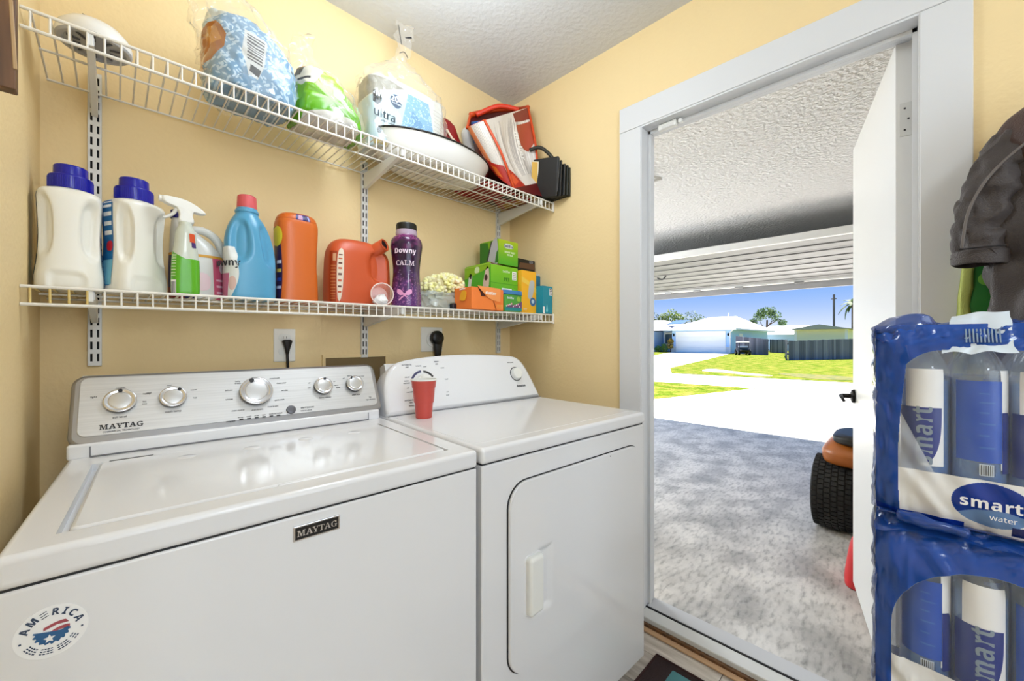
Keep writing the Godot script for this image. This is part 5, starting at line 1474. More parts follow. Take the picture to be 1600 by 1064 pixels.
	part("lettering", text("REFILLS", 0.008, "Droid Sans", true), flat_mat(Color(0.90, 0.94, 0.80), 0.5), t, Vector3(0.010, 0.050, 0.0714))
	part("side_print", quad(Vector3(0, 0.0, -0.07), Vector3(0, 0.0, 0.02), Vector3(0, 0.112, -0.01), Vector3(0, 0.118, -0.07)), dkgreen, t, Vector3(-0.0682, 0, 0))
	part("picture_print", poly(smooth_outline([Vector2(-0.035, -0.058), Vector2(0.034, -0.058), Vector2(0.030, 0.056), Vector2(0.0, 0.056), Vector2(-0.022, 0.010)], 4), 0.0006), flat_mat(Color(0.72, 0.72, 0.74), 0.5), t, Vector3(-0.0686, 0.060, 0.030), Vector3(0, -PI / 2, 0))
	part("picture_print", poly(PackedVector2Array([Vector2(-0.022, -0.04), Vector2(-0.012, -0.04), Vector2(0.02, 0.055), Vector2(0.012, 0.055)]), 0.0006), M.ink, t, Vector3(-0.0690, 0.060, 0.004), Vector3(0, -PI / 2, 0))
	part("picture_print", poly(PackedVector2Array([Vector2(-0.012, -0.05), Vector2(0.012, -0.05), Vector2(0.012, 0.012), Vector2(0.0, 0.0)]), 0.0006), dkgreen, t, Vector3(-0.0690, 0.056, 0.056), Vector3(0, -PI / 2, 0))
	# tub of wipes
	t = thing("wipes_tub", "small green plastic tub with a blue lid, between the orange and yellow boxes", "tub", Vector3(1.2785, deck_low(1.28), -1.303))
	t.scale = Vector3(0.95, 0.91, 0.80)
	part("body", loft(secs([[0.0, 0.056, 0.040, 7.0], [0.003, 0.059, 0.043, 7.0], [0.05, 0.061, 0.045, 7.0], [0.086, 0.0625, 0.046, 7.0]]), 48, 4), flat_mat(Color(0.30, 0.62, 0.24), 0.4), t)
	part("lid", loft(secs([[0.084, 0.0645, 0.048, 7.0], [0.102, 0.0645, 0.048, 7.0], [0.105, 0.061, 0.045, 7.0]]), 48, 4), flat_mat(Color(0.22, 0.50, 0.74), 0.35), t, Vector3.ZERO, Vector3.ZERO, "blue lid")
	part("band", box_mesh(Vector3(0.112, 0.016, 0.001)), flat_mat(Color(0.05, 0.52, 0.55), 0.4), t, Vector3(0, 0.012, 0.0440))
	part("flower_print", poly(PackedVector2Array([Vector2(-0.052, -0.012), Vector2(0.056, -0.012), Vector2(0.056, 0.022), Vector2(0.02, 0.004), Vector2(-0.03, -0.002)]), 0.0006), flat_mat(Color(0.42, 0.28, 0.46), 0.5), t, Vector3(0, 0.032, 0.0452))
	for k in 9: part("flower_print", poly(disc(0.0035 + 0.001 * (k % 2), 10), 0.0005), flat_mat([Color(0.92, 0.92, 0.95), Color(0.9, 0.6, 0.7)][k % 2], 0.5), t, Vector3(-0.048 + 0.011 * k, 0.026 + 0.004 * ((k * 5) % 4), 0.0458))
	part("brand_lettering", text("Swiffer", 0.0095, "Droid Sans", true), flat_mat(Color(0.86, 0.88, 0.92), 0.5), t, Vector3(-0.022, 0.066, 0.0462))
	part("sun_print", poly(disc(0.013, 16), 0.0005), flat_mat(Color(0.55, 0.74, 0.25), 0.5), t, Vector3(0.032, 0.064, 0.0460))
	# yellow carton
	t = thing("cleaning_carton", "upright yellow carton with a picture of a grey duster", "box", Vector3(1.439, deck_low(1.44), -1.350))
	t.scale = Vector3(1.0, 1.01, 0.75)
	carton(t, Vector3(0.104, 0.205, 0.080), flat_mat(Color(0.98, 0.72, 0.16), 0.45), Vector3(0, 0.1035, 0))
	part("picture_print", poly(smooth_outline([Vector2(-0.016, -0.040), Vector2(0.010, -0.044), Vector2(0.030, 0.020), Vector2(0.024, 0.042), Vector2(0.0, 0.040), Vector2(-0.012, 0.0)], 5), 0.0008), flat_mat(Color(0.74, 0.75, 0.76), 0.5), t, Vector3(0.008, 0.118, 0.0408))
	part("picture_print", poly(PackedVector2Array([Vector2(-0.052, 0.070), Vector2(-0.01, 0.058), Vector2(0.052, 0.020), Vector2(0.052, 0.045), Vector2(-0.01, 0.080), Vector2(-0.052, 0.095)]), 0.0005), flat_mat(Color(0.96, 0.80, 0.32), 0.5), t, Vector3(0, 0.080, 0.0404))
	part("badge_print", poly(disc(0.021, 24), 0.0006), flat_mat(Color(0.25, 0.42, 0.62), 0.5), t, Vector3(0.026, 0.058, 0.0410))
	part("badge_print", poly(disc(0.010, 20), 0.0006), flat_mat(Color(0.80, 0.86, 0.90), 0.5), t, Vector3(0.026, 0.060, 0.0414))
	part("lettering", text("6 CT", 0.008, "Droid Sans", true), M.print_white, t, Vector3(-0.028, 0.020, 0.0406))
	# black carton behind it
	t = thing("cleaning_carton", "black carton standing behind the yellow one", "box", Vector3(1.495, deck_low(1.48), -1.420))
	t.scale = Vector3(0.97, 1.04, 0.76)
	carton(t, Vector3(0.134, 0.270, 0.078), flat_mat(Color(0.05, 0.05, 0.06), 0.4), Vector3(0, 0.136, 0))
	part("flap", quad(Vector3(-0.06, 0.225, 0.041), Vector3(0.066, 0.225, 0.041), Vector3(0.060, 0.255, 0.044), Vector3(-0.055, 0.250, 0.044)), flat_mat(Color(0.40, 0.28, 0.18), 0.8), t, Vector3.ZERO, Vector3.ZERO, "brown cardboard edge")
	part("lettering", text("LED", 0.012, "Droid Sans", true), flat_mat(Color(0.6, 0.6, 0.62), 0.5), t, Vector3(0.036, 0.262, 0.0395))
	# two teal cartons by the wall
	var teal = flat_mat(Color(0.06, 0.56, 0.66), 0.45)
	t = thing("tissue_carton", "teal carton with a barcode, rightmost on the lower shelf", "box", Vector3(1.530, deck_low(1.53), -1.316))
	carton(t, Vector3(0.074, 0.137, 0.076), teal, Vector3(0, 0.069, 0))
	part("bar_code", box_mesh(Vector3(0.020, 0.034, 0.0006)), M.print_white, t, Vector3(0.022, 0.110, 0.0384))
	for k in 4: part("bar", box_mesh(Vector3(0.015, 0.004, 0.0004)), M.ink, t, Vector3(0.022, 0.099 + 0.0075 * k, 0.0388))
	part("drop_print", poly(smooth_outline([Vector2(-0.007, 0.0), Vector2(0.006, 0.0), Vector2(0.006, 0.014), Vector2(0.0, 0.038), Vector2(-0.006, 0.014)], 4), 0.0005), flat_mat(Color(0.45, 0.80, 0.86), 0.5), t, Vector3(-0.006, 0.010, 0.0384))
	part("corner_print", box_mesh(Vector3(0.014, 0.034, 0.0006)), M.print_white, t, Vector3(-0.030, 0.018, 0.0384))
	t = thing("tissue_carton", "darker teal carton behind the teal one by the right wall", "box", Vector3(1.530, deck_low(1.53), -1.3715))
	t.scale.z = 0.38
	carton(t, Vector3(0.072, 0.198, 0.070), flat_mat(Color(0.05, 0.42, 0.55), 0.45), Vector3(0, 0.100, 0))
	part("top_film", rbox(Vector3(0.070, 0.012, 0.066), 0.004), clear_mat(Color(0.85, 0.92, 0.95), 0.35), t, Vector3(0, 0.205, 0))


# ------------------------------------------------------------------ on the upper shelf
func deck_up(x: float) -> float:
	return 1.8408 + 0.009 * x


func planar(mesh: ArrayMesh, lo: Vector2, hi: Vector2, ax := 0) -> ArrayMesh:   # prints run straight across the body: u along x (or z), v down
	var A := mesh.surface_get_arrays(0)
	var V: PackedVector3Array = A[Mesh.ARRAY_VERTEX]
	var U := PackedVector2Array()
	for v in V: U.append(Vector2((v[ax] - lo.x) / (hi.x - lo.x), (hi.y - v.y) / (hi.y - lo.y)).clamp(Vector2(0.002, 0.002), Vector2(0.998, 0.998)))
	A[Mesh.ARRAY_TEX_UV] = U
	var B := []
	B.resize(Mesh.ARRAY_MAX)
	for k in [Mesh.ARRAY_VERTEX, Mesh.ARRAY_NORMAL, Mesh.ARRAY_TEX_UV, Mesh.ARRAY_INDEX]: B[k] = A[k]
	var me := ArrayMesh.new()
	me.add_surface_from_arrays(Mesh.PRIMITIVE_TRIANGLES, B)
	return me


func paint(im: Image, pts: Array, c: Color):   # a filled polygon, corners as shares of the picture
	var P := PackedVector2Array()
	var s := Vector2(im.get_width(), im.get_height())
	var lo := s
	var hi := Vector2.ZERO
	for p in pts:
		P.append(p * s)
		lo = lo.min(p * s)
		hi = hi.max(p * s)
	for y in range(maxi(0, int(lo.y)), mini(im.get_height(), int(hi.y) + 1)):
		for x in range(maxi(0, int(lo.x)), mini(im.get_width(), int(hi.x) + 1)):
			if Geometry2D.is_point_in_polygon(Vector2(x + 0.5, y + 0.5), P): im.set_pixel(x, y, c)


func leaves(im: Image, n: int, c: Color, s: float, area: Rect2, only := Color(0, 0, 0, 0)):
	for k in n:
		var o := area.position + Vector2(rng.randf(), rng.randf()) * area.size
		var a := PI / 4 * (1 if k % 2 else -1) + rng.randf_range(-0.3, 0.3)
		var w := im.get_width()
		for y in range(-12, 13):
			for x in range(-12, 13):
				var q := Vector2(x, y).rotated(a)
				if pow(q.x / (s * w), 2) + pow(q.y / (s * w * 0.45), 2) < 1.0:
					var px := Vector2i(int(o.x * w) + x, int(o.y * im.get_height()) + y)
					if px.x >= 0 and px.y >= 0 and px.x < w and px.y < im.get_height():
						var was := im.get_pixelv(px)
						if only.a == 0.0 or absf(was.r - only.r) + absf(was.b - only.b) < 0.02: im.set_pixelv(px, c)


func print_mat(im: Image, rough := 0.35) -> StandardMaterial3D:
	var m := StandardMaterial3D.new()
	m.albedo_texture = ImageTexture.create_from_image(im)
	m.roughness = rough
	m.cull_mode = BaseMaterial3D.CULL_DISABLED
	return m


func blank(w: int, h: int, c: Color) -> Image:
	var im := Image.create(w, h, false, Image.FORMAT_RGB8)
	im.fill(c)
	return im


func upper_shelf_things():
	# smoke alarm
	var t = thing("smoke_alarm", "white domed smoke alarm with a grey vented underside on the upper shelf", "smoke alarm", Vector3(-0.031, deck_up(-0.03), -1.345), 0.0)
	part("cover", lathe([Vector2(0.0635, 0.006), Vector2(0.0640, 0.016), Vector2(0.060, 0.030), Vector2(0.046, 0.046), Vector2(0.026, 0.055), Vector2(0, 0.057)], 56), flat_mat(Color(0.90, 0.89, 0.87), 0.25), t)
	part("base_plate", lathe([Vector2(0, 0.006), Vector2(0.050, 0.006), Vector2(0.052, 0.001), Vector2(0.060, 0.001), Vector2(0.0635, 0.006)], 56), flat_mat(Color(0.72, 0.72, 0.72), 0.45), t)
	for k in 10: part("vent_rib", rbox(Vector3(0.004, 0.004, 0.022), 0.001), flat_mat(Color(0.42, 0.42, 0.43), 0.5), t, Vector3(sin(TAU * k / 10), 0, cos(TAU * k / 10)) * 0.036 + Vector3(0, 0.004, 0), Vector3(0, TAU * k / 10, 0))
	part("slot", rbox(Vector3(0.045, 0.003, 0.004), 0.001), flat_mat(Color(0.45, 0.40, 0.32), 0.6), t, Vector3(0.002, 0.051, 0.022), Vector3(0.5, 0, -0.28))
	part("test_button", rbox(Vector3(0.012, 0.004, 0.016), 0.001), M.white, t, Vector3(0.026, 0.046, 0.022), Vector3(0.5, 0, -0.5))
	# blue pack of paper towels in a loose clear bag
	var im := blank(256, 256, Color(0.48, 0.61, 0.72))
	leaves(im, 420, Color(0.72, 0.80, 0.86), 0.024, Rect2(0, 0, 1, 1))
	paint(im, [Vector2(0.0, 0.0), Vector2(0.24, 0.0), Vector2(0.20, 0.14), Vector2(0.0, 0.22)], Color(0.78, 0.82, 0.83))
	paint(im, [Vector2(0.0, 0.30), Vector2(0.10, 0.26), Vector2(0.19, 0.40), Vector2(0.17, 0.56), Vector2(0.06, 0.72), Vector2(0.0, 0.74)], Color(0.62, 0.36, 0.10))
	paint(im, [Vector2(0.02, 0.34), Vector2(0.10, 0.33), Vector2(0.15, 0.48), Vector2(0.05, 0.55)], Color(0.74, 0.50, 0.18))
	paint(im, [Vector2(0.37, 0.26), Vector2(0.60, 0.32), Vector2(0.56, 0.66), Vector2(0.50, 0.82), Vector2(0.40, 0.80), Vector2(0.33, 0.56)], Color(0.80, 0.81, 0.80))
	for k in 9:
		var y := 0.31 + 0.036 * k
		paint(im, [Vector2(0.39, y), Vector2(0.57 - 0.004 * k, y + 0.045), Vector2(0.57 - 0.004 * k, y + 0.062), Vector2(0.385, y + 0.018)], Color(0.36, 0.36, 0.38))
	paint(im, [Vector2(0.42, 0.68), Vector2(0.53, 0.71), Vector2(0.51, 0.79), Vector2(0.41, 0.76)], Color(0.25, 0.26, 0.28))
	t = thing("paper_towel_pack", "blue leaf-patterned paper towel pack in a loose clear bag on the upper shelf", "paper towels", Vector3(0.283, deck_up(0.28), -1.372))
	wr_amp = 0.006
	wr_freq = 22.0
	var S := secs([[0.0, 0.085, 0.075, 3.6, 0.0], [0.012, 0.104, 0.090, 3.4, 0.0], [0.07, 0.111, 0.096, 3.2, 0.0], [0.13, 0.108, 0.094, 3.0, -0.004], [0.18, 0.090, 0.082, 2.8, -0.018], [0.212, 0.066, 0.062, 2.6, -0.034], [0.226, 0.040, 0.038, 2.4, -0.040]])
	part("wrapper", planar(loft(S, 64, 6), Vector2(-0.115, 0), Vector2(0.115, 0.228)), print_mat(im, 0.25), t)
	wr_amp = 0.016
	wr_freq = 17.0
	var film = clear_mat(Color(0.97, 0.96, 0.93), 0.06, 0.06)
	part("clear_bag", loft(secs([[0.004, 0.100, 0.088, 3.0, 0.005], [0.05, 0.114, 0.100, 2.8, 0.0], [0.12, 0.113, 0.098, 2.6, -0.004], [0.19, 0.108, 0.092, 2.4, -0.022], [0.25, 0.084, 0.066, 2.2, -0.052], [0.31, 0.058, 0.040, 2.0, -0.085], [0.38, 0.044, 0.022, 2.0, -0.11], [0.45, 0.05, 0.014, 2.0, -0.12]]), 56, 6), film, t, Vector3.ZERO, Vector3.ZERO, "loose clear plastic bag")
	wr_amp = 0.0
	part("tag", rbox(Vector3(0.030, 0.008, 0.001), 0.0004), flat_mat(Color(0.42, 0.38, 0.30), 0.5), t, Vector3(-0.196, 0.226, -0.02), Vector3(0, 0, 0.55), "dark strip on the bag's tail")
	# green pack
	im = blank(192, 192, Color(0.46, 0.68, 0.14))
	for y in 192:
		for x in 192: im.set_pixel(x, y, Color(0.34, 0.60, 0.07).lerp(Color(0.66, 0.80, 0.28), clampf(1.0 - y / 150.0, 0, 1)))
	paint(im, [Vector2(0.0, 0.02), Vector2(0.40, 0.0), Vector2(0.26, 0.30), Vector2(0.20, 0.42), Vector2(0.06, 0.44), Vector2(0.0, 0.36)], Color(0.86, 0.84, 0.78))
	paint(im, [Vector2(0.0, 0.04), Vector2(0.32, 0.01), Vector2(0.30, 0.07), Vector2(0.0, 0.10)], Color(0.72, 0.42, 0.16))
	paint(im, [Vector2(0.02, 0.12), Vector2(0.10, 0.14), Vector2(0.06, 0.26), Vector2(0.02, 0.26)], Color(0.35, 0.33, 0.30))
	paint(im, [Vector2(0.03, 0.34), Vector2(0.15, 0.32), Vector2(0.15, 0.36), Vector2(0.03, 0.38)], Color(0.3, 0.3, 0.3))
	paint(im, [Vector2(0.08, 0.90), Vector2(0.45, 0.76), Vector2(0.82, 0.80), Vector2(0.88, 1.0), Vector2(0.08, 1.0)], Color(0.80, 0.79, 0.76))
	t = thing("napkin_pack", "lime green napkin pack in a loose clear bag, right of the blue pack", "napkin pack", Vector3(0.505, deck_up(0.5), -1.385))
	wr_amp = 0.007
	wr_freq = 26.0
	var o := smooth_outline([Vector2(-0.108, 0.006), Vector2(-0.110, 0.09), Vector2(-0.102, 0.160), Vector2(-0.055, 0.182), Vector2(0.0, 0.166), Vector2(0.055, 0.118), Vector2(0.095, 0.055), Vector2(0.103, 0.006), Vector2(0.0, 0.0)], 6)
	part("wrapper", planar(pillow(o, 0.175, 0.30, 12), Vector2(-0.112, 0), Vector2(0.105, 0.185)), print_mat(im, 0.22), t)
	for k in 3: part("lettering", text(["Dinner", "Napkins", "250"][k], 0.010, "Droid Sans", true), M.ink, t, Vector3(-0.055 + 0.05 * k, 0.003, 0.03), Vector3(PI / 2, 0, 0))
	wr_amp = 0.014
	wr_freq = 20.0
	part("clear_bag", loft(secs([[0.004, 0.098, 0.085, 3.0, 0.004], [0.07, 0.100, 0.090, 2.6, 0.004], [0.15, 0.092, 0.075, 2.4, -0.03], [0.20, 0.056, 0.045, 2.2, -0.065], [0.25, 0.035, 0.022, 2.0, -0.075], [0.31, 0.028, 0.012, 2.0, -0.068]]), 48, 6), film, t, Vector3.ZERO, Vector3.ZERO, "loose clear plastic bag")
	wr_amp = 0.0
	platter_and_towels()
	shopping_bags()
	purse()


func platter_and_towels():
	var x := 0.945
	var t = thing("roasting_pan", "large oval white enamel pan with a black rim on the upper shelf", "pan", Vector3(x, deck_up(x), -1.415))
	var en = flat_mat(Color(0.90, 0.89, 0.87), 0.16)
	var P := PackedVector3Array()
	var prof := [[0.0, 0.0, 0.0], [0.19, 0.095, 0.0], [0.215, 0.112, 0.003], [0.240, 0.130, 0.020], [0.262, 0.146, 0.055], [0.278, 0.157, 0.084], [0.282, 0.1595, 0.087], [0.278, 0.1575, 0.088], [0.258, 0.143, 0.056], [0.236, 0.127, 0.024], [0.210, 0.108, 0.006], [0.0, 0.0, 0.005]]
	for r in prof:
		for i in 73: P.append(Vector3(r[0] * cos(TAU * (i % 72) / 72), r[2], r[1] * sin(TAU * (i % 72) / 72)))
	part("basin", sheet(P, 72, prof.size() - 1, true), en, t)
	var ring := []
	for i in 73: ring.append(Vector3(0.281 * cos(TAU * i / 72), 0.0875, 0.159 * sin(TAU * i / 72)))
	part("rim", tube(ring, 0.0034, 8), M.black, t, Vector3.ZERO, Vector3.ZERO, "black rolled rim")
	# towels in a knotted bag
	var im := blank(320, 256, Color(0.78, 0.77, 0.74))
	paint(im, [Vector2(0, 0.0), Vector2(0.40, 0.06), Vector2(0.22, 0.16), Vector2(0, 0.30)], Color(0.50, 0.48, 0.42))
	for k in 500: im.set_pixel(rng.randi_range(0, 100), rng.randi_range(0, 60), Color(0.70, 0.68, 0.62)) if rng.randf() < 0.9 else null
	paint(im, [Vector2(0, 0.32), Vector2(0.26, 0.14), Vector2(0.46, 0.10), Vector2(0.50, 0.98), Vector2(0, 1.0)], Color(0.68, 0.75, 0.77))
	paint(im, [Vector2(0.44, 0.10), Vector2(0.30, 0.95), Vector2(0.86, 1.0), Vector2(0.72, 0.10)], Color(0.44, 0.62, 0.74))
	paint(im, [Vector2(0.50, 0.32), Vector2(0.37, 0.90), Vector2(0.70, 0.94), Vector2(0.62, 0.46)], Color(0.34, 0.53, 0.67))
	leaves(im, 260, Color(0.70, 0.81, 0.87), 0.013, Rect2(0.36, 0.1, 0.5, 0.9), Color(0.44, 0.62, 0.74))
	leaves(im, 160, Color(0.62, 0.75, 0.83), 0.013, Rect2(0.36, 0.3, 0.36, 0.66), Color(0.34, 0.53, 0.67))
	for k in 13: paint(im, [Vector2(0.77 + 0.005 * k, 0.16 + 0.06 * k), Vector2(0.97, 0.17 + 0.06 * k), Vector2(0.97, 0.178 + 0.06 * k), Vector2(0.77 + 0.005 * k, 0.168 + 0.06 * k)], Color(0.66, 0.64, 0.60))
	var navy := Color(0.15, 0.28, 0.40)
	var circ := []
	for q in disc(1.0, 32): circ.append(Vector2(0.285, 0.30) + Vector2(q.x * 0.072, q.y * 0.098))
	paint(im, circ, navy)
	paint(im, [Vector2(0.03, 0.24), Vector2(0.12, 0.25), Vector2(0.12, 0.38), Vector2(0.075, 0.44), Vector2(0.03, 0.40)], Color(0.10, 0.13, 0.14))
	for k in 3:
		circ = []
		for q in disc(1.0, 20): circ.append(Vector2(0.09 + 0.075 * k, 0.80) + Vector2(q.x * 0.024, q.y * 0.042))
		paint(im, circ, [Color(0.12, 0.20, 0.22), Color(0.12, 0.26, 0.26), Color(0.16, 0.30, 0.40)][k])
	paint(im, [Vector2(0.03, 0.92), Vector2(0.3, 0.93), Vector2(0.34, 0.99), Vector2(0.05, 0.99)], Color(0.62, 0.55, 0.36))
	t = thing("paper_towel_bag", "knotted clear bag holding a blue and white paper towel pack, standing in the oval pan", "paper towels", Vector3(0.815, deck_up(0.815) + 0.005, -1.435))
	wr_amp = 0.004
	wr_freq = 22.0
	part("wrapper", planar(loft(secs([[0.02, 0.155, 0.070, 5.0], [0.035, 0.163, 0.078, 5.0], [0.14, 0.164, 0.080, 5.0], [0.255, 0.162, 0.078, 5.0], [0.282, 0.154, 0.072, 4.6], [0.292, 0.13, 0.055, 4.0]]), 72, 5), Vector2(-0.164, 0.02), Vector2(0.164, 0.275)), print_mat(im, 0.3), t)
	wr_amp = 0.0
	var navym = flat_mat(Color(0.10, 0.16, 0.20), 0.5)
	part("lettering", text("ultra", 0.030, "Droid Sans"), navym, t, Vector3(-0.118, 0.128, 0.085))
	part("lettering", text("204", 0.021, "Droid Sans", true), flat_mat(Color(0.85, 0.88, 0.90), 0.5), t, Vector3(-0.071, 0.203, 0.085))
	part("logo", text("M", 0.026, "Droid Sans", true), flat_mat(Color(0.86, 0.88, 0.88), 0.5), t, Vector3(-0.140, 0.198, 0.085))
	part("fine_print", text("paper towels", 0.007, "Droid Sans"), navym, t, Vector3(-0.105, 0.104, 0.085))
	part("fine_print", text("full sheets", 0.006, "Droid Sans"), flat_mat(Color(0.85, 0.88, 0.90), 0.5), t, Vector3(-0.071, 0.187, 0.085))
	wr_amp = 0.012
	wr_freq = 20.0
	part("clear_bag", loft(secs([[0.015, 0.160, 0.072, 4.0], [0.06, 0.174, 0.088, 4.0], [0.20, 0.178, 0.090, 3.6], [0.29, 0.172, 0.084, 3.0], [0.345, 0.125, 0.060, 2.4], [0.39, 0.060, 0.032, 2.0], [0.43, 0.022, 0.018, 2.0, -0.004], [0.440, 0.016, 0.014, 2.0, -0.004], [0.46, 0.026, 0.016, 2.0, 0.004], [0.51, 0.040, 0.012, 2.0, 0.010], [0.575, 0.036, 0.006, 2.0, 0.014]]), 64, 7), clear_mat(Color(0.97, 0.96, 0.94), 0.08, 0.06), t, Vector3.ZERO, Vector3.ZERO, "knotted clear plastic bag")
	wr_amp = 0.0
	part("tie", tube(arc([Vector3(-0.020, 0.438, 0.014), Vector3(-0.004, 0.446, 0.022), Vector3(0.016, 0.436, 0.015)], 6), 0.0014, 6), M.ink, t, Vector3.ZERO, Vector3.ZERO, "dark wire tie")
	part("bag_print", rbox(Vector3(0.032, 0.006, 0.001), 0.0004), M.ink, t, Vector3(0.020, 0.52, 0.014), Vector3(0, 0, 0.5))
	part("bag_fold", tube(arc([Vector3(-0.012, 0.475, 0.016), Vector3(-0.018, 0.51, 0.014), Vector3(-0.022, 0.55, 0.010)], 5), 0.0013, 6), M.ink, t)


func shopping_bags():
	var A := Vector3(1.158, 2.133, -1.33)
	var B := Vector3(1.474, 2.333, -1.36)
	var C := Vector3(1.493, 1.944, -1.30)
	var D := Vector3(1.297, 1.858, -1.285)
	var E := Vector3(1.133, 2.123, -1.42)
	var F := Vector3(1.235, 1.960, -1.38)
	var G := Vector3(1.216, 2.247, -1.50)
	var H := Vector3(1.545, 2.405, -1.485)
	var I := Vector3(1.548, 1.874, -1.275)
	var t = thing("shopping_bag", "orange edged reusable shopping bag printed with white clothes, slumped by the right wall", "shopping bag", Vector3(1.34, deck_up(1.34), -1.40))
	var off := -Vector3(1.34, deck_up(1.34), -1.40)
	var s := func(p: Vector3) -> Vector3: return p + off
	var orange = flat_mat(Color(0.80, 0.27, 0.06), 0.4)
	var maroon = flat_mat(Color(0.36, 0.04, 0.05), 0.45)
	# front print
	var im := blank(192, 256, Color(0.84, 0.81, 0.77))
	for k in 26:
		var x := rng.randf()
		var c := Color(0.70, 0.67, 0.64) if k % 2 else Color(0.91, 0.89, 0.86)
		paint(im, [Vector2(x, 0.05 + 0.3 * rng.randf()), Vector2(x + 0.02, 0.05), Vector2(x + 0.05, 0.85), Vector2(x + 0.035, 0.85)], c)
	paint(im, [Vector2(0.62, 0.02), Vector2(1, 0.0), Vector2(1, 0.16), Vector2(0.66, 0.13)], Color(0.52, 0.20, 0.16))
	paint(im, [Vector2(0.68, 0.17), Vector2(1.0, 0.19), Vector2(1.0, 0.48), Vector2(0.88, 0.56), Vector2(0.75, 0.46)], Color(0.66, 0.28, 0.18))
	paint(im, [Vector2(0.0, 0.76), Vector2(0.18, 0.72), Vector2(0.34, 0.86), Vector2(0.44, 1.0), Vector2(0, 1.0)], Color(0.68, 0.12, 0.08))
	paint(im, [Vector2(0.05, 0.80), Vector2(0.2, 0.79), Vector2(0.28, 0.92), Vector2(0.1, 0.96)], Color(0.84, 0.30, 0.14))
	var bul := func(u: float, v: float) -> float: return 0.035 * sin(PI * u) * sin(PI * v) + 0.006 * sin(u * 17.0) * sin(PI * v)
	part("front_panel", quad(s.call(A), s.call(B), s.call(C), s.call(D), 24, 24, bul), print_mat(im, 0.35), t)
	var im2 := blank(128, 128, Color(0.84, 0.81, 0.76))
	paint(im2, [Vector2(0.0, 0.0), Vector2(0.28, 0.0), Vector2(0.45, 0.7), Vector2(0.2, 0.8), Vector2(0.0, 0.6)], Color(0.90, 0.55, 0.34))
	for k in 8: paint(im2, [Vector2(0.4 + 0.07 * k, 0.0), Vector2(0.42 + 0.07 * k, 0.0), Vector2(0.47 + 0.06 * k, 0.7), Vector2(0.45 + 0.06 * k, 0.7)], Color(0.68, 0.64, 0.60))
	paint(im2, [Vector2(0.0, 0.72), Vector2(0.5, 0.70), Vector2(1.0, 0.66), Vector2(1, 1), Vector2(0, 1)], Color(0.66, 0.11, 0.07))
	paint(im2, [Vector2(0.3, 0.78), Vector2(0.6, 0.76), Vector2(0.7, 0.92), Vector2(0.4, 0.94)], Color(0.80, 0.38, 0.12))
	part("side_gusset", quad(s.call(E), s.call(A), s.call(D), s.call(F), 12, 16, func(u: float, v: float) -> float: return -0.02 * sin(PI * u)), print_mat(im2, 0.35), t)
	part("right_side", quad(s.call(B), s.call(H), s.call(I + Vector3(0, 0.06, -0.12)), s.call(C), 8, 8), flat_mat(Color(0.84, 0.80, 0.75), 0.4), t)
	part("back_panel", quad(s.call(G), s.call(H), s.call(Vector3(1.53, 1.87, -1.46)), s.call(Vector3(1.26, 1.87, -1.48)), 8, 8), maroon, t)
	part("left_side", quad(s.call(G), s.call(E), s.call(F), s.call(Vector3(1.26, 1.87, -1.48)), 4, 8), maroon, t)
	part("bottom_panel", quad(s.call(D), s.call(C), s.call(I), s.call(Vector3(1.40, 1.855, -1.272)), 6, 6), maroon, t)
	var pipe := func(list: Array, r: float): part("piping", tube(arc(list, 6), r, 8), orange, t)
	pipe.call([s.call(A), s.call(A.lerp(D, 0.5) + Vector3(-0.008, 0, 0.02)), s.call(D)], 0.006)
	pipe.call([s.call(B), s.call(B.lerp(C, 0.5) + Vector3(0, 0, 0.012)), s.call(C), s.call(I)], 0.006)
	pipe.call([s.call(E), s.call(E.lerp(A, 0.5)), s.call(A)], 0.004)
	pipe.call([s.call(E), s.call(G)], 0.007)
	part("top_edge", tube(arc([s.call(G), s.call(G.lerp(H, 0.5) + Vector3(0, 0.012, 0)), s.call(H)], 6), 0.013, 8), orange, t)
	part("top_edge", tube(arc([s.call(H), s.call(H.lerp(B, 0.5)), s.call(B)], 6), 0.011, 8), orange, t)
	part("strap", tube(arc([s.call(G + Vector3(0.02, 0, 0.02)), s.call(G.lerp(B, 0.4) + Vector3(0, 0.015, 0.03)), s.call(G.lerp(B, 0.75) + Vector3(0, -0.015, 0.03))], 6), 0.012, 8), flat_mat(Color(0.84, 0.22, 0.10), 0.4), t, Vector3.ZERO, Vector3.ZERO, "red strap")
	var tx = part("lettering", text("meijer", 0.030, "Droid Sans", true), flat_mat(Color(0.93, 0.92, 0.90), 0.4), t, s.call(A.lerp(B, 0.42).lerp(D.lerp(C, 0.42), 0.52)) + Vector3(-0.012, 0.01, 0.042), Vector3(-0.12, 0.05, -1.28))
	tx.scale = Vector3(1, 1, 1)
	part("blue_print", lathe([Vector2(0.0, 0.04), Vector2(0.035, 0.04), Vector2(0.04, 0.0), Vector2(0.036, -0.05), Vector2(0, -0.05)], 24), flat_mat(Color(0.12, 0.36, 0.62), 0.4), t, s.call(Vector3(1.215, 2.145, -1.43)), Vector3(0.3, 0, 0.4), "blue package inside the bag")
	part("red_print", lathe([Vector2(0.0, 0.042), Vector2(0.018, 0.042), Vector2(0.018, 0.0415), Vector2(0, 0.0415)], 16), flat_mat(Color(0.80, 0.12, 0.10), 0.4), t, s.call(Vector3(1.215, 2.145, -1.392)), Vector3(PI / 2, 0, 0.4))
	# the folded red bag and the pale roll left of it
	t = thing("folded_bag", "dark red folded bag with white stripes between the towels and the orange bag", "bag", Vector3(1.16, deck_up(1.16) + 0.125, -1.50))
	wr_amp = 0.008
	wr_freq = 20.0
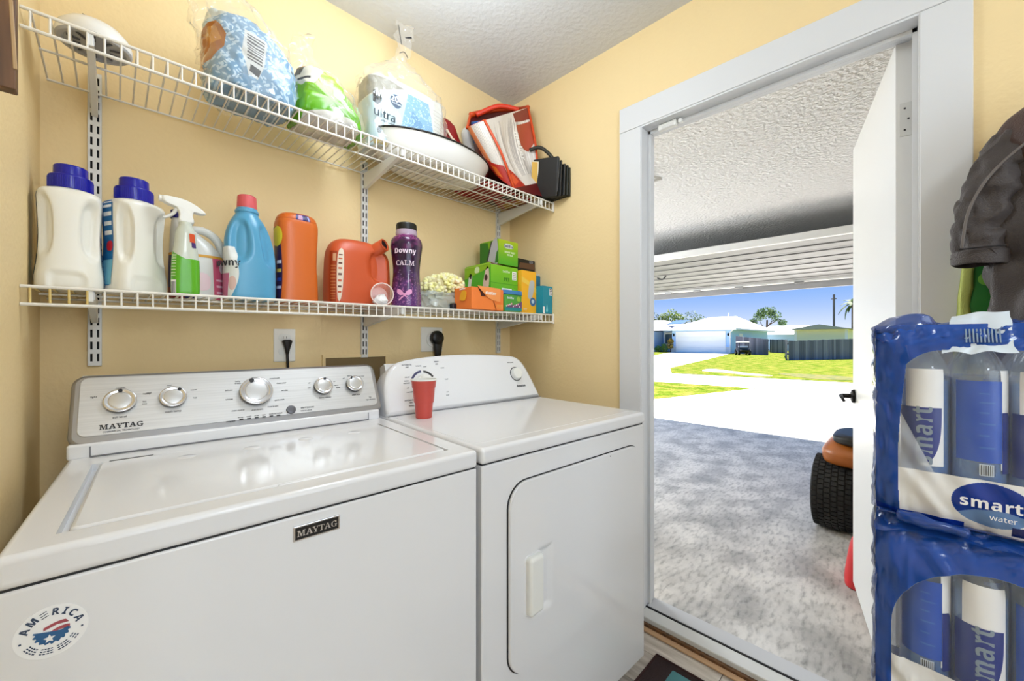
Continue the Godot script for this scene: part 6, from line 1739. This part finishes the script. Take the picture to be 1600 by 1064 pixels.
	part("body", pillow(smooth_outline([Vector2(-0.10, -0.10), Vector2(0.10, -0.12), Vector2(0.11, 0.0), Vector2(0.0, 0.10), Vector2(-0.09, 0.205), Vector2(-0.12, 0.05)], 6), 0.06, 0.4, 6), flat_mat(Color(0.52, 0.06, 0.06), 0.5), t)
	wr_amp = 0.0
	for k in 2: part("stripe", tube([Vector3(-0.105 + 0.035 * k, 0.13 - 0.03 * k, 0.030), Vector3(-0.01 + 0.04 * k, 0.02, 0.042)], 0.006, 6), flat_mat(Color(0.85, 0.76, 0.66), 0.5), t)
	part("flower_print", poly(smooth_outline([Vector2(-0.03, -0.02), Vector2(0.02, -0.03), Vector2(0.03, 0.02), Vector2(-0.01, 0.025)], 4), 0.004), flat_mat(Color(0.74, 0.34, 0.26), 0.5), t, Vector3(-0.045, 0.015, 0.040), Vector3(0, 0, 0.3))
	t = thing("paper_roll", "grey white rounded bottle end poking up behind the red striped bag", "bottle", Vector3(1.235, deck_up(1.2) + 0.30, -1.535), 0.0)
	part("shell", loft(secs([[-0.09, 0.03, 0.03], [-0.05, 0.036, 0.034], [0.02, 0.034, 0.032], [0.045, 0.022, 0.02], [0.05, 0.012, 0.01]]), 24, 4), flat_mat(Color(0.80, 0.80, 0.79), 0.4), t, Vector3.ZERO, Vector3(0, 0, 0.35))
	t = thing("flat_bag", "flat red and yellow bag lying under the orange shopping bag, seen through the shelf wires", "bag", Vector3(1.33, deck_up(1.33), -1.43))
	wr_amp = 0.004
	part("body", pillow(rrect(0.34, 0.20, 0.02), 0.016, 0.2, 5), flat_mat(Color(0.55, 0.07, 0.06), 0.5), t, Vector3(-0.01, 0.010, 0), Vector3(-PI / 2, 0, 0))
	wr_amp = 0.0
	part("patch", rbox(Vector3(0.07, 0.003, 0.14), 0.001), flat_mat(Color(0.66, 0.50, 0.14), 0.5), t, Vector3(0.10, 0.001, -0.01))
	part("patch", rbox(Vector3(0.07, 0.003, 0.17), 0.001), M.black, t, Vector3(0.03, 0.0015, 0.0))


func purse():
	var t = thing("wallet_purse", "black accordion purse with a dark strap at the right end of the upper shelf", "purse", Vector3(1.525, deck_up(1.51) + 0.002, -1.255))
	var leather = flat_mat(Color(0.035, 0.036, 0.04), 0.38)
	var olive = flat_mat(Color(0.13, 0.13, 0.09), 0.5)
	part("front_flap", rbox(Vector3(0.012, 0.185, 0.135), 0.004), leather, t, Vector3(-0.040, 0.094, 0.0), Vector3(0.10, 0.25, 0.10))
	part("compartment", rbox(Vector3(0.012, 0.170, 0.135), 0.005), leather, t, Vector3(-0.018, 0.087, 0.006), Vector3(0.06, 0.2, 0.05))
	part("compartment", rbox(Vector3(0.011, 0.155, 0.135), 0.005), leather, t, Vector3(0.004, 0.080, 0.014), Vector3(0.03, 0.12, 0.0))
	part("compartment", rbox(Vector3(0.010, 0.150, 0.135), 0.004), olive, t, Vector3(0.022, 0.078, 0.020), Vector3(0, 0.08, -0.02))
	part("compartment", rbox(Vector3(0.009, 0.140, 0.135), 0.004), olive, t, Vector3(0.038, 0.073, 0.024))
	part("piping", tube([Vector3(-0.034, 0.012, 0.068), Vector3(-0.030, 0.10, 0.074), Vector3(-0.028, 0.17, 0.076)], 0.003, 6), flat_mat(Color(0.20, 0.20, 0.20), 0.4), t)
	var band := []
	for p in arc([Vector3(-0.07, 0.245, -0.075), Vector3(-0.05, 0.250, -0.03), Vector3(-0.03, 0.215, 0.01), Vector3(-0.01, 0.16, 0.045)], 6): band.append(p)
	part("strap", tube(band, 0.009, 8), olive, t, Vector3.ZERO, Vector3.ZERO, "dark olive strap")
	t = thing("catalogue", "thin white edged book leaning between the orange bag and the black purse", "book", Vector3(1.418, deck_up(1.44) + 0.001, -1.315), 0.0)
	part("cover", rbox(Vector3(0.003, 0.18, 0.03), 0.001), flat_mat(Color(0.90, 0.86, 0.74), 0.5), t, Vector3(0.045, 0.088, 0.012), Vector3(0.0, 0.9, 0.22))
	part("page_block", rbox(Vector3(0.003, 0.176, 0.028), 0.001), flat_mat(Color(0.84, 0.66, 0.28), 0.6), t, Vector3(0.0415, 0.087, 0.010), Vector3(0.0, 0.9, 0.22))


# ------------------------------------------------------------------ right of the doorway
func right_side_things():
	jacket()
	var xs := [1.0, 0.985]
	var stool = thing("low_stool", "low white stool carrying the water packs, below the picture", "stool", Vector3(1.115, 0, 0.105))
	part("seat", rbox(Vector3(0.22, 0.03, 0.26), 0.008), M.white, stool, Vector3(0, 0.478, 0))
	for sx in [-0.09, 0.09]:
		for sz in [-0.10, 0.10]: part("leg", tube([Vector3(sx, 0.0, sz), Vector3(sx * 0.9, 0.465, sz * 0.9)], 0.014, 10), M.white, stool)
	water_pack(0, Vector3(1.0, 0.843, -0.046))
	water_pack(1, Vector3(0.985, 0.494, -0.046))
	# mat on the floor
	var m = thing("floor_mat", "dark brown floor mat with teal blocks at the foot of the dryer", "mat", Vector3(1.06, 0, -0.30))
	var pile = tri_mat(Color(0.27, 0.19, 0.19), 0.95, noise_tex(0.2, false, 1.0, ramp([[0.0, Color(0.55, 0.5, 0.5)], [1.0, Color(1, 1, 1)]]), 256, 71), noise_tex(0.3, true, 10.0, null, 256, 72), 6.0, 0.8)
	part("pile", poly(rrect(0.70, 0.72, 0.012, 4), 0.009, 0.003), pile, m, Vector3(0, 0.010, 0), Vector3(-PI / 2, 0, 0))
	for k in 6: part("teal_block", poly(rrect(0.085, 0.10, 0.004, 2), 0.001), flat_mat([Color(0.30, 0.50, 0.52), Color(0.42, 0.58, 0.58), Color(0.20, 0.36, 0.40)][k % 3], 0.95), m, Vector3(0.275 - 0.12 * (k % 3), 0.0108, -0.235 + 0.16 * int(k / 3.0)), Vector3(-PI / 2, 0, 0))
	part("border", tube([Vector3(-0.345, 0.010, -0.355), Vector3(0.345, 0.010, -0.355), Vector3(0.345, 0.010, 0.355)], 0.005, 6), flat_mat(Color(0.20, 0.10, 0.10), 0.9), m)


func jacket():
	var cloth := StandardMaterial3D.new()
	cloth.albedo_color = Color(0.235, 0.205, 0.195)
	cloth.roughness = 0.62
	cloth.rim_enabled = true
	cloth.rim = 0.4
	cloth.cull_mode = BaseMaterial3D.CULL_DISABLED
	cloth.uv1_triplanar = true
	cloth.uv1_world_triplanar = true
	cloth.uv1_scale = Vector3.ONE * 5.0
	cloth.normal_enabled = true
	cloth.normal_texture = noise_tex(0.25, true, 5.0, null, 256, 81)
	cloth.normal_scale = 0.4
	var brown = cloth.duplicate()
	brown.albedo_color = Color(0.24, 0.15, 0.115)
	var t = thing("jacket", "dark grey brown hooded jacket hanging on the wall right of the doorway", "jacket", Vector3(1.43, 1.10, 0.238))
	wr_amp = 0.011
	wr_freq = 9.0
	part("body", loft(secs([[-0.10, 0.075, 0.124, 2.6, 0, 0.014], [0.05, 0.080, 0.125, 2.6, 0, 0.014], [0.20, 0.082, 0.120, 2.6, 0, 0.012], [0.34, 0.080, 0.118, 2.4, 0, 0.004], [0.44, 0.074, 0.108, 2.2], [0.52, 0.055, 0.080, 2.0], [0.57, 0.03, 0.05, 2.0]]), 72, 8, func(th: float, y: float) -> float: return 1.0 + 0.05 * sin(th * 9.0 + y * 4.0) * smoothstep(0.5, 0.1, y)), cloth, t)
	part("hood", loft(secs([[0.44, 0.085, 0.098, 2.2, -0.012, 0.012], [0.50, 0.084, 0.104, 2.2, -0.012, 0.004], [0.56, 0.070, 0.088, 2.0, -0.010, 0.014], [0.61, 0.050, 0.060, 2.0, -0.005, 0.034], [0.645, 0.024, 0.030, 2.0, 0.0, 0.050], [0.655, 0.008, 0.01, 2.0, 0.0, 0.054]]), 56, 8), brown, t, Vector3.ZERO, Vector3.ZERO, "reddish brown hood")
	wr_amp = 0.008
	wr_freq = 22.0
	var path := arc([Vector3(-0.01, 0.53, -0.035), Vector3(-0.025, 0.47, -0.080), Vector3(-0.03, 0.40, -0.108), Vector3(-0.03, 0.33, -0.122), Vector3(-0.03, 0.255, -0.124)], 8)
	var P := PackedVector3Array()
	for k in path.size():
		var r := lerpf(0.050, 0.043, float(k) / (path.size() - 1))
		var d: Vector3 = (path[mini(k + 1, path.size() - 1)] - path[maxi(k - 1, 0)]).normalized()
		var e := d.cross(Vector3(1, 0, 0)).normalized()
		for i in 41: P.append(path[k] + (Vector3(1, 0, 0) * cos(TAU * (i % 40) / 40) * 0.9 + e * sin(TAU * (i % 40) / 40)) * r * (1.0 + 0.05 * sin(k * 0.45 + i * 0.35)))
	part("sleeve", sheet(P, 40, path.size() - 1, true, true), cloth, t)
	wr_amp = 0.003
	part("cuff", lathe([Vector2(0.044, 0.028), Vector2(0.0465, 0.026), Vector2(0.047, 0.002), Vector2(0.0445, -0.003), Vector2(0.041, 0.0), Vector2(0.040, 0.03)], 32), cloth, t, Vector3(-0.03, 0.235, -0.124), Vector3(0.04, 0, 0.03))
	wr_amp = 0.0
	part("sleeve_hole", lathe([Vector2(0, 0.018), Vector2(0.042, 0.018)], 24), M.black, t, Vector3(-0.03, 0.235, -0.124))
	var seam = flat_mat(Color(0.40, 0.37, 0.35), 0.6)
	var dark = flat_mat(Color(0.10, 0.08, 0.08), 0.7)
	part("hood_edge", tube(arc([Vector3(-0.090, 0.533, 0.045), Vector3(-0.092, 0.525, 0.015), Vector3(-0.09, 0.512, -0.012), Vector3(-0.083, 0.475, -0.065), Vector3(-0.078, 0.42, -0.115), Vector3(-0.074, 0.35, -0.145), Vector3(-0.072, 0.27, -0.155)], 7), 0.0028, 8), seam, t, Vector3.ZERO, Vector3.ZERO, "pale rolled seam")
	part("seam", tube(arc([Vector3(-0.079, 0.32, -0.01), Vector3(-0.081, 0.345, 0.02), Vector3(-0.076, 0.36, 0.055)], 6), 0.003, 6), dark, t)
	part("seam", tube(arc([Vector3(-0.079, 0.31, -0.01), Vector3(-0.081, 0.335, 0.02), Vector3(-0.076, 0.35, 0.055)], 6), 0.002, 6), dark, t)
	part("seam", tube(arc([Vector3(-0.079, 0.265, -0.160), Vector3(-0.082, 0.265, -0.124), Vector3(-0.076, 0.265, -0.092)], 5), 0.0018, 6), dark, t)
	var hook = thing("coat_hook", "white wall hook behind the hooded jacket", "hook", Vector3(1.57, 1.70, 0.30))
	part("plate", rbox(Vector3(0.012, 0.06, 0.03), 0.003), M.white, hook, Vector3(-0.006, 0, 0))
	part("peg", tube(arc([Vector3(-0.01, 0.0, 0), Vector3(-0.05, -0.01, 0), Vector3(-0.07, 0.02, 0)], 5), 0.007, 8), M.white, hook)
	# the green garment behind
	t = thing("green_bag", "green cloth bag with a lime edge hanging behind the jacket", "bag", Vector3(1.543, 1.05, 0.155))
	wr_amp = 0.004
	wr_freq = 14.0
	part("body", loft(secs([[-0.1, 0.018, 0.062, 4.0], [0.1, 0.022, 0.066, 4.0], [0.28, 0.020, 0.062, 4.0], [0.38, 0.014, 0.055, 3.5]]), 40, 8), flat_mat(Color(0.05, 0.42, 0.10), 0.6), t, Vector3(0, 0, 0.006))
	part("edge_panel", loft(secs([[-0.1, 0.017, 0.012, 3.0], [0.1, 0.021, 0.013, 3.0], [0.28, 0.019, 0.012, 3.0], [0.38, 0.013, 0.010, 3.0]]), 24, 8), tri_mat(Color(0.74, 0.78, 0.42), 0.8, null, M.grass.normal_texture, 8.0, 0.3), t, Vector3(-0.003, 0, -0.066), Vector3(0.05, 0, 0), "lime edge strip")
	wr_amp = 0.0
	part("motif", poly(disc(0.016, 20), 0.001), flat_mat(Color(0.42, 0.66, 0.22), 0.6), t, Vector3(-0.024, 0.262, -0.020), Vector3(0, -PI / 2, 0), "pale leaf motif")


func bottle_parts(t: Node3D, look: int):
	var clear = M.pet
	part("body", M.bottle_mesh, clear, t)
	part("water", M.water_mesh, M.water_tint, t)
	part("cap", M.cap_mesh, M.cap, t, Vector3.ZERO, Vector3.ZERO, "blue cap")
	var b = M.bottle_secs
	var deep = M.deep_blue
	if look == 0:   # white front with the blue drop
		part("label", skin(b, 2.35, 3.95, 2.37, 3.45, 0.0006), M.print_white, t, Vector3.ZERO, Vector3.ZERO, "white label front")
		part("drop_print", skin(b, 2.45, 4.3, 2.37, 2.74, 0.0010, null, func(v: float) -> Array: return [0.5 - 0.5 * sqrt(1.0 - pow(1.0 - v, 3.0)), 1.0]), deep, t)
		var L := bend(join([[text("smart", 0.026, "Droid Sans", true), rot3(Vector3(0, 0, PI / 2))]]), 0.0332)
		part("brand_lettering", L, M.smart_grey, t, Vector3(0, 0.145, 0), Vector3(0, -1.65, 0))
	else:
		part("label", skin(b, 2.45, 4.2, 2.44, 3.0, 0.0006), M.mid_blue, t, Vector3.ZERO, Vector3.ZERO, "blue label back")
		part("label", skin(b, 1.75, 2.5, 2.40, 3.5, 0.0005), M.print_white, t, Vector3.ZERO, Vector3.ZERO, "white label edge")
		part("drop_print", skin(b, 1.75, 2.45, 2.38, 2.74, 0.0010, null, func(v: float) -> Array: return [0.5 - 0.5 * sqrt(1.0 - v * v), 1.0]), deep, t)
		part("bar_code", skin(b, 2.80, 3.30, 2.36, 2.43, 0.0012), flat_mat(Color(0.80, 0.83, 0.86), 0.5), t)
		for k in 7: part("bar", skin(b, 2.76 + 0.075 * k, 2.79 + 0.075 * k, 2.365, 2.425, 0.0016, null, null, 2, 2), M.ink, t)
		for k in 6: part("fine_print", skin(b, 2.75 + 0.2 * (k % 2), 3.3, 2.52 + 0.07 * k, 2.53 + 0.07 * k, 0.0012, null, null, 6, 2), flat_mat(Color(0.20, 0.40, 0.72), 0.5), t)


func water_pack(n: int, at: Vector3):
	if not M.has("pet"):
		M.pet = clear_mat(Color(0.85, 0.93, 0.98), 0.12, 0.05)
		M.water_tint = clear_mat(Color(0.30, 0.58, 0.92), 0.40, 0.05)
		M.cap = flat_mat(Color(0.80, 0.86, 0.94), 0.35)
		M.deep_blue = flat_mat(Color(0.03, 0.16, 0.50), 0.3)
		M.mid_blue = flat_mat(Color(0.05, 0.30, 0.70), 0.3)
		M.smart_grey = flat_mat(Color(0.50, 0.56, 0.62), 0.4)
		M.bottle_secs = secs([[0.0, 0.020, 0.020], [0.004, 0.029, 0.029], [0.014, 0.0320, 0.0320], [0.245, 0.0320, 0.0320], [0.268, 0.0285, 0.0285], [0.287, 0.020, 0.020], [0.300, 0.0135, 0.0135], [0.312, 0.0125, 0.0125]])
		M.bottle_mesh = loft(M.bottle_secs, 40, 6)
		M.water_mesh = loft(secs([[0.004, 0.026, 0.026], [0.014, 0.0308, 0.0308], [0.20, 0.0308, 0.0308], [0.242, 0.0308, 0.0308], [0.243, 0.02, 0.02]]), 28, 3)
		M.cap_mesh = lathe([Vector2(0.0145, 0.306), Vector2(0.0145, 0.326), Vector2(0.0125, 0.328), Vector2(0, 0.328)], 24)
		var bm := StandardMaterial3D.new()
		bm.albedo_color = Color(0.10, 0.28, 0.60)
		bm.roughness = 0.10
		bm.metallic_specular = 0.6
		bm.transparency = BaseMaterial3D.TRANSPARENCY_ALPHA
		bm.albedo_color.a = 0.66
		bm.cull_mode = BaseMaterial3D.CULL_DISABLED
		M.film_blue = bm
	var names := ["upper", "lower"]
	for k in 12:
		var row := int(k / 4.0)
		var col := k % 4
		var front := row == 0
		var lab := ""
		if front: lab = "clear water bottle in the front row of the %s blue pack, %s" % [names[n], ["leftmost", "second from left", "third from left", "rightmost"][col]]
		else: lab = "clear water bottle in the %s pack, %s row behind the front one, %s" % [names[n], ["first", "second"][row - 1], ["leftmost", "second from left", "third from left", "rightmost"][col]]
		var t = thing("water_bottle", lab, "bottle", at + Vector3(0.042 + 0.066 * row, 0.005, 0.064 + 0.0645 * col), [0.0, 0.1, 0.0, -0.2][col] if front else 0.3 * k, "bottles in the %s water pack" % names[n])
		if front: bottle_parts(t, 0 if (col + n) % 2 == 0 else 1)
		else:
			part("body", M.bottle_mesh, M.pet, t)
			part("water", M.water_mesh, M.water_tint, t)
			part("cap", M.cap_mesh, M.cap, t)
			part("label", skin(M.bottle_secs, 2.0, 4.4, 2.2, 3.0, 0.0006), M.mid_blue, t)
	# shrink film: a printed front with a clear window, and blue sides, back and top
	var w := 0.302
	var h := 0.345
	var d := 0.224
	var im := Image.create(384, 384, false, Image.FORMAT_RGBA8)
	for j in 384:
		for i in 384:
			var z := float(i) / 383.0 * w        # from the left edge
			var y := h - float(j) / 383.0 * h    # from the bottom
			var c := Color(0.10, 0.28, 0.60, 1.0)
			var inside := false
			var foot: float = [0.090, 0.105][n]
			if n == 0:
				var q := Vector2(maxf(0.0, 0.088 - z) / 0.062, maxf(0.0, y - 0.225) / 0.076)
				inside = q.length() < 1.0 and z > 0.026 and y < 0.301
				if z < 0.04 - 0.010 * cos((y - 0.09) * 9.0): inside = false
			else:
				var q := Vector2((z - 0.15) / 0.128, maxf(0.0, y - 0.16) / 0.128)
				inside = q.length() < 1.0
			if inside:
				c = Color(0.93, 0.95, 0.97, 0.07)
				if y < foot: c = Color(0.90, 0.90, 0.90, 1.0)
				if n == 0 and y > foot and z < 0.075 - (y - foot) * 0.42: c = Color(0.88, 0.90, 0.92, 0.42)
			if n == 0 and y < 0.012 and z < 0.11: c = Color(0.05, 0.20, 0.62, 1.0)
			if n == 0 and y < foot and z > 0.024:
				if not inside and z > 0.034: c = Color(0.90, 0.90, 0.90, 1.0)
				var e := Vector2((z - 0.139) / 0.044, (y - 0.050) / 0.036)
				if e.length() < 1.0: c = Color(0.06, 0.22, 0.58) if y > 0.040 + 0.10 * (z - 0.10) - 1.2 * pow(z - 0.139, 2.0) * 6.0 else Color(0.40, 0.54, 0.74)
				if z > 0.160 and z < 0.176 and y > 0.006 and y < 0.022: c = Color(0.03, 0.10, 0.36)
			im.set_pixel(i, j, c)
	var fm := StandardMaterial3D.new()
	fm.albedo_texture = ImageTexture.create_from_image(im)
	fm.transparency = BaseMaterial3D.TRANSPARENCY_ALPHA
	fm.roughness = 0.14
	fm.cull_mode = BaseMaterial3D.CULL_DISABLED
	var t = thing("water_pack", ["upper blue shrink-wrapped pack of water bottles with a white printed band", "lower blue shrink-wrapped pack of water bottles under the other pack"][n], "water pack", at)
	var P := PackedVector3Array()
	var N := 72
	for j in N + 1:
		for i in N + 1:
			var u := float(i) / N
			var v := float(j) / N
			var z := u * w
			var y := v * h
			var ex := minf(u, 1.0 - u) * w
			var ey := minf(v, 1.0 - v) * h
			var x := 0.018 * pow(maxf(0.0, 1.0 - ex / 0.03), 2.0) + 0.016 * pow(maxf(0.0, 1.0 - ey / 0.04), 2.0)
			if n == 1 and v > 0.75: x += 0.020 * smoothstep(0.75, 1.0, v)
			var q := Vector3(z * 16.0, y * 16.0 + z * 22.0, n * 7.0)
			x += noise.get_noise_3dv(q) * 0.0035 + absf(noise.get_noise_3d(z * 40.0 + y * 30.0, y * 9.0 - z * 9.0, 3.0 + n)) * 0.004 * smoothstep(0.05, 0.0, minf(ex, ey - 0.01))
			x += absf(noise.get_noise_3d(z * 90.0 + y * 6.0, y * 5.0, 40.0 + n)) * 0.007 * smoothstep(0.07, 0.02, ex) - 0.002
			x += absf(noise.get_noise_3d(z * 9.0, y * 80.0 - z * 30.0, 60.0 + n)) * 0.006 * smoothstep(0.06, 0.02, h - y)
			P.append(Vector3(x, y, z))
	var front := sheet(P, N, N, false, false)
	part("printed_film", planar(front, Vector2(0, 0), Vector2(w, h), 2), fm, t, Vector3.ZERO, Vector3.ZERO, "blue film with a clear window")
	# sides, back
	wr_amp = 0.005
	wr_freq = 26.0
	var ring := [Vector2(0.018, 0.0), Vector2(0.035, -0.004), Vector2(d * 0.5, -0.005), Vector2(d - 0.02, -0.002), Vector2(d, 0.02), Vector2(d, w * 0.5), Vector2(d, w - 0.02), Vector2(d - 0.02, w), Vector2(d * 0.5, w + 0.003), Vector2(0.03, w + 0.002), Vector2(0.018, w)]
	P = PackedVector3Array()
	for j in 31:
		for k in 61:
			var f := float(k) / 60 * (ring.size() - 1)
			var i := mini(int(f), ring.size() - 2)
			var p: Vector2 = ring[i].lerp(ring[i + 1], f - i)
			var v := float(j) / 30
			P.append(Vector3(p.x, v * h, p.y))
	part("side_film", sheet(P, 60, 30, false, false), M.film_blue, t)
	P = PackedVector3Array()
	for j in 25:
		for k in 31:
			var u := float(k) / 30
			var v := float(j) / 24
			P.append(Vector3(0.012 + v * (d - 0.012), h + 0.004 - 0.018 * pow(absf(2 * v - 1), 3.0) - 0.014 * pow(absf(2 * u - 1), 4.0), u * w))
	wr_amp = 0.010 if n == 0 else 0.003
	part("top_film", sheet(P, 30, 24, false, false), M.film_blue, t)
	wr_amp = 0.0
	part("bottom_film", rbox(Vector3(d - 0.02, 0.003, w - 0.01), 0.001), M.film_blue, t, Vector3(d / 2, 0.002, w / 2))
	if n == 0:
		part("brand_lettering", text("smart", 0.0168, "Droid Sans", true), M.print_white, t, Vector3(-0.0085, 0.054, 0.137), Vector3(0, -PI / 2, 0.0))
		part("brand_lettering", text("water", 0.0080, "Droid Sans"), M.print_white, t, Vector3(-0.0085, 0.034, 0.150), Vector3(0, -PI / 2, 0.0))
		wr_amp = 0.006
		wr_freq = 20.0
		part("crimped_end", loft(secs([[-0.012, 0.020, 0.030, 2.4], [0.0, 0.03, 0.045, 2.6], [0.020, 0.024, 0.036, 2.4], [0.030, 0.014, 0.026, 2.2]]), 40, 6), M.film_blue, t, Vector3(0.045, h - 0.012, 0.040), Vector3.ZERO, "bunched blue film at the corner")
		wr_amp = 0.003
		wr_freq = 30.0
		part("top_label", quad(Vector3(-0.006, h - 0.050, 0.083), Vector3(-0.008, h - 0.046, 0.165), Vector3(0.030, h + 0.020, 0.158), Vector3(0.036, h + 0.016, 0.096), 16, 12), flat_mat(Color(0.82, 0.86, 0.90), 0.25), t, Vector3.ZERO, Vector3.ZERO, "pale printed flap")
		wr_amp = 0.0
		for k in 10: part("bar", rbox(Vector3(0.001, 0.026, 0.0018), 0.0004), flat_mat(Color(0.50, 0.58, 0.66), 0.4), t, Vector3(0.004, h - 0.020, 0.112 + 0.0040 * k), Vector3(0, 0, -0.53))
		wr_amp = 0.003
		part("film_roll", tube(arc([Vector3(0.004, 0.004, 0.03), Vector3(-0.002, 0.001, 0.07), Vector3(0.004, -0.004, 0.115)], 6), 0.010, 12), M.film_blue, t, Vector3.ZERO, Vector3.ZERO, "rolled blue film edge")
		wr_amp = 0.0


# ------------------------------------------------------------------ in the garage
func garage_things():
	var t = thing("riding_mower", "rear of a riding mower with a fat black tyre, half hidden by the open door", "mower", Vector3(3.42, -0.09, -0.355))
	var rubber = flat_mat(Color(0.07, 0.07, 0.075), 0.75)
	for z in [0.0, 0.78]:
		var w = part("tyre", lathe([Vector2(0.11, -0.085), Vector2(0.17, -0.112), Vector2(0.205, -0.108), Vector2(0.226, -0.090), Vector2(0.232, -0.05), Vector2(0.234, 0.0), Vector2(0.232, 0.05), Vector2(0.226, 0.090), Vector2(0.205, 0.108), Vector2(0.17, 0.112), Vector2(0.11, 0.085)], 64), rubber, t, Vector3(0, 0.24, z), Vector3(PI / 2, 0, 0))
		var block := rbox(Vector3(0.012, 0.030, 0.026), 0.003, 1)
		var L := []
		for k in 48:
			for j in 6:
				var a := TAU * (k + 0.5 * (j % 2)) / 48
				var y := -0.085 + 0.034 * j
				var r := 0.2355 - 0.008 * pow(absf(y) / 0.09, 3.0)
				L.append([block, Transform3D(Basis(Vector3.UP, -a), Vector3(cos(a) * r, y, sin(a) * r))])
		var tr = part("tread", join(L), rubber, w)
		tr.set_meta("kind", "stuff")
		part("rim", lathe([Vector2(0, -0.06), Vector2(0.09, -0.06), Vector2(0.115, -0.088), Vector2(0.115, 0.088), Vector2(0.09, 0.06), Vector2(0, 0.06)], 32), flat_mat(Color(0.75, 0.74, 0.70), 0.4), w)
	var tan = flat_mat(Color(0.62, 0.34, 0.10), 0.4)
	part("fender", loft(secs([[0.44, 0.22, 0.40, 5.0, 0.10, 0.39], [0.46, 0.27, 0.445, 5.0, 0.08, 0.39], [0.53, 0.28, 0.455, 5.0, 0.07, 0.39], [0.60, 0.24, 0.40, 4.5, 0.09, 0.39], [0.615, 0.20, 0.34, 4.0, 0.09, 0.39]]), 48, 5), tan, t, Vector3.ZERO, Vector3.ZERO, "tan rear fender")
	part("seat", loft(secs([[0.585, 0.20, 0.30, 4.5, 0.02, 0.33], [0.60, 0.225, 0.33, 4.5, 0.01, 0.33], [0.635, 0.225, 0.335, 4.5, 0.01, 0.33], [0.65, 0.19, 0.29, 4.0, 0.02, 0.33]]), 40, 4), M.black, t, Vector3.ZERO, Vector3.ZERO, "black seat")
	part("axle", tube([Vector3(0, 0.24, 0.05), Vector3(0, 0.24, 0.73)], 0.04, 12), M.ink, t)
	part("body", rbox(Vector3(1.1, 0.22, 0.36), 0.05), tan, t, Vector3(0.75, 0.38, 0.39))
	part("hood", rbox(Vector3(0.6, 0.28, 0.40), 0.08), tan, t, Vector3(1.2, 0.56, 0.39))
	for z in [0.12, 0.66]: part("front_wheel", lathe([Vector2(0, -0.07), Vector2(0.14, -0.07), Vector2(0.16, -0.04), Vector2(0.16, 0.04), Vector2(0.14, 0.07), Vector2(0, 0.07)], 32), rubber, t, Vector3(1.25, 0.16, z), Vector3(PI / 2, 0, 0))
	t = thing("fuel_can", "red plastic can on the garage floor behind the open door's edge", "can", Vector3(2.70, -0.09, -0.145))
	part("body", loft(secs([[0.0, 0.085, 0.086, 4.0], [0.01, 0.092, 0.094, 4.0], [0.05, 0.094, 0.096, 4.0], [0.19, 0.080, 0.078, 3.6], [0.235, 0.065, 0.064, 3.0], [0.245, 0.04, 0.04, 2.6]]), 40, 5), flat_mat(Color(0.80, 0.16, 0.18), 0.4), t)
	part("spout", lathe([Vector2(0.022, 0), Vector2(0.022, 0.03), Vector2(0.016, 0.04), Vector2(0, 0.04)], 20), M.black, t, Vector3(0.02, 0.24, 0.03))
	part("handle", tube(arc([Vector3(0, 0.235, 0.05), Vector3(0, 0.285, 0.03), Vector3(0, 0.285, -0.02), Vector3(0, 0.235, -0.045)], 6), 0.010, 8), flat_mat(Color(0.80, 0.16, 0.18), 0.4), t)
